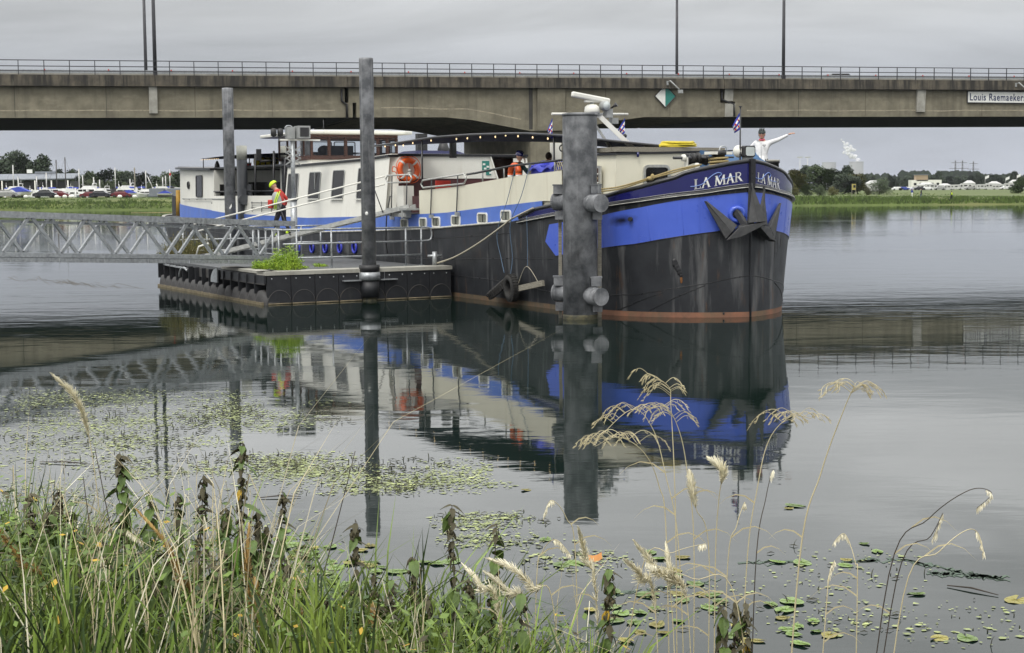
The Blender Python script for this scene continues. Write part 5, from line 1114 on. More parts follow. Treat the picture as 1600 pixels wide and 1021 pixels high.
# box steps and the folding landing step at the gate
MB().box((14.35, 2.35, 2.85), (.5, .35, .72)).build('gate_locker', m_white, barge)
b = MB(); b.box((13.4, 2.85, 2.50), (1.5, .5, .06)); b.box((13.9, 2.95, 2.38), (.08, .3, .2)); b.box((13.0, 2.95, 2.36), (.08, .3, .24)); b.box((13.3, 3.05, 2.33), (.9, .07, .12)); b.build('landing_step', m_grey, barge)
MB().box((13.35, 2.0, 2.64), (1.2, .6, .5)).build('bench', m_maroon, barge)

# ---- wheelhouse
wx0, wx1, wy, wz0, wz1, wzs = 23.95, 27.3, 1.72, 2.35, 5.17, 4.34
b = MB()
for sg in (1, -1): b.add([(wx0, sg * wy, wz0), (wx1, sg * wy, wz0), (wx1, sg * wy, wzs), (wx0, sg * wy, wzs)], [(0, 1, 2, 3)])
b.add([(wx0, wy, wz0), (wx0, wy, wzs), (wx0, -wy, wzs), (wx0, -wy, wz0)], [(0, 1, 2, 3)]); b.add([(wx1, wy, wz0), (wx1, wy, wzs), (wx1, -wy, wzs), (wx1, -wy, wz0)], [(0, 1, 2, 3)])
wh = b.build('wheelhouse', m_white, barge)
b = MB(); b.box((wx0, 0, 4.30), (.1, 2 * wy + .08, .13)); b.box((wx0, 0, 5.11), (.1, 2 * wy + .08, .12))
for sg in (1, -1): b.box(((wx0 + wx1) / 2, sg * wy, 4.30), (wx1 - wx0, .1, .13)); b.box(((wx0 + wx1) / 2, sg * wy, 5.11), (wx1 - wx0, .1, .12))
b.box((wx1, 0, 4.30), (.1, 2 * wy, .13)); b.box((wx1, 0, 5.11), (.1, 2 * wy, .12)); b.build('window_rail', m_brown, wh)
yy = [wy, 1.02, .36, -.30, -.95, -1.33, -wy]
for y in yy: MB().box((wx0, y, 4.705), (.1, .07, .68)).build('mullion', m_brown, wh)
for i in range(6):
    y0, y1 = yy[i], yy[i + 1]; c_ = (wx0 - .005, (y0 + y1) / 2, 4.695); win(wh, c_, y0 - y1 - .13, .60, (0, 1, 0), (-1, 0, 0), m_brown, m_clear, 'window_frame', .035, False, .03)
for sg in (1, -1):
    xs = [wx0, 24.7, 25.5, 26.4, wx1]
    for x in xs: MB().box((x, sg * wy, 4.705), (.07, .1, .68)).build('mullion', m_blackp if sg > 0 else m_brown, wh)
    for i in range(4): win(wh, ((xs[i] + xs[i + 1]) / 2, sg * (wy + .005), 4.695), xs[i + 1] - xs[i] - .13, .60, (1, 0, 0), (0, sg, 0), m_brown, m_clear, 'window_frame', .05, False, .03)
for y in (-1.0, 0, 1.0): win(wh, (wx1 + .005, y, 4.695), .85, .60, (0, 1, 0), (1, 0, 0), m_brown, m_clear, 'window_frame', .035, False, .03)
b = MB(); b.prism([(22.9, 1.6, 5.17), (23.2, 2.05, 5.17), (28.6, 2.05, 5.17), (29.0, 1.7, 5.17), (29.0, -1.7, 5.17), (28.6, -2.05, 5.17), (23.2, -2.05, 5.17), (22.9, -1.6, 5.17)], (0, 0, .12)); b.build('wheelhouse_roof', m_white, wh, bevel=.03)
MB().box((25.6, 0, 5.30), (3.4, 2.2, .06)).build('roof_hatch', m_white, wh)
MB().box((24.9, .2, 4.5), (.5, .9, .55)).build('steering_console', m_dark, wh)
b = MB(); b.ell((25.6, .55, 4.62), (.2, .26, .2), 10, 8); b.box((25.6, .55, 4.3), (.35, .55, .5)); b.build('helm_chair', m_dark, wh)
MB().box((26.5, 1.74, 3.4), (1.0, .06, 1.9)).build('side_door', m_blackp, wh)
b = MB(); b.tube([(27.3, 1.8, 4.3), (27.6, 2.4, 4.25)], .05, 6); b.box((27.65, 2.45, 4.5), (.1, .18, .44)); b.build('mirror_lamp', m_plast, wh)
b = MB(); b.tube([(25.0, .8, 5.3), (25.0, .8, 5.75)], .015, 5); b.build('aerial', m_rail, wh); MB().ell((27.0, 1.2, 5.36), (.12, .12, .1), 8, 6).build('roof_lamp', m_grey, wh)
# roof things on the main house
tag(MB().box((0, 0, 0), (1.6, 2.0, .14), taper=.7).build('solar_cover', m_canv, None, W(16.6, .4, 4.29), UA), 'dark blue cover lying on the roof behind the lifebuoy wall', 'cover')
tag(MB().lathe([(.0, -.25), (.16, -.25), (.2, 0), (.12, .25), (0, .28)], n=12).build('roof_vent', m_plast, None, W(16.2, .1, 4.4), UA), 'small black round vent on the roof above the lifebuoy', 'vent')
tag(MB().box((0, 0, .35), (.2, .34, .68)).build('signal_lamp', m_plast, None, W(16.3, .85, 4.22), UA), 'tall dark lamp box on the roof left of the canopy pole', 'lamp')

# ---- stern deckhouse and covered aft deck
b = MB(); SC = [33.1, 34, 35] + [35 + 7.6 * (1 - (1 - i / 14) ** 2) for i in range(1, 15)]
yb = lambda s: 2.56 * max(.0, 1 - (max(0, s - 34.3) / 8.32) ** 2.6) ** .55
zr_ = lambda s: lerp(s, (33.1, 38, 44), (3.99, 4.10, 4.25)); zf_ = lambda s: ZB2(s) - .02
for sg in (1, -1): b.grid([[(s, sg * yb(s), zf_(s)), (s, sg * yb(s) * .985, zr_(s))] for s in SC], flip=sg < 0)
b.build('stern_house', m_white, barge)
b = MB()
for sg in (1, -1): b.grid([[(s, sg * (yb(s) + .035), ZW(s) - .02), (s, sg * (yb(s) + .03), zf_(s) + .02)] for s in [33.1] + SC[1:]], flip=sg < 0)
b.build('side_band', m_blueb, barge)
b = MB(); b.prism([(s + .25 * max(0, s - 36) / 6, yb(s) + .15, zr_(s)) for s in SC[:-1]] + [(43.9, .9, 4.25), (44.1, 0, 4.25), (43.9, -.9, 4.25)] + [(s + .25 * max(0, s - 36) / 6, -yb(s) - .15, zr_(s)) for s in SC[:-1][::-1]], (0, 0, .09)); b.build('stern_roof', m_blackp, barge)
b = MB(); b.add([(33.1, 2.56, 2.2), (33.1, 2.52, 4.0), (33.1, -2.52, 4.0), (33.1, -2.56, 2.2)], [(0, 1, 2, 3)]); b.build('stern_house_front', m_white, barge)
b = MB(); b.box((33.06, -.45, 3.18), (.06, 3.0, .62)); b.box((33.06, 2.0, 3.15), (.06, .6, .5)); b.build('saloon_front_window', m_glass, barge)
MB().bar((33.02, 2.5, 3.05), (33.02, .6, 3.05), .1, .05).build('shelf', m_blackp, barge)
win(barge, (35.1, yb(35.1) + .004, 3.34), .82, .86, (1, 0, 0), (0, 1, .02), m_blackp, m_glass, 'stern_window', .04, False, .03)
rg = MB(); c_ = Vector((36.9, yb(36.9) + .004, 3.40)); rg.tube([c_ + Vector((.15 * math.cos(a_), .01, .15 * math.sin(a_))) for a_ in [k * math.pi / 10 for k in range(20)]], .025, 6, closed=True); rp_ = rg.build('porthole', m_blackp, barge); MB().lathe([(.14, 0), (.14, .01), (0, .012)], c_, 16, axis=(0, 1, 0)).build('pane', m_glass, rp_)
b = MB(); b.tube([(s, yb(s) + .07, 2.80) for s in (38.0, 37, 35.5, 34, 33.1, 31.5)], .02, 6)
for s in (38, 36.8, 35.5, 34.2, 33.2): b.tube([(s, yb(s) + .07, 2.80), (s, yb(s) - .02, 2.76)], .014, 5)
b.build('grab_rail', m_grey, barge); MB().box((31.8, 2.58, 2.62), (3.0, .06, .05)).build('shelf', m_blackp, barge)
wall('aft_bulwark', m_white, [24.4, 27, 30, 33.15], 2.64, 2.60, lambda s: ZB2(s) - .03, lambda s: 2.92)
MB().prism([(24.3, 2.5, 4.02), (24.3, -2.5, 4.02), (33.2, -2.5, 4.04), (33.2, 2.5, 4.04)], (0, 0, .07)).build('aft_deck_roof', m_blackp, barge)
for s, z1 in ((31.7, 4.05), (27.9, 4.55), (25.8, 4.6), (24.6, 4.3)):
    MB().tube([(s, 2.56, 2.3), (s, 2.5, z1)], .04, 8).build('awning_post', m_blackp, barge)
for s0, s1, z in ((24.6, 27.9, 3.1), (27.9, 33.0, 3.1)): MB().tube([(s0, 2.58, z), (s1, 2.58, z)], .03, 6).build('deck_rail', m_blackp, barge)
b = MB()
for z in (2.75, 2.55): b.tube([(24.5, 2.68, z - .1), (28, 2.68, z - .1)], .016, 5)
for s in (24.6, 25.7, 26.8, 27.9): b.tube([(s, 2.68, 2.3), (s, 2.68, 2.7)], .014, 5)
b.build('side_ladder_rail', m_rail, barge)
# thin awning over the aft roof
b = MB(); b.grid([[(s, y, 4.56 + .05 * math.cos(y * .8) - .012 * abs(s - 31)) for y in (-1.6, -.8, 0, .8, 1.6, 2.3)] for s in (26.3, 28, 30, 32, 34, 35.9)]); b.grid([[(s, y, 4.60 + .05 * math.cos(y * .8) - .012 * abs(s - 31)) for y in (-1.6, -.8, 0, .8, 1.6, 2.3)] for s in (26.3, 28, 30, 32, 34, 35.9)], flip=True)
aw = b.build('aft_awning', m_canv, barge)
for s in (26.5, 29.5, 32.5, 35.6):
    for y in (-1.5, 2.2): MB().tube([(s, y, 4.1), (s, y, 4.56)], .02, 6).build('pole', m_rail, aw)
bl = MB()
for k in range(11): bl.ell((33.2 + .24 * k, 2.3, 4.48), (.012, .012, .018), 6, 4)
bl.build('light_string', m_bulb, aw)
MB().lathe([(.03, 0), (.12, .03), (.1, .18), (.03, .34)], (34.6, 1.9, 4.08), 10).build('roof_lantern', m_plast, barge)
# stern gear
b = MB(); b.box((43.9, .4, 2.2), (.8, 1.0, .5)); b.box((43.6, 1.0, 2.45), (.6, .5, .9)); b.build('stern_winch', m_plast, barge); MB().tube([(44.5, .4, 2.1), (44.6, .5, 2.75), (43.9, 1.2, 2.9)], .05, 7).build('tiller_arm', m_plast, barge)
MB().tube([(41.2, 1.72, 2.0), (41.2, 1.72, 3.2)], [.12, .10], 10).build('stern_post', pm('ochre_paint', (.42, .24, .03), (.3, .17, .025), .6, scale=5), barge)
MB().box((42.5, 1.7, 3.95), (.07, .07, .12)).build('port_lamp', m_red, barge)
# ---- fore deckhouse
fx_ = 3.2
b = MB(); b.add([(fx_, 1.76, 2.7), (fx_, 1.70, 3.90), (fx_, -2.1, 3.98), (fx_, -2.15, 2.7)], [(0, 1, 2, 3)]); b.build('fore_house_front', m_cream, barge)
b = MB()
b.add([(fx_, 1.76, 2.3), (4.75, 1.95, 2.3), (4.75, 1.88, 3.88), (fx_, 1.70, 3.90)], [(0, 1, 2, 3)])
b.add([(fx_, -2.15, 2.3), (4.75, -2.15, 2.3), (4.75, -2.1, 3.95), (fx_, -2.1, 3.98)], [(3, 2, 1, 0)]); b.add([(4.75, 1.95, 2.3), (4.75, -2.15, 2.3), (4.75, -2.1, 3.95), (4.75, 1.88, 3.88)], [(0, 1, 2, 3)])
b.build('fore_house_side', m_cream, barge)
b = MB(); b.prism([(fx_ - .06, 1.78, 3.9), (5.0, 1.98, 3.9), (5.0, -2.15, 3.97), (fx_ - .06, -2.15, 4.0)], (0, 0, .045)); b.build('fore_house_roof', m_blackp, barge)
b = MB()
for k in range(5): b.box((3.5 + .32 * k, -.1, 4.04), (.30, 3.3, .12))
b.build('hatch_boards', m_wood, barge)
win(barge, (fx_ - .002, .52, 3.385), .68, .40, (0, 1, 0), (-1, 0, 0), m_alu, m_glass, 'fore_window', .07, False, .05)
MB().box((3.95, 1.885, 3.14), (.62, .05, .98)).build('door_frame', m_alu, barge); MB().box((3.98, 1.905, 3.12), (.50, .04, .90)).build('door', m_brown, barge)
for z in (2.85, 3.2, 3.42): MB().ell((3.72, 1.93, z), (.03, .02, .03), 8, 5).build('door_hinge', m_alu, barge)
MB().cyl((fx_ - .08, 1.12, 3.96), (fx_ - .08, 1.12, 3.84), .03, n=8).build('roof_bracket', m_navy, barge)
# winches on the foredeck
wi = MB(); wi.box((1.75, .15, 3.1), (.5, .9, .7)); wo = wi.build('anchor_winch', m_plast, barge)
d = MB(); d.cyl((1.75, 1.0, 3.79), (1.75, -.3, 3.79), .035, n=8); d.build('winch_shaft', m_rail, wo)
for y, r_, m_ in ((.72, .085, m_white), (.44, .12, m_plast), (.30, .13, m_plast)): MB().lathe([(.02, -.03), (r_, -.03), (r_, .03), (.02, .03)], (1.72, y, 3.79), 18, axis=(0, 1, 0)).build('winch_wheel', m_white if y == .72 else m_plast, wo)
MB().lathe([(.12, -.3), (.15, -.28), (.1, -.1), (.1, .1), (.15, .28), (.12, .3)], (1.9, .2, 3.76), 16, axis=(0, 1, 0)).build('winch_drum', m_plast, wo)
MB().lathe([(.02, -.03), (.085, -.03), (.085, .03), (.02, .03)], (1.5, .48, 3.58), 18, axis=(0, 1, 0)).build('winch_wheel', m_white, wo)
for y in (.62, -.3): MB().box((1.75, y, 3.45), (.1, .05, .7)).build('winch_frame', m_white, wo)
bo = MB(); bo.lathe([(.16, 2.8), (.16, 3.85), (.2, 3.86), (.2, 3.95), (.0, 3.97)], (1.35, -.05, 0), 16); bol = bo.build('double_bollard', m_plast, barge); MB().box((1.35, -.05, 3.9), (.3, .62, .07)).build('bollard_cap', m_white, bol)
MB().cyl((1.35, .3, 3.80), (1.35, -.5, 3.80), .025, n=6).build('bollard_pin', m_rail, bol)
tag(MB().tube([W(1.35 + .19 * math.cos(a * .52), -.05 + (.24) * math.sin(a * .52), 3.5 + .0065 * a) for a in range(46)], .03, 6).build('coiled_mooring_rope', m_rope), 'yellowish mooring rope wound round the bollards on the foredeck', 'rope')
tag(MB().tube(catmull([W(fx_ + .4 + .28 * math.sin(a * .9) * (1 + .12 * math.sin(a * 2.2)), -.42 + .5 * math.cos(a * .9) * (1 + .1 * math.cos(a * 1.7)), 4.13 + .0032 * a) for a in range(40)], 4), .02, 6).build('yellow_hose', m_hose), 'bright yellow hose coiled on the roof of the fore deckhouse', 'hose')
# blue tarpaulin over gear on the foredeck
b = MB(); rows = []
for i in range(9):
    y = -.62 - 1.5 * i / 8; rows.append([(1.9, y, 3.2), (2.0, y, 3.60 + .02 * math.sin(i * 2)), (2.3, y, 3.96 + .015 * math.sin(i * 1.7)), (2.9, y, 4.0 + .02 * math.cos(i * 2.1)), (3.1, y, 3.2)])
b.grid(rows); b.add([rows[0][k] for k in range(5)], [(0, 1, 2, 3, 4)]); b.add([rows[-1][k] for k in range(5)], [(4, 3, 2, 1, 0)])
b.build('tarpaulin', m_tarp, None, W(0, 0), UA); o = bpy.data.objects['tarpaulin']; tag(o, 'faded blue tarpaulin over a box on the foredeck behind the searchlight', 'tarpaulin')
MB().tube(catmull([(2.6, -1.0, 4.0), (2.6, -1.05, 4.1), (2.6, -1.2, 4.1), (2.6, -1.25, 4.0)], 4), .015, 6).build('deck_handle', m_alu, barge)
# bow searchlight and jackstaff
sl = MB(); sl.prism([(.30, -.20 + x * .155, 3.915 + z * .135) for x, z in ((-1, -.75), (-.75, -1), (.75, -1), (1, -.75), (1, .75), (.75, 1), (-.75, 1), (-1, .75))], (.16, 0, 0)); slo = sl.build('bow_searchlight', m_plast, barge)
MB().prism([(.285, -.20 + x * .125, 3.915 + z * .105) for x, z in ((-1, -.75), (-.75, -1), (.75, -1), (1, -.75), (1, .75), (.75, 1), (-.75, 1), (-1, .75))], (.03, 0, 0)).build('lens', m_lens, slo)
MB().ell((.56, -.06, 3.92), (.14, .14, .15), 12, 8).build('lamp_back', m_white, slo); MB().cyl((.42, -.22, 3.4), (.42, -.22, 3.8), .035, n=8).build('bracket', m_plast, slo); MB().box((.42, -.22, 3.74), (.16, .22, .1)).build('yoke', m_grey, slo)
MB().tube([(.45, -.02, 2.8), (.45, -.02, 4.97)], [.024, .016], 8).build('jackstaff', m_rail, barge); MB().cyl((.45, -.02, 4.96), (.45, -.02, 4.985), .04, n=10).build('truck', m_rail, barge)
MB().lathe([(.15, 2.8), (.15, 3.66), (.17, 3.66), (.17, 3.72), (0, 3.73)], (1.35, -1.72, 0), 16, ).build('capstan_post', m_plast, barge); MB().lathe([(.172, 3.70), (.172, 3.745), (0, 3.75)], (1.35, -1.72, 0), 16).build('post_cap', m_concl, barge)
# Frisian style pennants: blue and white diagonal stripes with red leaf marks
def pennant(px0, lb, pts, s, l, z, flip=1, ball=None):
    t = thing('pennant', lb, 'flag', W(s, l, z), 0, 'blue and white striped flags')
    n = 8; m = 6
    def P(u, v):  # u along the hoist (down), v along the fly
        return Vector((-v * .25 * flip * (1 - u * .35), .07 * math.sin(v * 5 + u * 3) - .02, -u * .52 - v * .42 + v * u * .3))
    t.scale = (.8, .8, .8)
    st = [(0, .22, m_textf), (.22, .42, m_signw), (.42, .62, m_textf), (.62, .82, m_signw), (.82, 1.0, m_textf)]
    for u0, u1, mt in st:
        b = MB(); b.grid([[P(u0 + (u1 - u0) * i / 3, j / m) for j in range(m + 1)] for i in range(4)]); b.build('stripe', mt, t)
    for u, v in ((.32, .3), (.72, .35), (.32, .7), (.72, .75)):
        b = MB(); b.add([P(u, v) + Vector((.03 * math.cos(a), -.012, .04 * math.sin(a))) for a in [k * math.pi / 3 for k in range(6)]], [tuple(range(6))]); b.build('leaf_mark', m_red, t)
    if ball: MB().ell((0, 0, -.62), (.075,) * 3, 10, 8).build('ball', ball, t)
m_textf = pm('flag_blue', (.03, .05, .36), (.025, .04, .3), .7, scale=5)
pennant(0, 'striped flag on the jackstaff at the bow', None, .45, -.02, 4.86)
pennant(0, 'striped flag with a black ball on the right end of the radar mast yard', None, 6.9, -.95, 5.02, 1, m_plast)
pennant(0, 'striped flag with a blue ball on the left end of the radar mast yard', None, 6.9, 1.38, 4.98, .7, m_blueplast)
# radar mast
ma = MB(); ma.bar((6.3, -1.00, 4.02), (6.9, -.02, 5.14), .15, .13); mast = ma.build('radar_mast', m_white, barge)
MB().bar((6.9, -.62, 4.03), (7.05, -.05, 4.85), .05, .06).build('mast_brace', m_alu, mast); MB().bar((6.9, -.50, 4.10), (7.0, -.05, 4.80), .03, .03).build('mast_brace', m_alu, mast)
MB().tube([(6.9, 1.40, 5.09), (6.9, -1.05, 5.125)], .032, 8).build('yard', m_white, mast)
MB().lathe([(.2, 5.12), (.22, 5.18), (.2, 5.3), (.12, 5.36), (0, 5.38)], (6.9, .12, 0), 16).build('radar_base', m_white, mast)
MB().box((6.9, .1, 5.10), (.3, .5, .05)).build('mast_top_plate', m_grey, mast)
MB().box((0, 0, 0), (.13, 1.22, .15)).build('radar_scanner', m_white, mast, (6.85, .19, 5.545), 0, .04); bpy.data.objects['radar_scanner'].rotation_euler = (R(8), 0, 0)
MB().box((6.87, .12, 5.45), (.1, .5, .05)).build('scanner_arm', m_white, mast); MB().cyl((6.9, .12, 5.36), (6.9, .12, 5.47), .06, n=10).build('scanner_neck', m_grey, mast)
MB().lathe([(.0, -.02), (.10, -.02), (.135, .03), (.13, .16), (.08, .2), (0, .2)], (6.62, -.17, 5.32), 18, axis=(1, .1, .05)).build('mast_searchlight', m_grey, mast); MB().lathe([(0, 0), (.12, 0), (.12, .012), (0, .012)], (6.595, -.172, 5.318), 18, axis=(1, .1, .05)).build('searchlight_glass', m_lens, mast)
MB().box((6.75, -.3, 5.13), (.2, .2, .24)).build('horn_box', m_grey, mast); MB().lathe([(.02, 0), (.03, .1), (.07, .2)], (6.7, -.36, 5.26), 10, axis=(-.6, -.5, .5)).build('horn', m_plast, mast)
MB().box((6.85, -.55, 4.93), (.18, .2, .16)).build('wind_box', m_grey, mast)
b = MB(); b.tube([(4.6, -.2, 4.1), (4.3, .1, 4.2), (4.1, .3, 4.13)], .03, 6); b.box((4.4, 0, 4.18), (.2, .1, .06)); b.build('deck_cleat', m_plast, barge)
# ---- canopy over the midship deck
def cz(s, y): return lerp(s, (4.0, 4.8, 7, 10, 12.3, 16.2), (4.34, 4.42, 4.56, 4.63, 4.64, 4.52)) - .075 * (2.3 - y) * (1 if s < 10 else .6)
b = MB(); rows = []
for i in range(17):
    s = 4.1 + (16.4 - 4.1) * i / 16; yl = lerp(s, (4.1, 9.5, 13.0, 16.4), (-2.2, -2.1, .6, 2.05)); rows.append([(s, 2.3 + (yl - 2.3) * j / 6, cz(s, 2.3 + (yl - 2.3) * j / 6)) for j in range(7)])
b.grid(rows); b.grid([[(x, y, z + .025) for x, y, z in r_] for r_ in rows], flip=True); cp = b.build('canopy', m_canv, barge)
MB().tube([(s, 2.33, cz(s, 2.3)) for s in [4.1 + (17.5 - 4.1) * i / 16 for i in range(17)]], .035, 8).build('canopy_edge', m_rail, cp)
MB().tube([(s, -2.1, cz(s, -2.1) - .02) for s in (4.1, 7, 10.2)], .03, 8).build('canopy_edge', m_alu, cp); MB().tube([(4.1, 2.3, cz(4.1, 2.3)), (4.1, -2.2, cz(4.1, -2.2))], .03, 8).build('canopy_edge', m_rail, cp)
for s, y, zl in ((13.2, 2.3, 2.4), (5.25, 2.3, 2.4), (9.6, -2.1, 2.4), (5.5, -2.1, 2.4), (7.6, -2.12, 2.4)): MB().tube([(s, y, zl), (s, y, cz(s, y))], .028, 8).build('canopy_pole', m_blackp, cp)
for s in (16.0, 15.2, 14.6, 13.9, 12.6, 10.9, 10.2, 9.4, 8.5, 7.9, 7.2, 6.4, 5.6): 
    q_ = (s, 2.28, cz(s, 2.3) - .07 - .03 * math.sin(s * 7)); MB().ell(q_, (.02, .02, .03), 8, 6).build('light_bulb', m_bulb, cp)
b = MB(); b.torus((10.2, -.9, 4.28), .10, .02, (-.9, .2, 0), 16, 6); b.cyl((10.2, -.9, 4.38), (10.2, -.9, 4.55), .015); b.build('hanging_ring', m_plast, cp)
MB().box((13.9, .9, 4.32), (.14, .18, .5)).build('hanging_lantern', m_plast, cp); MB().box((11.3, -1.3, 4.2), (.1, .35, .55)).build('hanging_box', m_white, cp)
# aft roof load
t = thing('liferaft_barrel', 'yellow banded barrel lying on the roof of the covered aft deck', 'barrel', W(31.6, .75, 4.32), UA)
MB().lathe([(.0, -.52), (.17, -.5), (.2, -.4), (.2, .4), (.17, .5), (0, .52)], n=18, axis=(0, 1, 0)).build('barrel', m_hose, t)
for y in (-.36, -.15, .1, .34): MB().lathe([(.206, y - .03), (.206, y + .03)], n=18, axis=(0, 1, 0)).build('band', m_plast, t)
t = thing('blue_drum', 'blue rounded drum beside the yellow barrel', 'drum', W(31.4, -.05, 4.30), UA); MB().ell((0, 0, 0), (.24, .2, .2), 14, 10).build('shell', m_blueplast, t); MB().torus((0, 0, .0), .2, .02, (0, 1, 0), 16, 6).build('rim', m_grey, t)
t = thing('deck_box', 'little red and white box on the aft roof', 'box', W(31.9, 1.6, 4.17), UA); MB().box((0, 0, 0), (.3, .5, .16)).build('case', m_red, t); MB().box((0, 0, .1), (.32, .52, .04)).build('lid', m_white, t)
# ---- loose things on the barge
def lifebuoy(nm, lb, P, ax, Rr, r_, group=None):
    t = thing(nm, lb, 'lifebuoy', P, UA, group); A = Vector((0, 0, 1)).rotation_difference(Vector(ax)).to_matrix()
    MB().tube([A @ Vector((Rr * math.cos(2 * math.pi * i / 28), Rr * math.sin(2 * math.pi * i / 28), 0)) for i in range(28)], r_, 12, closed=True).build('ring', m_orange, t)
    for k in range(4):
        a0 = math.pi / 4 + k * math.pi / 2
        MB().tube([A @ Vector((Rr * math.cos(a0 + d), Rr * math.sin(a0 + d), 0)) for d in (-.1, 0, .1)], r_ * 1.05, 12).build('tape', m_refl, t)
    MB().tube([A @ Vector(((Rr + r_ * (1.15 + .5 * abs(math.sin(2 * a)))) * math.cos(a), (Rr + r_ * (1.15 + .5 * abs(math.sin(2 * a)))) * math.sin(a), 0)) for a in [2 * math.pi * i / 48 for i in range(48)]], .012, 5, closed=True).build('grab_line', m_orange, t)
    return t, A
lz = W(15.1, 1.88, 3.72)
t, A = lifebuoy('lifebuoy', 'orange lifebuoy hanging on the cream wall of the main deckhouse', lz, (-1, 0, .05), .305, .092)
b = MB(); b.lathe([(.0, -.12), (.055, -.1), (.06, .05), (.03, .1), (0, .11)], (-.06, 0, -.08), 12); b.build('rescue_light', m_white, t); MB().lathe([(.06, 0), (.062, .03)], (-.06, 0, -.06), 12).build('light_band', m_plast, t); MB().tube([(-.06, 0, .03), (-.05, .02, .32)], .012, 5).build('cord', m_orange, t)
MB().tube(catmull([(-.05, .42, .05), (-.05, .55, .1), (-.05, .58, -.05), (-.05, .47, -.08), (-.05, .38, -.3)], 4), .014, 5).build('cord', m_orange, t)
t = thing('horseshoe_lifebuoy', 'orange horseshoe lifebuoy hung inside the midship rail', 'lifebuoy', W(7.0, 2.5, 3.50), UA)
MB().tube([(.22 * math.cos(a), 0, .2 * math.sin(a) + (0 if math.sin(a) > 0 else a * 0)) for a in [math.pi * k / 12 for k in range(13)]], .085, 10).build('arch', m_orange, t)
for sx in (-1, 1): MB().tube([(sx * .22, 0, 0), (sx * .22, 0, -.28)], .085, 10).build('arm', m_orange, t); MB().tube([(sx * .22, 0, -.05), (sx * .22, 0, -.15)], .088, 10).build('tape', m_refl, t)
t = thing('blue_crate', 'blue box with a folded blue cloth on top behind the midship rail', 'box', W(5.55, 2.25, 3.42), UA); MB().box((0, 0, 0), (1.15, .5, .55)).build('box', m_blueplast, t, bevel=.02)
b = MB(); b.grid([[(-.62 + .155 * i, y, .29 + .06 * math.sin(i * 1.4) + .05 * math.cos(y * 6) - (.13 if abs(y) > .25 else 0)) for y in (-.34, -.2, 0, .2, .34)] for i in range(9)]); b.build('cloth', m_blueplast, t)
tag(MB().tube(catmull([W(4.55 + .09 * math.sin(a * 2.1), 2.4 + .02 * a, 3.62 + .13 * math.cos(a * 2.1)) for a in range(14)], 4), .014, 5).build('white_line_coil', m_ropew), 'coil of pale line hung on the midship rail beside the blue box', 'rope')
t = thing('folded_chair', 'red and grey folded chair on the midship deck behind the boarding gate', 'chair', W(13.0, 1.6, 2.36), UA)
MB().box((0, 0, .45), (.45, .45, .06)).build('seat', m_grey, t); MB().box((.2, 0, .85), (.06, .5, .3)).build('backrest', m_red, t)
for sx in (-1, 1):
    for sy in (-1, 1): MB().cyl((sx * .2, sy * .2, 0), (sx * .2, sy * .2, .45), .018, n=6).build('leg', m_rail, t)
t = thing('deck_table', 'dark deck table under the canopy', 'table', W(10.8, 1.1, 2.36), UA); MB().box((0, 0, .74), (1.4, .8, .04)).build('table_top', m_plast, t)
for sx in (-1, 1): MB().cyl((sx * .5, 0, 0), (sx * .5, 0, .73), .03, n=8).build('leg', m_rail, t)
# ---- fenders along the hull, their lines and the mooring ropes
def tyre(lb, P, ax, rot=0):
    t = thing('tyre_fender', lb, 'tyre', P, UA); A = Vector((0, 0, 1)).rotation_difference(Vector(ax)).to_matrix()
    prof = [(.20, -.09), (.235, -.115), (.32, -.11), (.355, -.07), (.36, 0), (.355, .07), (.32, .11), (.235, .115), (.20, .09), (.19, 0), (.20, -.09)]
    MB().lathe(prof, n=32, axis=ax).build('tyre', m_tyre, t)
    b = MB()
    for k in range(30):
        a = 2 * math.pi * k / 30
        for s_ in (-1, 1): b.box(A @ Vector((.358 * math.cos(a), .358 * math.sin(a), s_ * .05)), (.035, .045, .075), A @ Matrix.Rotation(a, 3, 'Z'))
    b.build('tread', m_tyre, t)
tyre('round worn tyre hanging as a fender between two blue lines', W(6.45, 2.93, .46), (.12, 1, -.05))
tyre('old tyre lying tilted against the hull just above the water, left of the round one', W(7.15, 2.95, .40), (.35, .55, .75))
t = thing('plank_fender', 'tilted wooden plank hung as a fender right of the tyre', 'fender', W(5.45, 2.88, .55), UA); MB().bar((.85, 0, -.12), (-.65, .02, .12), .07, .15).build('plank', m_wood, t)
def rope(nm, lb, P, r_, m_, cat='rope'): return tag(MB().tube(catmull(P, 6), r_, 6).build(nm, m_), lb, cat)
rope('fender_line', 'left blue line from the rail down to the tyre fenders', [W(6.62, 2.68, 3.70), W(6.9, 2.78, 2.8), W(7.28, 2.90, 1.9), W(7.15, 2.86, 1.25), W(6.75, 2.98, .85)], .009, m_ropeb)
rope('fender_line', 'middle blue line tied to the rail and holding the round tyre', [W(5.85, 2.68, 3.72), W(6.1, 2.80, 2.9), W(6.5, 2.92, 2.15), W(6.47, 2.88, 1.3), W(6.45, 2.95, .82)], .009, m_ropeb)
rope('fender_line', 'right blue line hanging from the bow bulwark to the wooden plank', [W(5.75, 2.84, 2.36), W(5.72, 2.84, 1.4), W(5.7, 2.86, 1.05)], .009, m_ropeb)
rope('fender_bridle', 'short pale line spread to both ends of the wooden plank', [W(6.2, 2.9, .46), W(5.72, 2.88, 1.06), W(5.0, 2.91, .64)], .008, m_ropew)
rope('mooring_rope', 'pale mooring rope running up from the pontoon corner to the barge side', [W(10.75, 3.05, .95), W(9.6, 3.0, 1.18), W(8.2, 2.95, 1.62), W(7.0, 2.9, 2.08), W(6.55, 2.86, 2.28), W(5.4, 2.84, 2.58)], .024, m_ropew)
pk = base + Vector((.30, .02, 2.98))
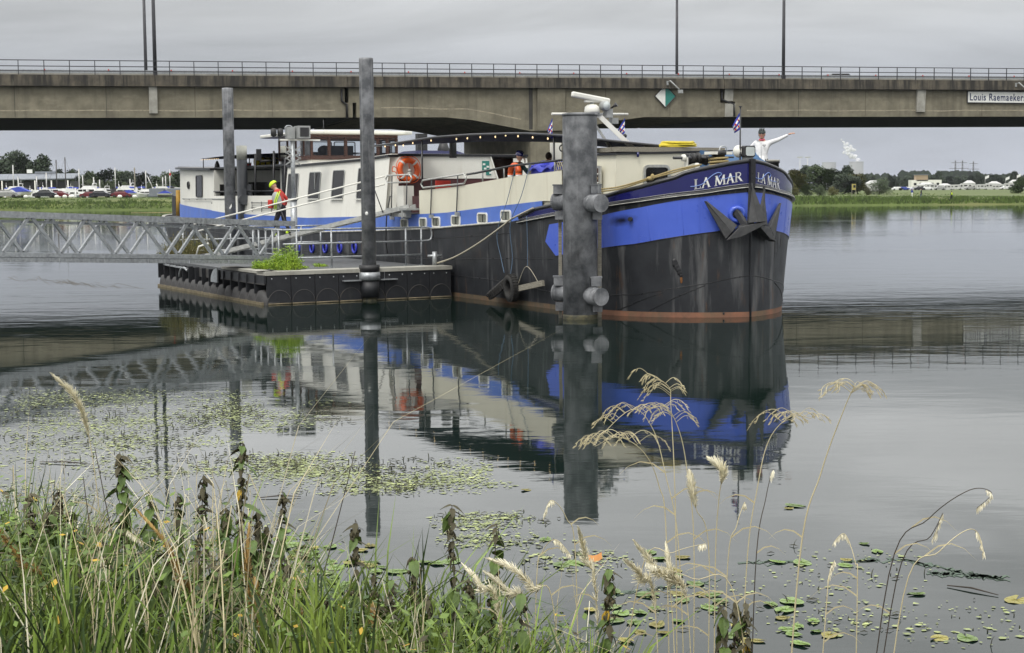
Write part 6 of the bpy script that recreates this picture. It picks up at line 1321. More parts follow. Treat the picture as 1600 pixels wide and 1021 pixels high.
for k, dz in enumerate((0, .05)):
    rope('bow_rope', ('lower strand of the yellow bow rope from the thick pile to the foredeck', 'upper strand of the yellow bow rope from the thick pile to the foredeck')[k], [pk + Vector((0, 0, dz)), W(1.75, 2.55, 3.05 + dz), W(1.05, 2.05, 3.30 + dz * .6), W(.85, 1.55, 3.44 + dz), W(1.3, .5, 3.62)], .021, m_rope)
t = tag(MB().ell(W(1.12, 2.1, 3.285), (.11, .06, .055), 10, 7, Matrix.Rotation(R(25), 3, 'Z')).ell(W(1.08, 2.06, 3.33), (.05, .05, .07), 8, 6).build('rope_knot', m_rope), 'thick knot in the yellow bow rope', 'knot')
rope('power_cable', 'black cable hanging from the boarding gate down the hull', [W(14.6, 2.75, 2.9), W(14.55, 2.9, 2.3), W(14.6, 2.92, 1.5), W(14.62, 2.86, 1.1)], .02, m_plast, 'cable')
rope('stern_rope', 'yellow stern rope running down to the far bank', [W(44.6, .5, 2.3), W(46, -20, 2.0), atZ(205, 333, .3)], .05, m_rope)
# ------------------------------------------------------------------ people
def person(P, rotz, label, J, E, mats, head, extra=None, group=None):
    """one skinned body. J: joint -> (x,y,z,r); E: (a,b,material index)"""
    t = thing('person', label, 'person', P, rotz, group)
    names = list(J); me = bpy.data.meshes.new('body'); me.from_pydata([J[n][:3] for n in names], [(names.index(a), names.index(b)) for a, b, _ in E], []); me.update()
    o = bpy.data.objects.new('body', me); COL.objects.link(o)
    o.modifiers.new('skin', 'SKIN'); sv = me.skin_vertices[0].data
    for i, n in enumerate(names): sv[i].radius = (J[n][3], J[n][3]); sv[i].use_root = (n == 'pelvis')
    sb = o.modifiers.new('sub', 'SUBSURF'); sb.levels = 2; sb.render_levels = 2
    dg_ = bpy.context.evaluated_depsgraph_get(); dg_.update(); m2 = bpy.data.meshes.new_from_object(o.evaluated_get(dg_)); bpy.data.objects.remove(o)
    b = MB(); b.v = [tuple(v.co) for v in m2.vertices]
    segs = [(Vector(J[a][:3]), Vector(J[c][:3]), mi) for a, c, mi in E]
    for p in m2.polygons:
        c = p.center; best = (9, 0)
        for a, d, mi in segs:
            ab = d - a; tt = max(0, min(1, (c - a).dot(ab) / max(1e-9, ab.length_squared))); dd = (a + ab * tt - c).length
            if dd < best[0]: best = (dd, mi)
        b.f.append(tuple(p.vertices)); b.m.append(best[1]); b.sm.append(True)
    hc, hr, hrot = head
    b.ell(hc, hr, 18, 14, hrot, 0)
    f = lambda x, y, z: Vector(hc) + hrot @ Vector((x, y, z))
    b.ell(f(0, hr[1] * 1.02, -.015), (.014, .02, .022), 8, 6, hrot, 0)
    for sx in (-1, 1): b.ell(f(sx * hr[0] * .98, -.005, -.01), (.014, .022, .032), 8, 6, hrot, 0)
    b.ell(f(0, .035, -hr[2] * .72), (.045, .05, .04), 10, 6, hrot, 0)
    b.build('body', mats, t)
    for sx in (-1, 1): MB().ell(f(sx * .032, hr[1] * .9, .018), (.014, .01, .009), 8, 6, hrot).build('eye', m_dark, t)
    MB().ell(f(0, hr[1] * .90, -.06), (.024, .012, .007), 8, 6, hrot).build('mouth', m_pink, t)
    return t, f
I3 = Matrix.Identity(3)
def hand(b, c, fw_, up_, side, s_=1.0, curl=.25):
    """palm with five separate fingers; fw_ points along the fingers, up_ out of the back of the hand"""
    fw_ = Vector(fw_).normalized(); sdv = fw_.cross(Vector(up_)).normalized() * side; up2 = sdv.cross(fw_) * side
    Rm = Matrix((sdv, fw_, up2)).transposed(); c = Vector(c); b.ell(c, (.040 * s_, .05 * s_, .017 * s_), 12, 8, Rm)
    for k, (x, ln) in enumerate(((-.03, .068), (-.01, .078), (.011, .072), (.030, .056))):
        p = c + Rm @ Vector((x, .03, 0)) * s_; q = c + Rm @ Vector((x * 1.25, .03 + ln * .55, -curl * .01)) * s_; r_ = c + Rm @ Vector((x * 1.5, .03 + ln, -curl * .05)) * s_
        b.tube([p, q, r_], [.0095 * s_, .0085 * s_, .006 * s_], 7)
    b.tube([c + Rm @ Vector((-.025, -.02, 0)) * s_, c + Rm @ Vector((-.06, .012, .006)) * s_, c + Rm @ Vector((-.072, .045, .008)) * s_], [.012 * s_, .0105 * s_, .007 * s_], 7)
def helmet(hc, hr, hrot, m_, parent, vents=True, k=1.0):
    b = MB(); n, mm = 20, 7; rows = []
    for i in range(mm + 1):
        t = i / mm * math.pi * .54
        rows.append([Vector(hc) + hrot @ Vector((hr[0] * 1.20 * k * math.sin(t) * math.cos(a), hr[1] * 1.28 * k * math.sin(t) * math.sin(a), .01 + hr[2] * 1.12 * math.cos(t))) for a in [2 * math.pi * j / n for j in range(n + 1)]])
    b.grid(rows, flip=False); o = b.build('helmet', m_, parent)
    if vents:
        v = MB()
        for x in (-.05, 0, .05): v.tube([Vector(hc) + hrot @ Vector((x, hr[1] * 1.29 * math.sin(q) * (1 if abs(x) < .01 else .96), .014 + hr[2] * 1.13 * math.cos(q) * (1 if abs(x) < .01 else .93))) for q in (-.7, -.35, 0, .35, .7, 1.0)], .011, 5)
        v.build('vent', m_dark, o)
    return o
def walk_dn(): pass
# woman in white on the bow, arm stretched out
J = {'pelvis': (0, 0, .92, .145), 'waist': (0, 0, 1.08, .135), 'chest': (0, .01, 1.27, .155), 'neckb': (0, .0, 1.43, .075), 'neck': (0, .01, 1.50, .05), 'headb': (0, .015, 1.57, .05),
     'shL': (-.17, 0, 1.39, .072), 'elL': (-.33, -.02, 1.21, .056), 'wrL': (-.44, .12, 1.05, .038), 'shR': (.17, 0, 1.385, .072), 'elR': (.42, .02, 1.47, .055), 'wrR': (.665, .04, 1.585, .036),
     'hipL': (-.09, 0, .86, .11), 'knL': (-.1, .02, .48, .075), 'anL': (-.1, -.01, .09, .05), 'toL': (-.1, .14, .04, .045), 'hipR': (.09, 0, .86, .11), 'knR': (.1, .02, .48, .075), 'anR': (.1, -.01, .09, .05), 'toR': (.1, .14, .04, .045), 'hemL': (0, 0, .84, .15)}
E = [('pelvis', 'waist', 1), ('waist', 'chest', 1), ('chest', 'neckb', 1), ('neckb', 'neck', 0), ('neck', 'headb', 0), ('chest', 'shL', 1), ('shL', 'elL', 1), ('elL', 'wrL', 1), ('chest', 'shR', 1), ('shR', 'elR', 1), ('elR', 'wrR', 1), ('pelvis', 'hipL', 2), ('hipL', 'knL', 2), ('knL', 'anL', 2), ('anL', 'toL', 2), ('pelvis', 'hipR', 2), ('hipR', 'knR', 2), ('knR', 'anR', 2), ('anR', 'toR', 2)]
del J['hemL']
fz = 2.80; ps = W(2.25, -2.08, fz)
face = math.atan2(-ps.x, ps.y) * 0
hrot = Matrix.Rotation(R(8), 3, 'Y')
hd = ((0, .02, 1.615), (.078, .095, .112), Matrix.Rotation(math.pi, 3, 'Z') @ I3)
# local +y is the way the face looks: towards the camera
def toward(P, extra=0): return math.atan2(-(0 - P.x), (0 - P.y)) + extra
rz = toward(ps, R(-6))
# mirror the arms because she faces the camera: her left arm is at picture right
for n in ('L', 'R'):
    for p in ('sh', 'el', 'wr'):
        x, y, z, r_ = J[p + n]; J[p + n] = (-x, y, z, r_)
t, f = person(ps, rz, 'person in a white jacket and dark helmet on the bow stretching out one arm', J, E, [m_skin, m_wjack, m_dark], ((0, .02, 1.615), (.078, .095, .112), I3))
helmet((0, .005, 1.645), (.080, .098, .095), Matrix.Rotation(R(-12), 3, 'X'), m_helm, t)
b = MB(); b.tube([f(-.075, .06, .02), f(-.035, .098, .022), f(.0, .103, .022), f(.035, .098, .022), f(.075, .06, .02)], .006, 6)
for sx in (-1, 1): b.ell(f(sx * .034, .095, .015), (.030, .012, .022), 10, 6)
b.build('sunglasses', m_plast, t); MB().torus((0, .015, 1.478), .056, .022, (0, .25, 1), 18, 8).build('scarf', m_pink, t)
b = MB(); hand(b, (-.715, .045, 1.61), (-1, .08, .22), (0, .25, 1), -1, 1.15); hand(b, (.462, .155, 1.02), (.25, .55, -.7), (1, 0, .3), 1, 1.0, .6); b.build('hands', m_skin, t)
b = MB(); b.tube([(0, .165, 1.40), (0, .168, 1.2), (0, .15, 1.0), (0, .152, .86)], .006, 5); b.build('zip', m_grey, t); MB().box((-.075, .158, 1.33), (.09, .01, .018)).build('chest_print', m_dark, t); MB().box((-.08, .160, 1.29), (.05, .01, .014)).build('chest_print', m_dark, t)
MB().lathe([(.158, .80), (.150, .92), (.135, 1.06)], n=20).build('jacket_hem', m_wjack, t)
MB().tube([(.08, .05, 1.60), (.06, .075, 1.52), (0, .09, 1.50), (-.06, .075, 1.52), (-.08, .05, 1.60)], .005, 5).build('chin_strap', m_dark, t)
# cyclist coming down the boarding plank, head bent
J = {'pelvis': (0, 0, .95, .13), 'waist': (0, .03, 1.10, .125), 'chest': (0, .09, 1.30, .15), 'neckb': (0, .15, 1.45, .075), 'neck': (0, .20, 1.50, .05), 'headb': (0, .24, 1.54, .05),
     'shL': (-.17, .11, 1.40, .07), 'elL': (-.23, .0, 1.15, .055), 'wrL': (-.24, .16, .98, .038), 'shR': (.17, .11, 1.40, .07), 'elR': (.26, -.06, 1.17, .055), 'wrR': (.31, .02, .95, .038),
     'hipL': (-.09, 0, .88, .11), 'knL': (-.1, .16, .50, .075), 'anL': (-.1, .15, .10, .05), 'toL': (-.1, .30, .04, .045), 'hipR': (.09, 0, .88, .11), 'knR': (.1, -.02, .52, .075), 'anR': (.1, -.20, .19, .05), 'toR': (.1, -.08, .10, .045)}
E2 = [(a, b_, 0 if (a in ('anL', 'anR')) and False else m_) for a, b_, m_ in E]
E2 = [(a, b_, 3 if a.startswith('an') else m_) for a, b_, m_ in E2]
pp = W(16.25, 5.72, 1.66); v2 = (g0 - g1); rzw = math.atan2(-v2.x, v2.y)
hr_ = Matrix.Rotation(R(-38), 3, 'X')
t, f = person(pp, rzw, 'person in red jacket and neon helmet walking down the boarding plank, head bent', J, E2, [m_skin, m_red, m_dark, m_neon], ((0, .27, 1.585), (.078, .095, .112), hr_))
helmet(Vector((0, .27, 1.615)), (.082, .105, .105), Matrix.Rotation(R(-42), 3, 'X'), m_neon, t, True, 1.08)
b = MB(); hand(b, (-.24, .20, .94), (0, .5, -.8), (-1, 0, 0), 1, 1, .6); hand(b, (.315, .04, .89), (.1, .2, -1), (1, 0, 0), -1, 1, .6); b.build('hands', m_skin, t)
b = MB(); b.ell((-.24, .05, 1.12), (.09, .16, .28), 14, 10, Matrix.Rotation(R(-12), 3, 'X')); b.build('cycle_bag', m_grey, t)
b = MB()
for k in range(2): b.tube([(-.31 - .01 * k, -.10 + .07 * k, 1.42 - .03 * k), (-.345, .02 + .06 * k, 1.1), (-.31, .05 + .05 * k, .84)], .016, 6)
b.build('hi_vis_strap', m_neon, t); MB().box((-.30, .24, 1.02), (.14, .14, .26)).build('red_bottle_bag', m_red, t, bevel=.03)
MB().tube([(-.07, .24, 1.56), (-.05, .30, 1.50), (.05, .30, 1.50), (.07, .24, 1.56)], .005, 5).build('chin_strap', m_dark, t)
# two people under the canopy
JS = {'pelvis': (0, 0, .93, .13), 'waist': (0, .02, 1.08, .13), 'chest': (0, .05, 1.28, .155), 'neckb': (0, .08, 1.44, .075), 'neck': (0, .10, 1.50, .05), 'headb': (0, .12, 1.56, .05),
      'shL': (-.17, .05, 1.39, .072), 'elL': (-.25, .2, 1.15, .056), 'wrL': (-.1, .3, 1.28, .038), 'shR': (.17, .05, 1.39, .072), 'elR': (.25, .15, 1.14, .056), 'wrR': (.12, .32, 1.08, .038),
      'hipL': (-.09, 0, .86, .11), 'knL': (-.1, .02, .48, .075), 'anL': (-.1, -.01, .09, .05), 'toL': (-.1, .14, .04, .045), 'hipR': (.09, 0, .86, .11), 'knR': (.1, .02, .48, .075), 'anR': (.1, -.01, .09, .05), 'toR': (.1, .14, .04, .045)}
pq = W(8.0, 1.9, 2.36); hr_ = Matrix.Rotation(R(-14), 3, 'X')
t, f = person(pq, toward(pq, R(48)), 'person in a dark cap and teal jacket under the canopy, chin on hand', JS, E, [m_skin, m_teal, m_dark], ((0, .13, 1.61), (.078, .095, .112), hr_))
helmet(Vector((0, .12, 1.64)), (.080, .10, .11), hr_, m_navy, t, True); b = MB(); hand(b, (-.06, .27, 1.47), (.3, .2, 1), (-.5, .8, 0), 1, 1, .8); hand(b, (.09, .34, 1.03), (-.6, .5, -.3), (0, 0, 1), -1, 1, .6); b.build('hands', m_skin, t)
MB().box((0, .25, 1.645), (.13, .09, .012), hr_).build('cap_peak', m_navy, t)
pq = W(7.7, 1.1, 2.36)
t, f = person(pq, toward(pq, R(150)), 'person with dark hair half hidden behind the blue box', JS, E, [m_skin, m_dark, m_jean], ((0, .13, 1.59), (.078, .095, .112), I3))
MB().ell((0, .11, 1.62), (.088, .108, .11), 14, 10).build('hair', m_hair, t); b = MB(); hand(b, (-.08, .3, 1.33), (.3, .3, 1), (-.5, .8, 0), 1, 1, .8); hand(b, (.09, .34, 1.03), (-.6, .5, -.3), (0, 0, 1), -1, 1, .6); b.build('hands', m_skin, t)
# three walkers on the far bank
JW = {'pelvis': (0, 0, .93, .13), 'waist': (0, .0, 1.08, .13), 'chest': (0, .02, 1.28, .16), 'neckb': (0, .03, 1.44, .08), 'neck': (0, .03, 1.50, .05), 'headb': (0, .04, 1.56, .05),
      'shL': (-.18, .0, 1.39, .075), 'elL': (-.24, -.08, 1.13, .056), 'wrL': (-.24, .1, .93, .04), 'shR': (.18, .0, 1.39, .075), 'elR': (.24, .06, 1.13, .056), 'wrR': (.22, .24, .98, .04),
      'hipL': (-.09, 0, .86, .11), 'knL': (-.1, .14, .48, .075), 'anL': (-.1, .16, .09, .05), 'toL': (-.1, .30, .05, .045), 'hipR': (.09, 0, .86, .11), 'knR': (.1, -.04, .48, .075), 'anR': (.1, -.22, .13, .05), 'toR': (.1, -.10, .05, .045)}
for x, D, m1, m2, lb, rzz in ((1425, 285, m_car[4], m_signw, 'person in a blue jacket and pale trousers walking on the far bank, left of three', -1.2), (1439.5, 285.5, m_dark, m_jean, 'person in a black jacket and jeans on the far bank, middle of three', 1.3), (1487, 279.5, m_plast, m_dark, 'person in dark clothes with a neon vest on the far bank, right of three', .3)):
    P = gp(x, D); t, f = person(Vector(P), rzz, lb, JW, E, [m_skin, m1, m2], ((0, .05, 1.61), (.08, .097, .115), I3))
    MB().ell((0, .04, 1.65), (.088, .105, .105), 12, 8).build('hair', m_hair if x != 1425 else m_blueplast, t); b = MB(); hand(b, (-.24, .12, .88), (0, .3, -1), (-1, 0, 0), 1); hand(b, (.22, .28, .94), (0, .5, -.8), (1, 0, 0), -1); b.build('hands', m_skin, t)
    if x == 1487: MB().lathe([(.175, .98), (.185, 1.2), (.17, 1.4)], (0, .01, 0), 16).build('vest', m_neon, t)
# ------------------------------------------------------------------ plants on the pontoon
def tuft(name, label, cat, P, n, h, spread, mat, seed, wd=.005):
    r_ = random.Random(seed); b = MB()
    for i in range(n):
        a = r_.uniform(0, 6.28); d = spread * r_.random() ** .6; x, y = d * math.cos(a), d * math.sin(a) * .8; hh_ = h * r_.uniform(.35, 1.15) * (1 - .55 * (d / spread) ** 2); l = r_.uniform(.05, .3) * hh_; la = a + r_.uniform(-.8, .8)
        P0 = Vector((x, y, 0)); P1 = P0 + Vector((l * .4 * math.cos(la), l * .4 * math.sin(la), hh_ * .6)); P2_ = P0 + Vector((l * math.cos(la), l * math.sin(la), hh_))
        w_ = Vector((math.cos(a + 1.5), math.sin(a + 1.5), 0)) * wd
        b.add([P0 - w_, P0 + w_, P1 + w_, P1 - w_, P2_], [(0, 1, 2, 3), (3, 2, 4)])
        for k in range(9):
            q = P0.lerp(P2_, r_.uniform(.25, 1)) + Vector((r_.gauss(0, .018), r_.gauss(0, .018), 0)); s_ = Vector((r_.gauss(0, 1), r_.gauss(0, 1), r_.gauss(.3, .6))).normalized() * .06; u = Vector((r_.gauss(0, 1), r_.gauss(0, 1), .4)).normalized() * .014
            b.add([q, q + s_ * .5 + u, q + s_, q + s_ * .5 - u], [(0, 1, 2, 3)])
    t = thing(name, label, cat, P); b.build('foliage', mat, t); return t
pg = W(11.0, 7.55, .88); tuft('green_plant', 'bright green bushy plant growing on the near corner of the pontoon', 'plant', pg, 420, .66, .42, m_bright if 'm_bright' in globals() else pm('bright_shrub', (.36, .50, .045), (.20, .33, .03), .6, scale=3, geo_rand=.4), 3)
tuft('green_plant', 'small low green plant left of the bright bushy plant on the pontoon', 'plant', W(11.9, 7.9, .88), 160, .32, .3, MATS['bright_shrub'], 5)
tuft('dry_plant', 'reddish brown weed patch on the pontoon behind the gangway', 'plant', W(19.4, 7.7, .88), 520, .95, 1.0, pm('rusty_weed', (.15, .12, .035), (.09, .10, .025), .7, scale=3, geo_rand=.4), 8)
tuft('dry_plant', 'thin reddish grass at the left corner of the pontoon', 'plant', W(19.7, 8.3, .88), 120, .5, .4, MATS['rusty_weed'], 9)
for x, y, ml in ((447, 419, 'right beside the bright bushy plant'), (500, 417, 'nearest the tall clamped pile'), (470, 420, 'in the middle of three')):
    P = atZ(x, y, .9); tuft('green_plant', 'tiny moss tuft on the pontoon rim, ' + ml, 'plant', P, 40, .09, .2, MATS['bright_shrub'], int(x))['group'] = 'moss tufts on the pontoon rim'

# ------------------------------------------------------------------ lily pads and floating weed
def pad_mesh(seed):
    r_ = random.Random(seed); n = 22; b = MB(); P = [(0, 0, .004)]
    for k in range(n + 1):
        a = .22 + (2 * math.pi - .44) * k / n; rr_ = 1 + .05 * math.sin(3 * a + seed) + r_.uniform(-.03, .03)
        P.append((rr_ * math.cos(a), .78 * rr_ * math.sin(a), .006 + .03 * max(0, math.sin(2 * a + seed)) ** 3))
    b.add(P, [(0, k + 1, k + 2) for k in range(n)], sm=False); b.add([(x, y, z - .006) for x, y, z in P], [(0, k + 2, k + 1) for k in range(n)])
    for k in range(0, n, 3): b.tube([(.05 * P[k + 1][0], .05 * P[k + 1][1], .008), (P[k + 1][0] * .9, P[k + 1][1] * .9, P[k + 1][2] + .003)], [.012, .004], 4)
    return b.mesh('lily_pad', m_pad)
PADS = [pad_mesh(s_) for s_ in (1, 2, 3, 4)]; PADSO = []
for q in PADS:
    q2 = q.copy(); q2.materials.clear(); q2.materials.append(m_pado); PADSO.append(q2)
rp_ = random.Random(21)
placed = []
for cx, cy, rx, ry, n in ((470, 868, 45, 24, 14), (500, 905, 45, 28, 13), (455, 842, 30, 14, 6), (455, 940, 40, 25, 9), (520, 915, 35, 20, 6), (560, 858, 30, 5, 2), (640, 886, 50, 6, 5), (600, 890, 30, 8, 3), (1262, 882, 34, 7, 2), (1330, 884, 50, 10, 2), (985, 965, 45, 38, 10), (1040, 935, 60, 45, 9), (1120, 945, 50, 40, 6), (1230, 965, 60, 22, 6), (1280, 1000, 50, 14, 4), (1190, 998, 60, 18, 5), (1435, 935, 30, 8, 1), (1570, 945, 25, 8, 1), (1480, 1000, 60, 12, 2), (1030, 878, 50, 14, 3), (1250, 795, 40, 5, 2), (1340, 850, 50, 14, 2), (820, 768, 30, 5, 1), (830, 840, 40, 8, 2), (880, 880, 30, 6, 2)):
    for i in range(n):
        for _ in range(12):
            x = cx + rp_.gauss(0, .55) * rx; y = cy + rp_.gauss(0, .55) * ry; P = atZ(x, y, 0); rr_ = rp_.choice((rp_.uniform(.04, .075), rp_.uniform(.06, .105)))
            if all((P - q).length > (rr_ + r2) * .72 for q, r2 in placed): break
        placed.append((P, rr_)); o = inst('lily_pad', (PADSO if rp_.random() < .28 else PADS)[i % 4], None, (P.x, P.y, .006 + .001 * (i % 5)), (rp_.gauss(0, .05), rp_.gauss(0, .05), rp_.uniform(0, 6.28)), (rr_, rr_, .22))
        side = 'beside the nettles' if x < 560 else ('under the dry grass stalks on the right' if x > 900 else 'in the middle of the water')
        tag(o, 'green floating lily pad ' + side, 'lily pad', 'lily pads ' + side)
def weed(name, label, areas, mat_i, seed, flat=True):
    r_ = random.Random(seed); b = MB()
    for cx, cy, rx, ry, n in areas:
        k = 0; tries = 0
        while k < n and tries < n * 6:
            tries += 1
            x = cx + r_.uniform(-1, 1) * rx; y = cy + r_.uniform(-1, 1) * ry
            P = atZ(x, y, 0); nn = noise.noise((P.x * 1.1, P.y * .8, seed)) + .5 * noise.noise((P.x * 3.1, P.y * 2.2, seed))
            e = ((x - cx) / rx) ** 2 + ((y - cy) / ry) ** 2
            if nn + r_.gauss(0, .5) < .14 + .75 * max(0, e - .25): continue
            k += 1
            if flat:
                s_ = r_.uniform(.006, .014) * (1 + r_.random() ** 4 * 1.8); a = r_.uniform(0, 6.28); m_ = r_.choice((3, 4, 5)); 
                b.add([(P.x + s_ * (1.3 if j % 2 else .8) * math.cos(a + 6.28 * j / m_), P.y + s_ * math.sin(a + 6.28 * j / m_), .004 + .0005 * (k % 9)) for j in range(m_)], [tuple(range(m_))])
            else:
                h = r_.uniform(.006, .022) if r_.random() < .88 else r_.uniform(.03, .07); dx = r_.uniform(-.7, .7) * h; w_ = r_.uniform(.003, .006)
                if r_.random() < .45: b.tube([(P.x, P.y, -.01), (P.x + dx * .4, P.y, h * .7), (P.x + dx, P.y + .01, h)], [w_, w_ * .8, .001], 4, sm=False)
                else: L_ = r_.uniform(.02, .09); a = r_.uniform(-.7, .7); b.tube([(P.x, P.y, .008), (P.x + L_ * math.cos(a) * .5, P.y + L_ * math.sin(a) * .5, .016), (P.x + L_ * math.cos(a), P.y + L_ * math.sin(a), .006)], [.002, w_, .001], 4, sm=False)
    return tag(b.build(name, mat_i), label, 'water weed', kind='stuff')
AR = [(190, 622, 230, 16, 1900), (220, 655, 300, 22, 3000), (150, 690, 230, 20, 1900), (400, 650, 150, 28, 1200), (560, 745, 210, 30, 3000), (420, 728, 150, 24, 1500), (230, 728, 230, 22, 1200), (700, 760, 110, 10, 350), (780, 815, 110, 16, 500), (790, 845, 110, 14, 350), (60, 770, 130, 30, 500), (1130, 940, 190, 50, 130), (1330, 890, 140, 40, 120), (1290, 965, 150, 30, 120), (1510, 975, 130, 40, 110), (900, 880, 90, 20, 250), (560, 1000, 160, 30, 300), (300, 800, 200, 40, 250)]
weed('floating_weed', 'pale green water weed floating in ragged patches', AR, m_weed, 5)
weed('weed_stems', 'dark weed stems and scraps poking out of the water', [(a_, b2, c2, d2, int(n * .15)) for a_, b2, c2, d2, n in AR], m_weedd, 6, False)
def streaks(lb, A_, mt, seed):
    r_ = random.Random(seed); b = MB()
    for x0, y0, x1, y1, n in A_:
        for i in range(n):
            t0 = r_.uniform(0, .75); t1 = t0 + r_.uniform(.08, .25); pts = []
            for k in range(5):
                t = t0 + (t1 - t0) * k / 4; P = atZ(x0 + (x1 - x0) * t + r_.uniform(-3, 3), y0 + (y1 - y0) * t + r_.gauss(0, 2.2), 0); pts.append(P)
            wd = r_.uniform(.01, .035)
            b.grid([[(p.x, p.y - wd, .003), (p.x, p.y + wd, .003)] for p in pts], flip=True)
    tag(b.build('weed_streaks', mt), lb, 'water weed', kind='stuff')
streaks('long thin green weed streaks drifting on the right', [(1380, 870, 1590, 912, 22), (1440, 895, 1600, 905, 14), (950, 930, 1150, 905, 14), (1150, 880, 1420, 875, 10)], pm('weed_streak', (.06, .10, .06), (.04, .07, .045), .5, scale=3), 3)
streaks('thin brown debris line drifting left of the pontoon', [(0, 434, 240, 452, 26)], pm('debris', (.13, .11, .08), (.08, .07, .05), .8, scale=3), 4)
for x0, y0, x1, y1, lb in ((62, 722, 145, 726, 'long thin dark stick floating on the left water'), (405, 778, 470, 776, 'short dark stick floating below the tall nettle'), (1480, 915, 1560, 930, 'thin dark stick floating on the right')):
    A_ = atZ(x0, y0, .01); B_ = atZ(x1, y1, .01); tag(MB().tube([A_, (A_ + B_) / 2 + Vector((0, .03, .01)), B_], [.004, .007, .003], 6).build('floating_stick', m_stem), lb, 'stick')
P = atZ(927, 874, .01); tag(MB().grid([[(P.x + .07 * u, P.y + .05 * v, .012 + .03 * (u * u) + .015 * v) for u in (-1, -.5, 0, .5, 1)] for v in (-1, -.3, .4, 1)]).build('floating_leaf', pm('orange_leaf', (.5, .22, .05), (.4, .16, .03), .6, scale=9)), 'orange curled leaf floating in the middle of the near water', 'leaf')

# ------------------------------------------------------------------ near bank vegetation
def blades(name, label, zones, mats, seed):
    r_ = random.Random(seed); b = MB()
    for x0, x1, d0, d1, n, h0, h1, wd in zones:
        for i in range(n):
            Y = r_.uniform(d0, d1); px = r_.uniform(x0, x1); P = atY(px, 900, Y); z = nz_(P.x, Y) - .03
            cl = noise.noise((P.x * 2.3, Y * 2.3, seed)); h = r_.uniform(h0, h1) * (1 + .55 * cl); a = r_.gauss(0, .9) + .2; l = h * abs(r_.gauss(.25, .25)); dx, dy = l * math.cos(a) * r_.choice((-1, 1)), l * math.sin(a)
            w_ = wd * r_.uniform(.6, 1.3); bend = r_.uniform(.55, .9)
            pts = [Vector((P.x, Y, z)), Vector((P.x + dx * .18, Y + dy * .18, z + h * .45)), Vector((P.x + dx * .5, Y + dy * .5, z + h * .8)), Vector((P.x + dx, Y + dy, z + h * (1.0 if r_.random() < .6 else bend)))]
            c = r_.uniform(-.6, .6); u = Vector((math.cos(c), math.sin(c), 0)) * w_
            o = len(b.v); mi = 0 if r_.random() < .74 else 1
            b.add([pts[0] - u * .7, pts[0] + u * .7, pts[1] - u, pts[1] + u, pts[2] - u * .7, pts[2] + u * .7, pts[3]], [(0, 1, 3, 2), (2, 3, 5, 4), (4, 5, 6)], mi)
    return tag(b.build(name, mats), label, 'grass', kind='stuff')
blades('bank_grass', 'dense green grass on the near bank along the bottom of the photo',
       [(-60, 130, 5.6, 8.8, 3900, .35, 1.08, .006), (60, 470, 5.6, 8.6, 4200, .25, .92, .006), (430, 760, 5.6, 7.8, 2800, .35, .92, .007), (740, 970, 5.4, 7.0, 1300, .3, .88, .007), (930, 1640, 5.2, 6.4, 900, .3, .62, .006)], [m_grass, m_grassd], 31)
blades('dry_grass_blades', 'thin straw coloured grass blades mixed into the near bank grass',
       [(-40, 420, 5.6, 8.6, 470, .5, 1.4, .0026), (400, 960, 5.6, 7.6, 300, .5, 1.0, .0026), (930, 1600, 5.2, 6.6, 160, .3, .8, .0026)], [m_straw, m_strawg], 32)
def undergrowth():
    r_ = random.Random(77); b = MB()
    for x0, x1, d0, d1, n, h in ((-60, 480, 5.8, 8.2, 11000, .92), (440, 980, 5.6, 7.4, 6500, .78), (940, 1300, 5.3, 6.4, 1200, .5)):
        k = 0
        while k < n:
            Y = r_.uniform(d0, d1); P = atY(r_.uniform(x0, x1), 900, Y); cl = noise.noise((P.x * 3.1, Y * 3.1, 9)); k += 1
            if cl < -.12 and r_.random() < .8: continue
            z = nz_(P.x, Y) + h * (1 + .5 * cl) * r_.random() ** .8; a = r_.uniform(0, 6.28); L_ = r_.uniform(.018, .052); w_ = L_ * r_.uniform(.22, .4); d = Vector((math.cos(a), math.sin(a), r_.uniform(-.7, .3))) * L_; u = Vector((-math.sin(a), math.cos(a), r_.uniform(-.5, .5))).normalized() * w_; c = Vector((P.x, Y, z)); q = r_.random()
            b.add([c, c + d * .45 + u, c + d, c + d * .45 - u], [(0, 1, 2, 3)], 0 if q < .62 else (1 if q < .85 else (2 if q < .97 else 3)))
    tag(b.build('leafy_undergrowth', [m_nett, m_grassd, m_nettb, m_yel]), 'tangle of small green leaves between the grasses on the near bank', 'undergrowth', kind='stuff')
undergrowth()
def base_z(P): return nz_(P.x, P.y) - .03
def reedtuft(px, py, D, n, h, lb, seed):
    P = atY(px, py, D); z = base_z(P); r_ = random.Random(seed); b = MB()
    for i in range(n):
        a = r_.uniform(0, 6.28); l = h * r_.uniform(.15, .55); hh_ = h * r_.uniform(.7, 1.05); dx, dy = l * math.cos(a), l * math.sin(a) * .5; w_ = .011 * r_.uniform(.7, 1.3); u = Vector((1, .25 * math.sin(a), 0)) * w_; o = Vector((r_.uniform(-.09, .09), r_.uniform(-.06, .06), 0))
        pts = [Vector((dx * t * t, dy * t * t, hh_ * (t - .18 * t ** 3))) + o for t in (0, .25, .5, .75, 1)]
        b.add([p + s_ * u * k for p, k in zip(pts, (.7, 1, .9, .6, .05)) for s_ in (-1, 1)], [(2 * k, 2 * k + 1, 2 * k + 3, 2 * k + 2) for k in range(4)])
    t = thing('reed_tuft', lb, 'grass tuft', (P.x, P.y, z), 0, None); b.build('blades', m_grass, t)
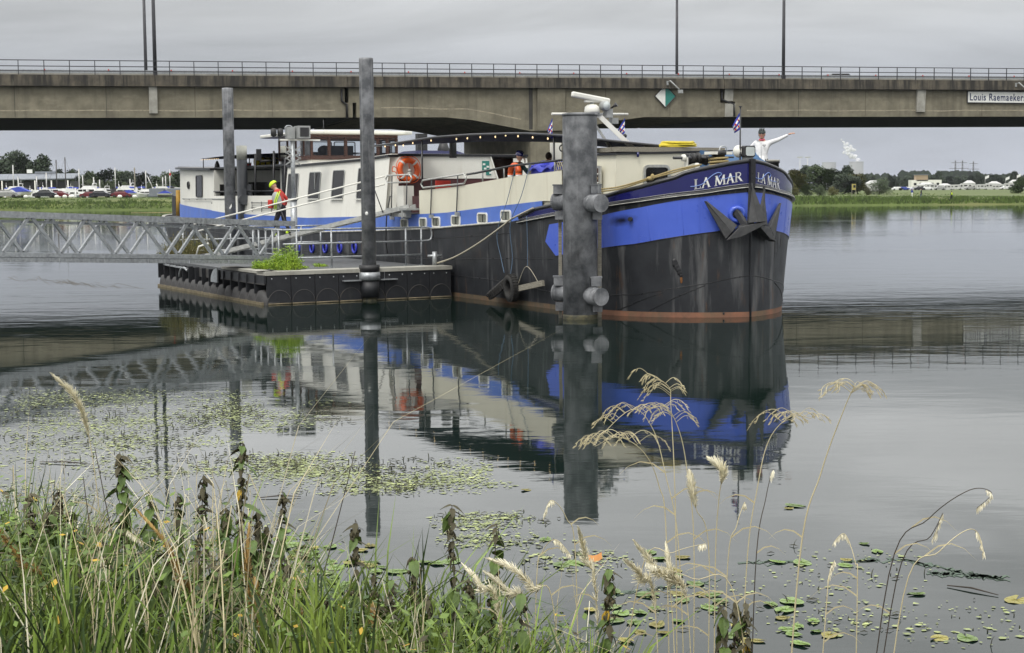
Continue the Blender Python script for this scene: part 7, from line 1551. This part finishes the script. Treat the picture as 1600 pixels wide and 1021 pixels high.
reedtuft(655, 1010, 6.6, 46, .62, 'broad bladed green grass tuft in the bottom middle', 3); reedtuft(690, 1015, 6.3, 30, .55, 'broad green blades right of the middle tuft', 4); reedtuft(915, 1015, 6.2, 34, .5, 'broad green grass tuft beside the curved pale seed heads', 5); reedtuft(560, 1015, 6.5, 30, .5, 'green grass tuft below the small nettle', 6); reedtuft(1060, 1020, 6.0, 20, .34, 'small green tuft at the foot of the tall panicle grass', 7)
# tall dry grasses: stalk points in picture coordinates at a given depth, with the seed head's kind
def stalk(pts, D, kind, lb, r0=.0032, mt=None, nm='grass_stalk', seed=0, hd=.33):
    W_ = [atY(x, y, D + .0) for x, y in pts]; r_ = random.Random(seed + int(pts[-1][0]))
    base_ = atY(pts[0][0], max(pts[0][1], 1021), D); W_[0] = Vector((W_[0].x, W_[0].y, base_z(base_)))
    for i, q in enumerate(W_): q.y += .10 * math.sin(i * 1.3 + seed) * (i / len(W_))
    P0 = W_[0].copy(); C_ = [q - P0 for q in catmull(W_, 7)]; n = len(C_)
    t = thing(nm, lb, 'grass', P0); b = MB(); b.tube(C_, [r0 * (1 - .65 * i / n) for i in range(n)], 5); b.build('stem', mt or m_straw, t)
    # a couple of narrow leaves
    for k in range(2):
        lf = MB()
        q = C_[int(n * r_.uniform(.12, .4))]; s_ = r_.choice((-1, 1)); L_ = r_.uniform(.15, .3)
        lf.grid([[q + Vector((s_ * L_ * u * .8, .02 * u, L_ * (u * .8 - u * u * .9))) + Vector((0, 0, w_ * .0045 * (1 - u))) for w_ in (-1, 1)] for u in (0, .25, .5, .75, 1)])
        lf.build('leaf', m_straw, t)
    h0 = int(n * (1 - hd)); S = C_[h0:]; b = MB()
    if kind == 'feather':
        for i in range(480):
            k = r_.uniform(0, len(S) - 1.01); q = S[int(k)].lerp(S[int(k) + 1], k % 1); f_ = k / (len(S) - 1); w_ = .036 * math.sin(math.pi * min(1, .1 + .9 * f_) ** .8) + .004
            d = (S[min(int(k) + 1, len(S) - 1)] - S[max(int(k) - 1, 0)]).normalized(); s_ = Vector((r_.gauss(0, 1), r_.gauss(0, 1), r_.gauss(0, 1))).normalized(); e = q + d * r_.uniform(.014, .042) + s_ * w_ * .7; u = d.cross(s_).normalized() * .0030
            b.add([q - u, q + u, e + u * .4, e - u * .4], [(0, 1, 2, 3)])
    elif kind == 'panicle':
        for i in range(16):
            k = r_.uniform(0, len(S) - 1.01); q = S[int(k)].lerp(S[int(k) + 1], k % 1); f_ = k / (len(S) - 1); L_ = r_.uniform(.05, .14) * (1 - .5 * f_); s_ = -1 if r_.random() < .62 else 1
            br = [q, q + Vector((s_ * L_ * .5, r_.uniform(-.03, .03), L_ * .35)), q + Vector((s_ * L_ * .95, r_.uniform(-.04, .04), L_ * .18)), q + Vector((s_ * L_ * 1.15, r_.uniform(-.04, .04), -L_ * .15))]
            B_ = catmull(br, 4); b.tube(B_, .0011, 4, caps=False)
            for j in range(5, len(B_)):
                p = B_[j]; e = p + Vector((s_ * .012 + r_.uniform(-.006, .006), r_.uniform(-.008, .008), -.014 + r_.uniform(-.006, .008))); u = Vector((.0, .0, .0028)); b.add([p, (p + e) / 2 + u, e, (p + e) / 2 - u], [(0, 1, 2, 3)])
    else:
        for i in range(60):
            k = r_.uniform(0, len(S) - 1.01); q = S[int(k)].lerp(S[int(k) + 1], k % 1); e = q + Vector((r_.uniform(-.008, .008), r_.uniform(-.01, .01), -r_.uniform(.012, .034))); u = Vector((.0026, 0, 0)); b.add([q, (q + e) / 2 + u, e, (q + e) / 2 - u], [(0, 1, 2, 3)])
    b.build('seed_head', {'feather': m_strawg, 'panicle': m_straw, 'droop': m_strawg}[kind] if mt is None or kind != 'feather' else m_gold, t)
    return t
F, Pn, Dr = 'feather', 'panicle', 'droop'
ST_ = [([(185, 1021), (160, 860), (140, 700), (125, 625), (95, 588)], 7.0, F, 'tall pale grass with a nodding head at the upper left', None, .45),
 ([(110, 1010), (75, 930), (42, 880), (0, 815)], 6.4, F, 'golden seed head leaning left at the left edge', m_gold, .55),
 ([(330, 1021), (305, 950), (285, 900), (262, 850), (212, 806)], 6.5, F, 'thick golden seed head arching left in front of the nettles', m_gold, .7),
 ([(400, 1021), (392, 950), (388, 880), (386, 832)], 6.3, F, 'upright golden seed head below the tall nettle', m_gold, .85),
 ([(412, 1021), (404, 960), (398, 915)], 6.2, F, 'short golden brown seed head next to the upright one', m_gold, .9),
 ([(480, 1021), (472, 985), (455, 965)], 6.2, F, 'small golden seed head curling left near the bottom', m_gold, .8),
 ([(590, 1021), (586, 990), (580, 968)], 6.2, F, 'small brown seed head at the bottom left of the middle tuft', m_gold, .8),
 ([(130, 1021), (100, 960), (60, 945), (35, 938)], 6.3, F, 'pale seed head sweeping low across the bottom left grass', None, .6),
 ([(400, 1010), (340, 950), (280, 880), (220, 840), (195, 832)], 6.9, Dr, 'thin pale stalk crossing diagonally behind the golden head', None, .3),
 ([(885, 1021), (865, 950), (835, 915), (800, 890), (768, 882)], 6.4, F, 'pale feathery head arching left in the bottom middle, upper one', None, .65),
 ([(800, 1021), (780, 960), (755, 920), (728, 895)], 6.3, F, 'pale feathery head arching left, lowest of the middle three', None, .7),
 ([(850, 1021), (825, 970), (795, 930), (765, 905)], 6.35, F, 'pale feathery head between two others in the bottom middle', None, .6),
 ([(945, 1021), (932, 940), (918, 880), (905, 830)], 6.4, F, 'slender pale seed head standing left of the panicle grass', None, .7),
 ([(1040, 1021), (1025, 960), (1005, 905), (978, 872)], 6.2, F, 'thick pale feathery head left of the panicle stems', None, .65),
 ([(1065, 1021), (1050, 950), (1025, 890), (995, 848)], 6.25, F, 'second pale feathery head close to the panicle stems', None, .6),
 ([(1090, 1021), (1075, 960), (1050, 900), (1042, 860)], 6.3, F, 'narrow pale head in front of the panicle stems', None, .6),
 ([(1060, 1021), (1056, 900), (1054, 760), (1050, 640), (1046, 606), (1010, 582)], 6.6, Pn, 'tallest dry panicle grass crossing the reflected bow', None, .42),
 ([(1075, 1021), (1062, 880), (1040, 740), (1020, 670), (985, 640), (925, 690)], 6.7, Pn, 'panicle grass arching far left over the reflection', None, .42),
 ([(1080, 1021), (1085, 880), (1075, 740), (1060, 670), (1035, 632), (1000, 645)], 6.65, Pn, 'panicle grass with a bent top right of the tallest', None, .4),
 ([(1050, 1010), (1042, 850), (1030, 760), (1005, 705), (965, 680), (930, 700)], 6.55, Pn, 'panicle grass with a low drooping plume', None, .4),
 ([(1115, 1021), (1118, 900), (1122, 780), (1126, 735), (1112, 720)], 6.5, F, 'pale narrow head bent left below the reflected letters', None, .4),
 ([(1100, 1021), (1108, 880), (1085, 790), (1078, 745)], 6.6, F, 'thin pale stem below the reflected lettering', None, .35),
 ([(1130, 1021), (1135, 900), (1150, 820), (1165, 790), (1168, 795)], 6.5, Dr, 'small hooked dry stalk right of the panicles', None, .3),
 ([(1150, 1021), (1165, 900), (1185, 760), (1205, 690), (1235, 652), (1262, 650)], 6.6, Pn, 'leaning stalk whose plume bends right past the reflected bow', None, .3),
 ([(1170, 1021), (1180, 900), (1200, 780), (1210, 735)], 6.5, Dr, 'straight thin stalk in front of the dark leaves', None, .15),
 ([(1218, 1021), (1250, 880), (1285, 740), (1315, 640), (1330, 597)], 6.2, Pn, 'thick greenish straight stalk leaning right with a small plume', None, .16),
 ([(1335, 1021), (1390, 900), (1450, 810), (1510, 762), (1548, 770), (1535, 800)], 6.2, Dr, 'dark arching stalk with hanging pale seeds, uppermost on the right', None, .3),
 ([(1340, 1021), (1400, 910), (1450, 835), (1470, 800), (1462, 850)], 6.3, Dr, 'dark stalk with a dangling tuft below the arching one', None, .25),
 ([(1360, 1021), (1410, 930), (1465, 860), (1510, 832), (1535, 838), (1538, 865)], 6.1, Dr, 'lower right pale stalk curving to the right', None, .25),
 ([(1335, 1010), (1338, 930), (1337, 880), (1325, 840), (1305, 850)], 6.4, Dr, 'small crook shaped dry stalk standing in the water', None, .35),
 ([(1265, 1021), (1290, 960), (1300, 900), (1308, 880)], 6.2, Dr, 'short seedy stalk left of the crook shaped one', None, .5),
 ([(830, 1021), (838, 920), (848, 865), (868, 842), (890, 860)], 6.7, Dr, 'hooked stalk rising in the middle of the near water', None, .3),
 ([(905, 1000), (900, 880), (885, 810), (862, 778), (850, 800)], 6.8, Dr, 'taller hooked stalk next to the thick pile reflection', None, .3),
 ([(940, 1000), (1000, 900), (1050, 860), (1100, 845)], 6.3, Dr, 'thin stalk lying to the right across the panicle stems', None, .1),
 ([(1200, 1015), (1150, 940), (1080, 900), (1010, 880)], 6.1, Dr, 'fallen stalk sloping left over the lily pads', None, .1)]
for i, (p_, D_, k_, lb, mt_, hd_) in enumerate(ST_):
    dk = 'dark' in lb; stalk(p_, D_, k_, lb, .0042 if ('thick greenish' in lb) else .003, m_stem if dk else mt_, seed=i, hd=hd_)
for i, (x0, y0, x1, y1, D_, lb) in enumerate(((205, 1021, 148, 700, 6.8, 'thin dark bare stem standing left, slightly bent'), (150, 1010, 130, 745, 6.6, 'short dark bare stem at the far left'), (400, 960, 555, 705, 6.4, 'dark bare stem slanting right over the water'), (560, 980, 430, 1021, 6.2, 'bent dark twig in the bottom grass'))):
    A_ = atY(x0, y0, D_); B_ = atY(x1, y1, D_ + .2); A_.z = min(A_.z, base_z(A_)); M_ = (A_ + B_) / 2 + Vector((.03, 0, .02)); tag(MB().tube(catmull([A_, M_, B_], 6), [.0042 - .0002 * k for k in range(13)], 5).build('bare_stem', m_stem), lb, 'stem')
# nettles and other leafy plants
LEAF = MB()
def leaf_mesh(nm, mt, L_, w_):
    b = MB(); P = [[Vector((sx * w_ * math.sin(math.pi * (u ** .75)) * (1 + .12 * (k % 2)), L_ * u, -L_ * .75 * u ** 1.6 + abs(sx) * w_ * .25)) for sx in (-1, 0, 1)] for k, u in enumerate((0, .15, .3, .45, .6, .75, .9, 1))]
    b.grid(P, sm=False); return b.mesh(nm, mt)
LG = leaf_mesh('leaf', m_nett, .105, .030); LBr = leaf_mesh('leaf', m_nettb, .07, .017); LY_ = leaf_mesh('leaf', m_yel, .07, .017); LB2 = leaf_mesh('leaf', m_lime2, .15, .035)
def nettle(x0, y0, x1, y1, D, lb, dry=.3, seed=1, big=0, n_yel=1):
    dry = dry * .62 if dry < .95 else dry
    r_ = random.Random(seed); A_ = atY(x0, y0, D); B_ = atY(x1, y1, D + .1); A_.z = min(A_.z, base_z(A_)); H = (B_ - A_).length
    t = thing('nettle', lb, 'plant', A_); pts = catmull([Vector((0, 0, 0)), (B_ - A_) * .5 + Vector((r_.uniform(-.02, .02), 0, 0)), B_ - A_], 8); MB().tube(pts, [.0042 - .0026 * i / len(pts) for i in range(len(pts))], 5).build('stem', m_stem, t)
    z = .22 * H; k = 0
    bg_ = MB(); bb_ = MB()
    while z < H:
        f_ = z / H; fk = f_ * (len(pts) - 1.001); q = pts[int(fk)].lerp(pts[int(fk) + 1], fk % 1)
        for s_ in (0, math.pi):
            a = k * 1.57 + s_ + r_.uniform(-.3, .3); sc_ = (1.2 - .55 * f_) * r_.uniform(.6, 1.25); isdry = (f_ > 1 - dry and r_.random() < .8) or r_.random() < .2
            if r_.random() < .14: continue
            inst('leaf', LBr if isdry else LG, t, q, (r_.uniform(-.9, .25), r_.uniform(-.5, .5), a), (sc_,) * 3)
        if f_ > .5 and r_.random() < .28:      # hanging seed tassels
            for m in range(5):
                a = r_.uniform(0, 6.28); e = q + Vector((.022 * math.cos(a), .022 * math.sin(a), -.022)); bb_.ell(e, (.006, .006, .010), 5, 4); bb_.ell(q.lerp(e, .5), (.006, .006, .008), 5, 4)
        z += .037 - .016 * f_; k += 1
    if bb_.v: tag(bb_.build('seed_tassel', m_nettb, t), kind='stuff')
    for m in range(n_yel): q = pts[int(len(pts) * r_.uniform(.4, .85))]; inst('yellow_leaf', LY_, t, q, (-.9, r_.uniform(-.4, .4), r_.uniform(0, 6.28)), (1.1,) * 3)
    for m in range(big): q = pts[int(len(pts) * r_.uniform(.3, .7))]; inst('broad_leaf', LB2, t, q, (r_.uniform(-1.2, -.6), r_.uniform(-.4, .4), r_.choice((1.2, -1.3, 2.2, -2.4, .4))), (1.1,) * 3)
    return t
for i, a in enumerate([(215, 1010, 187, 706, 6.9, 'tall leafy nettle on the left with drooping green leaves', .12), (250, 1015, 233, 768, 6.9, 'nettle with one yellow leaf right of the tallest left nettle', .15), (290, 1015, 318, 742, 6.8, 'dark withered nettle with forked top', .75), (270, 1015, 278, 770, 7.0, 'thin withered nettle left of the forked one', .8),
    (372, 1015, 379, 690, 6.6, 'tallest nettle with a yellow top leaf, in front of the left pile reflection', .55), (400, 1015, 405, 795, 6.7, 'green nettle right of the tallest one', .2), (425, 1015, 442, 768, 6.7, 'brown seeded nettle leaning right', .7), (412, 1020, 418, 820, 6.9, 'dry seed spike between two nettles', .85),
    (557, 1015, 555, 812, 6.5, 'small brown nettle standing alone before the middle pile reflection', .6), (718, 1015, 706, 790, 6.4, 'brown seeded nettle left of the green tipped one', .6), (760, 1020, 776, 818, 6.5, 'nettle with a fresh green tip in the middle', .15), (610, 1021, 612, 905, 6.3, 'low nettle among the middle grass', .4), (745, 1021, 730, 900, 6.3, 'low leafy nettle at the foot of the brown one', .2),
    (100, 1010, 90, 765, 6.8, 'dark leaved nettle at the far left', .3), (60, 1015, 75, 800, 6.6, 'bushy dark nettle near the left edge', .2), (45, 1010, 48, 770, 6.9, 'tall thin dark nettle second from the left edge', .3), (148, 1010, 152, 820, 6.6, 'green nettle left of the tallest left nettle', .1), (345, 1015, 352, 790, 6.7, 'leafy green nettle just left of the tallest one', .15), (388, 1015, 392, 840, 6.4, 'bright leafy nettle at the foot of the tallest one', .05), (265, 1018, 262, 850, 6.4, 'leafy nettle under the thin withered one', .1), (640, 1021, 645, 870, 6.5, 'single leafy nettle between the lily pads and the middle tuft', .3), (580, 1021, 585, 895, 6.4, 'short leafy nettle right of the lone brown nettle', .2), (20, 1015, 15, 840, 6.4, 'leafy nettle at the very left edge', .1), (130, 1010, 110, 800, 6.9, 'dark nettle between the left edge and the tall one', .4), (180, 1018, 165, 850, 6.5, 'short nettle below the tallest left nettle', .25),
    (330, 1018, 335, 880, 6.3, 'low leafy nettle below the forked withered one', .1), (460, 1020, 448, 880, 6.4, 'low nettle at the edge of the lily pads', .3), (950, 1021, 952, 890, 6.2, 'dark seed spike beside the green tuft right of the middle', .8), (690, 1021, 670, 930, 6.2, 'small nettle in the middle tuft', .2), (1160, 1021, 1150, 935, 6.1, 'dark brown withered plant under the thin stalks', 1.0), (1180, 1021, 1165, 940, 6.0, 'second dark brown withered plant under the thin stalks', 1.0), (1125, 1021, 1130, 945, 6.1, 'dark brown crinkled weed at the foot of the panicles', 1.0), (520, 1021, 515, 930, 6.3, 'low nettle left of the middle tuft', .2), (240, 1021, 245, 900, 6.2, 'leafy low nettle in the left grass', .1), (800, 1021, 815, 925, 6.1, 'low nettle with a yellow leaf between the feathery heads', .3)]):
    nettle(*a, seed=i + 3, big=5 if i == 4 else (2 if i in (0, 5) else 0), n_yel=2 if i in (1, 4) else (1 if i % 3 == 0 else 0))
def dock(px, py, D, lb, seed):
    P = atY(px, py, D); P.z = base_z(P); t = thing('dock_plant', lb, 'plant', P); r_ = random.Random(seed)
    for k in range(9): inst('broad_leaf', LB2, t, (0, 0, .12 + .05 * k), (r_.uniform(-.2, .6), r_.uniform(-.4, .4), r_.uniform(0, 6.28)), (r_.uniform(1.0, 1.7),) * 3)
    MB().tube([(0, 0, 0), (.01, 0, .65)], .004, 5).build('stem', m_lime2, t)
dock(360, 1010, 6.5, 'broad bright green leaves at the foot of the tallest nettle', 2); dock(145, 1018, 6.3, 'broad green leaved plant in the left bottom grass', 4); dock(335, 1021, 6.0, 'broad leaves at the bottom left of the tallest nettle', 6)
# ------------------------------------------------------------------ haze
hz = MB().box((0, 3400, 74), (9200, 7400, 150)).build('haze', None); hz.data.materials.clear()
mh = bpy.data.materials.new('haze'); mh.use_nodes = True; t_ = mh.node_tree; t_.nodes.clear(); o_ = t_.nodes.new('ShaderNodeOutputMaterial'); pv = t_.nodes.new('ShaderNodeVolumePrincipled')
pv.inputs['Density'].default_value = .00005; pv.inputs['Color'].default_value = (.86, .90, 1.0, 1); t_.links.new(pv.outputs[0], o_.inputs['Volume']); hz.data.materials.append(mh); tag(hz, kind='stuff')
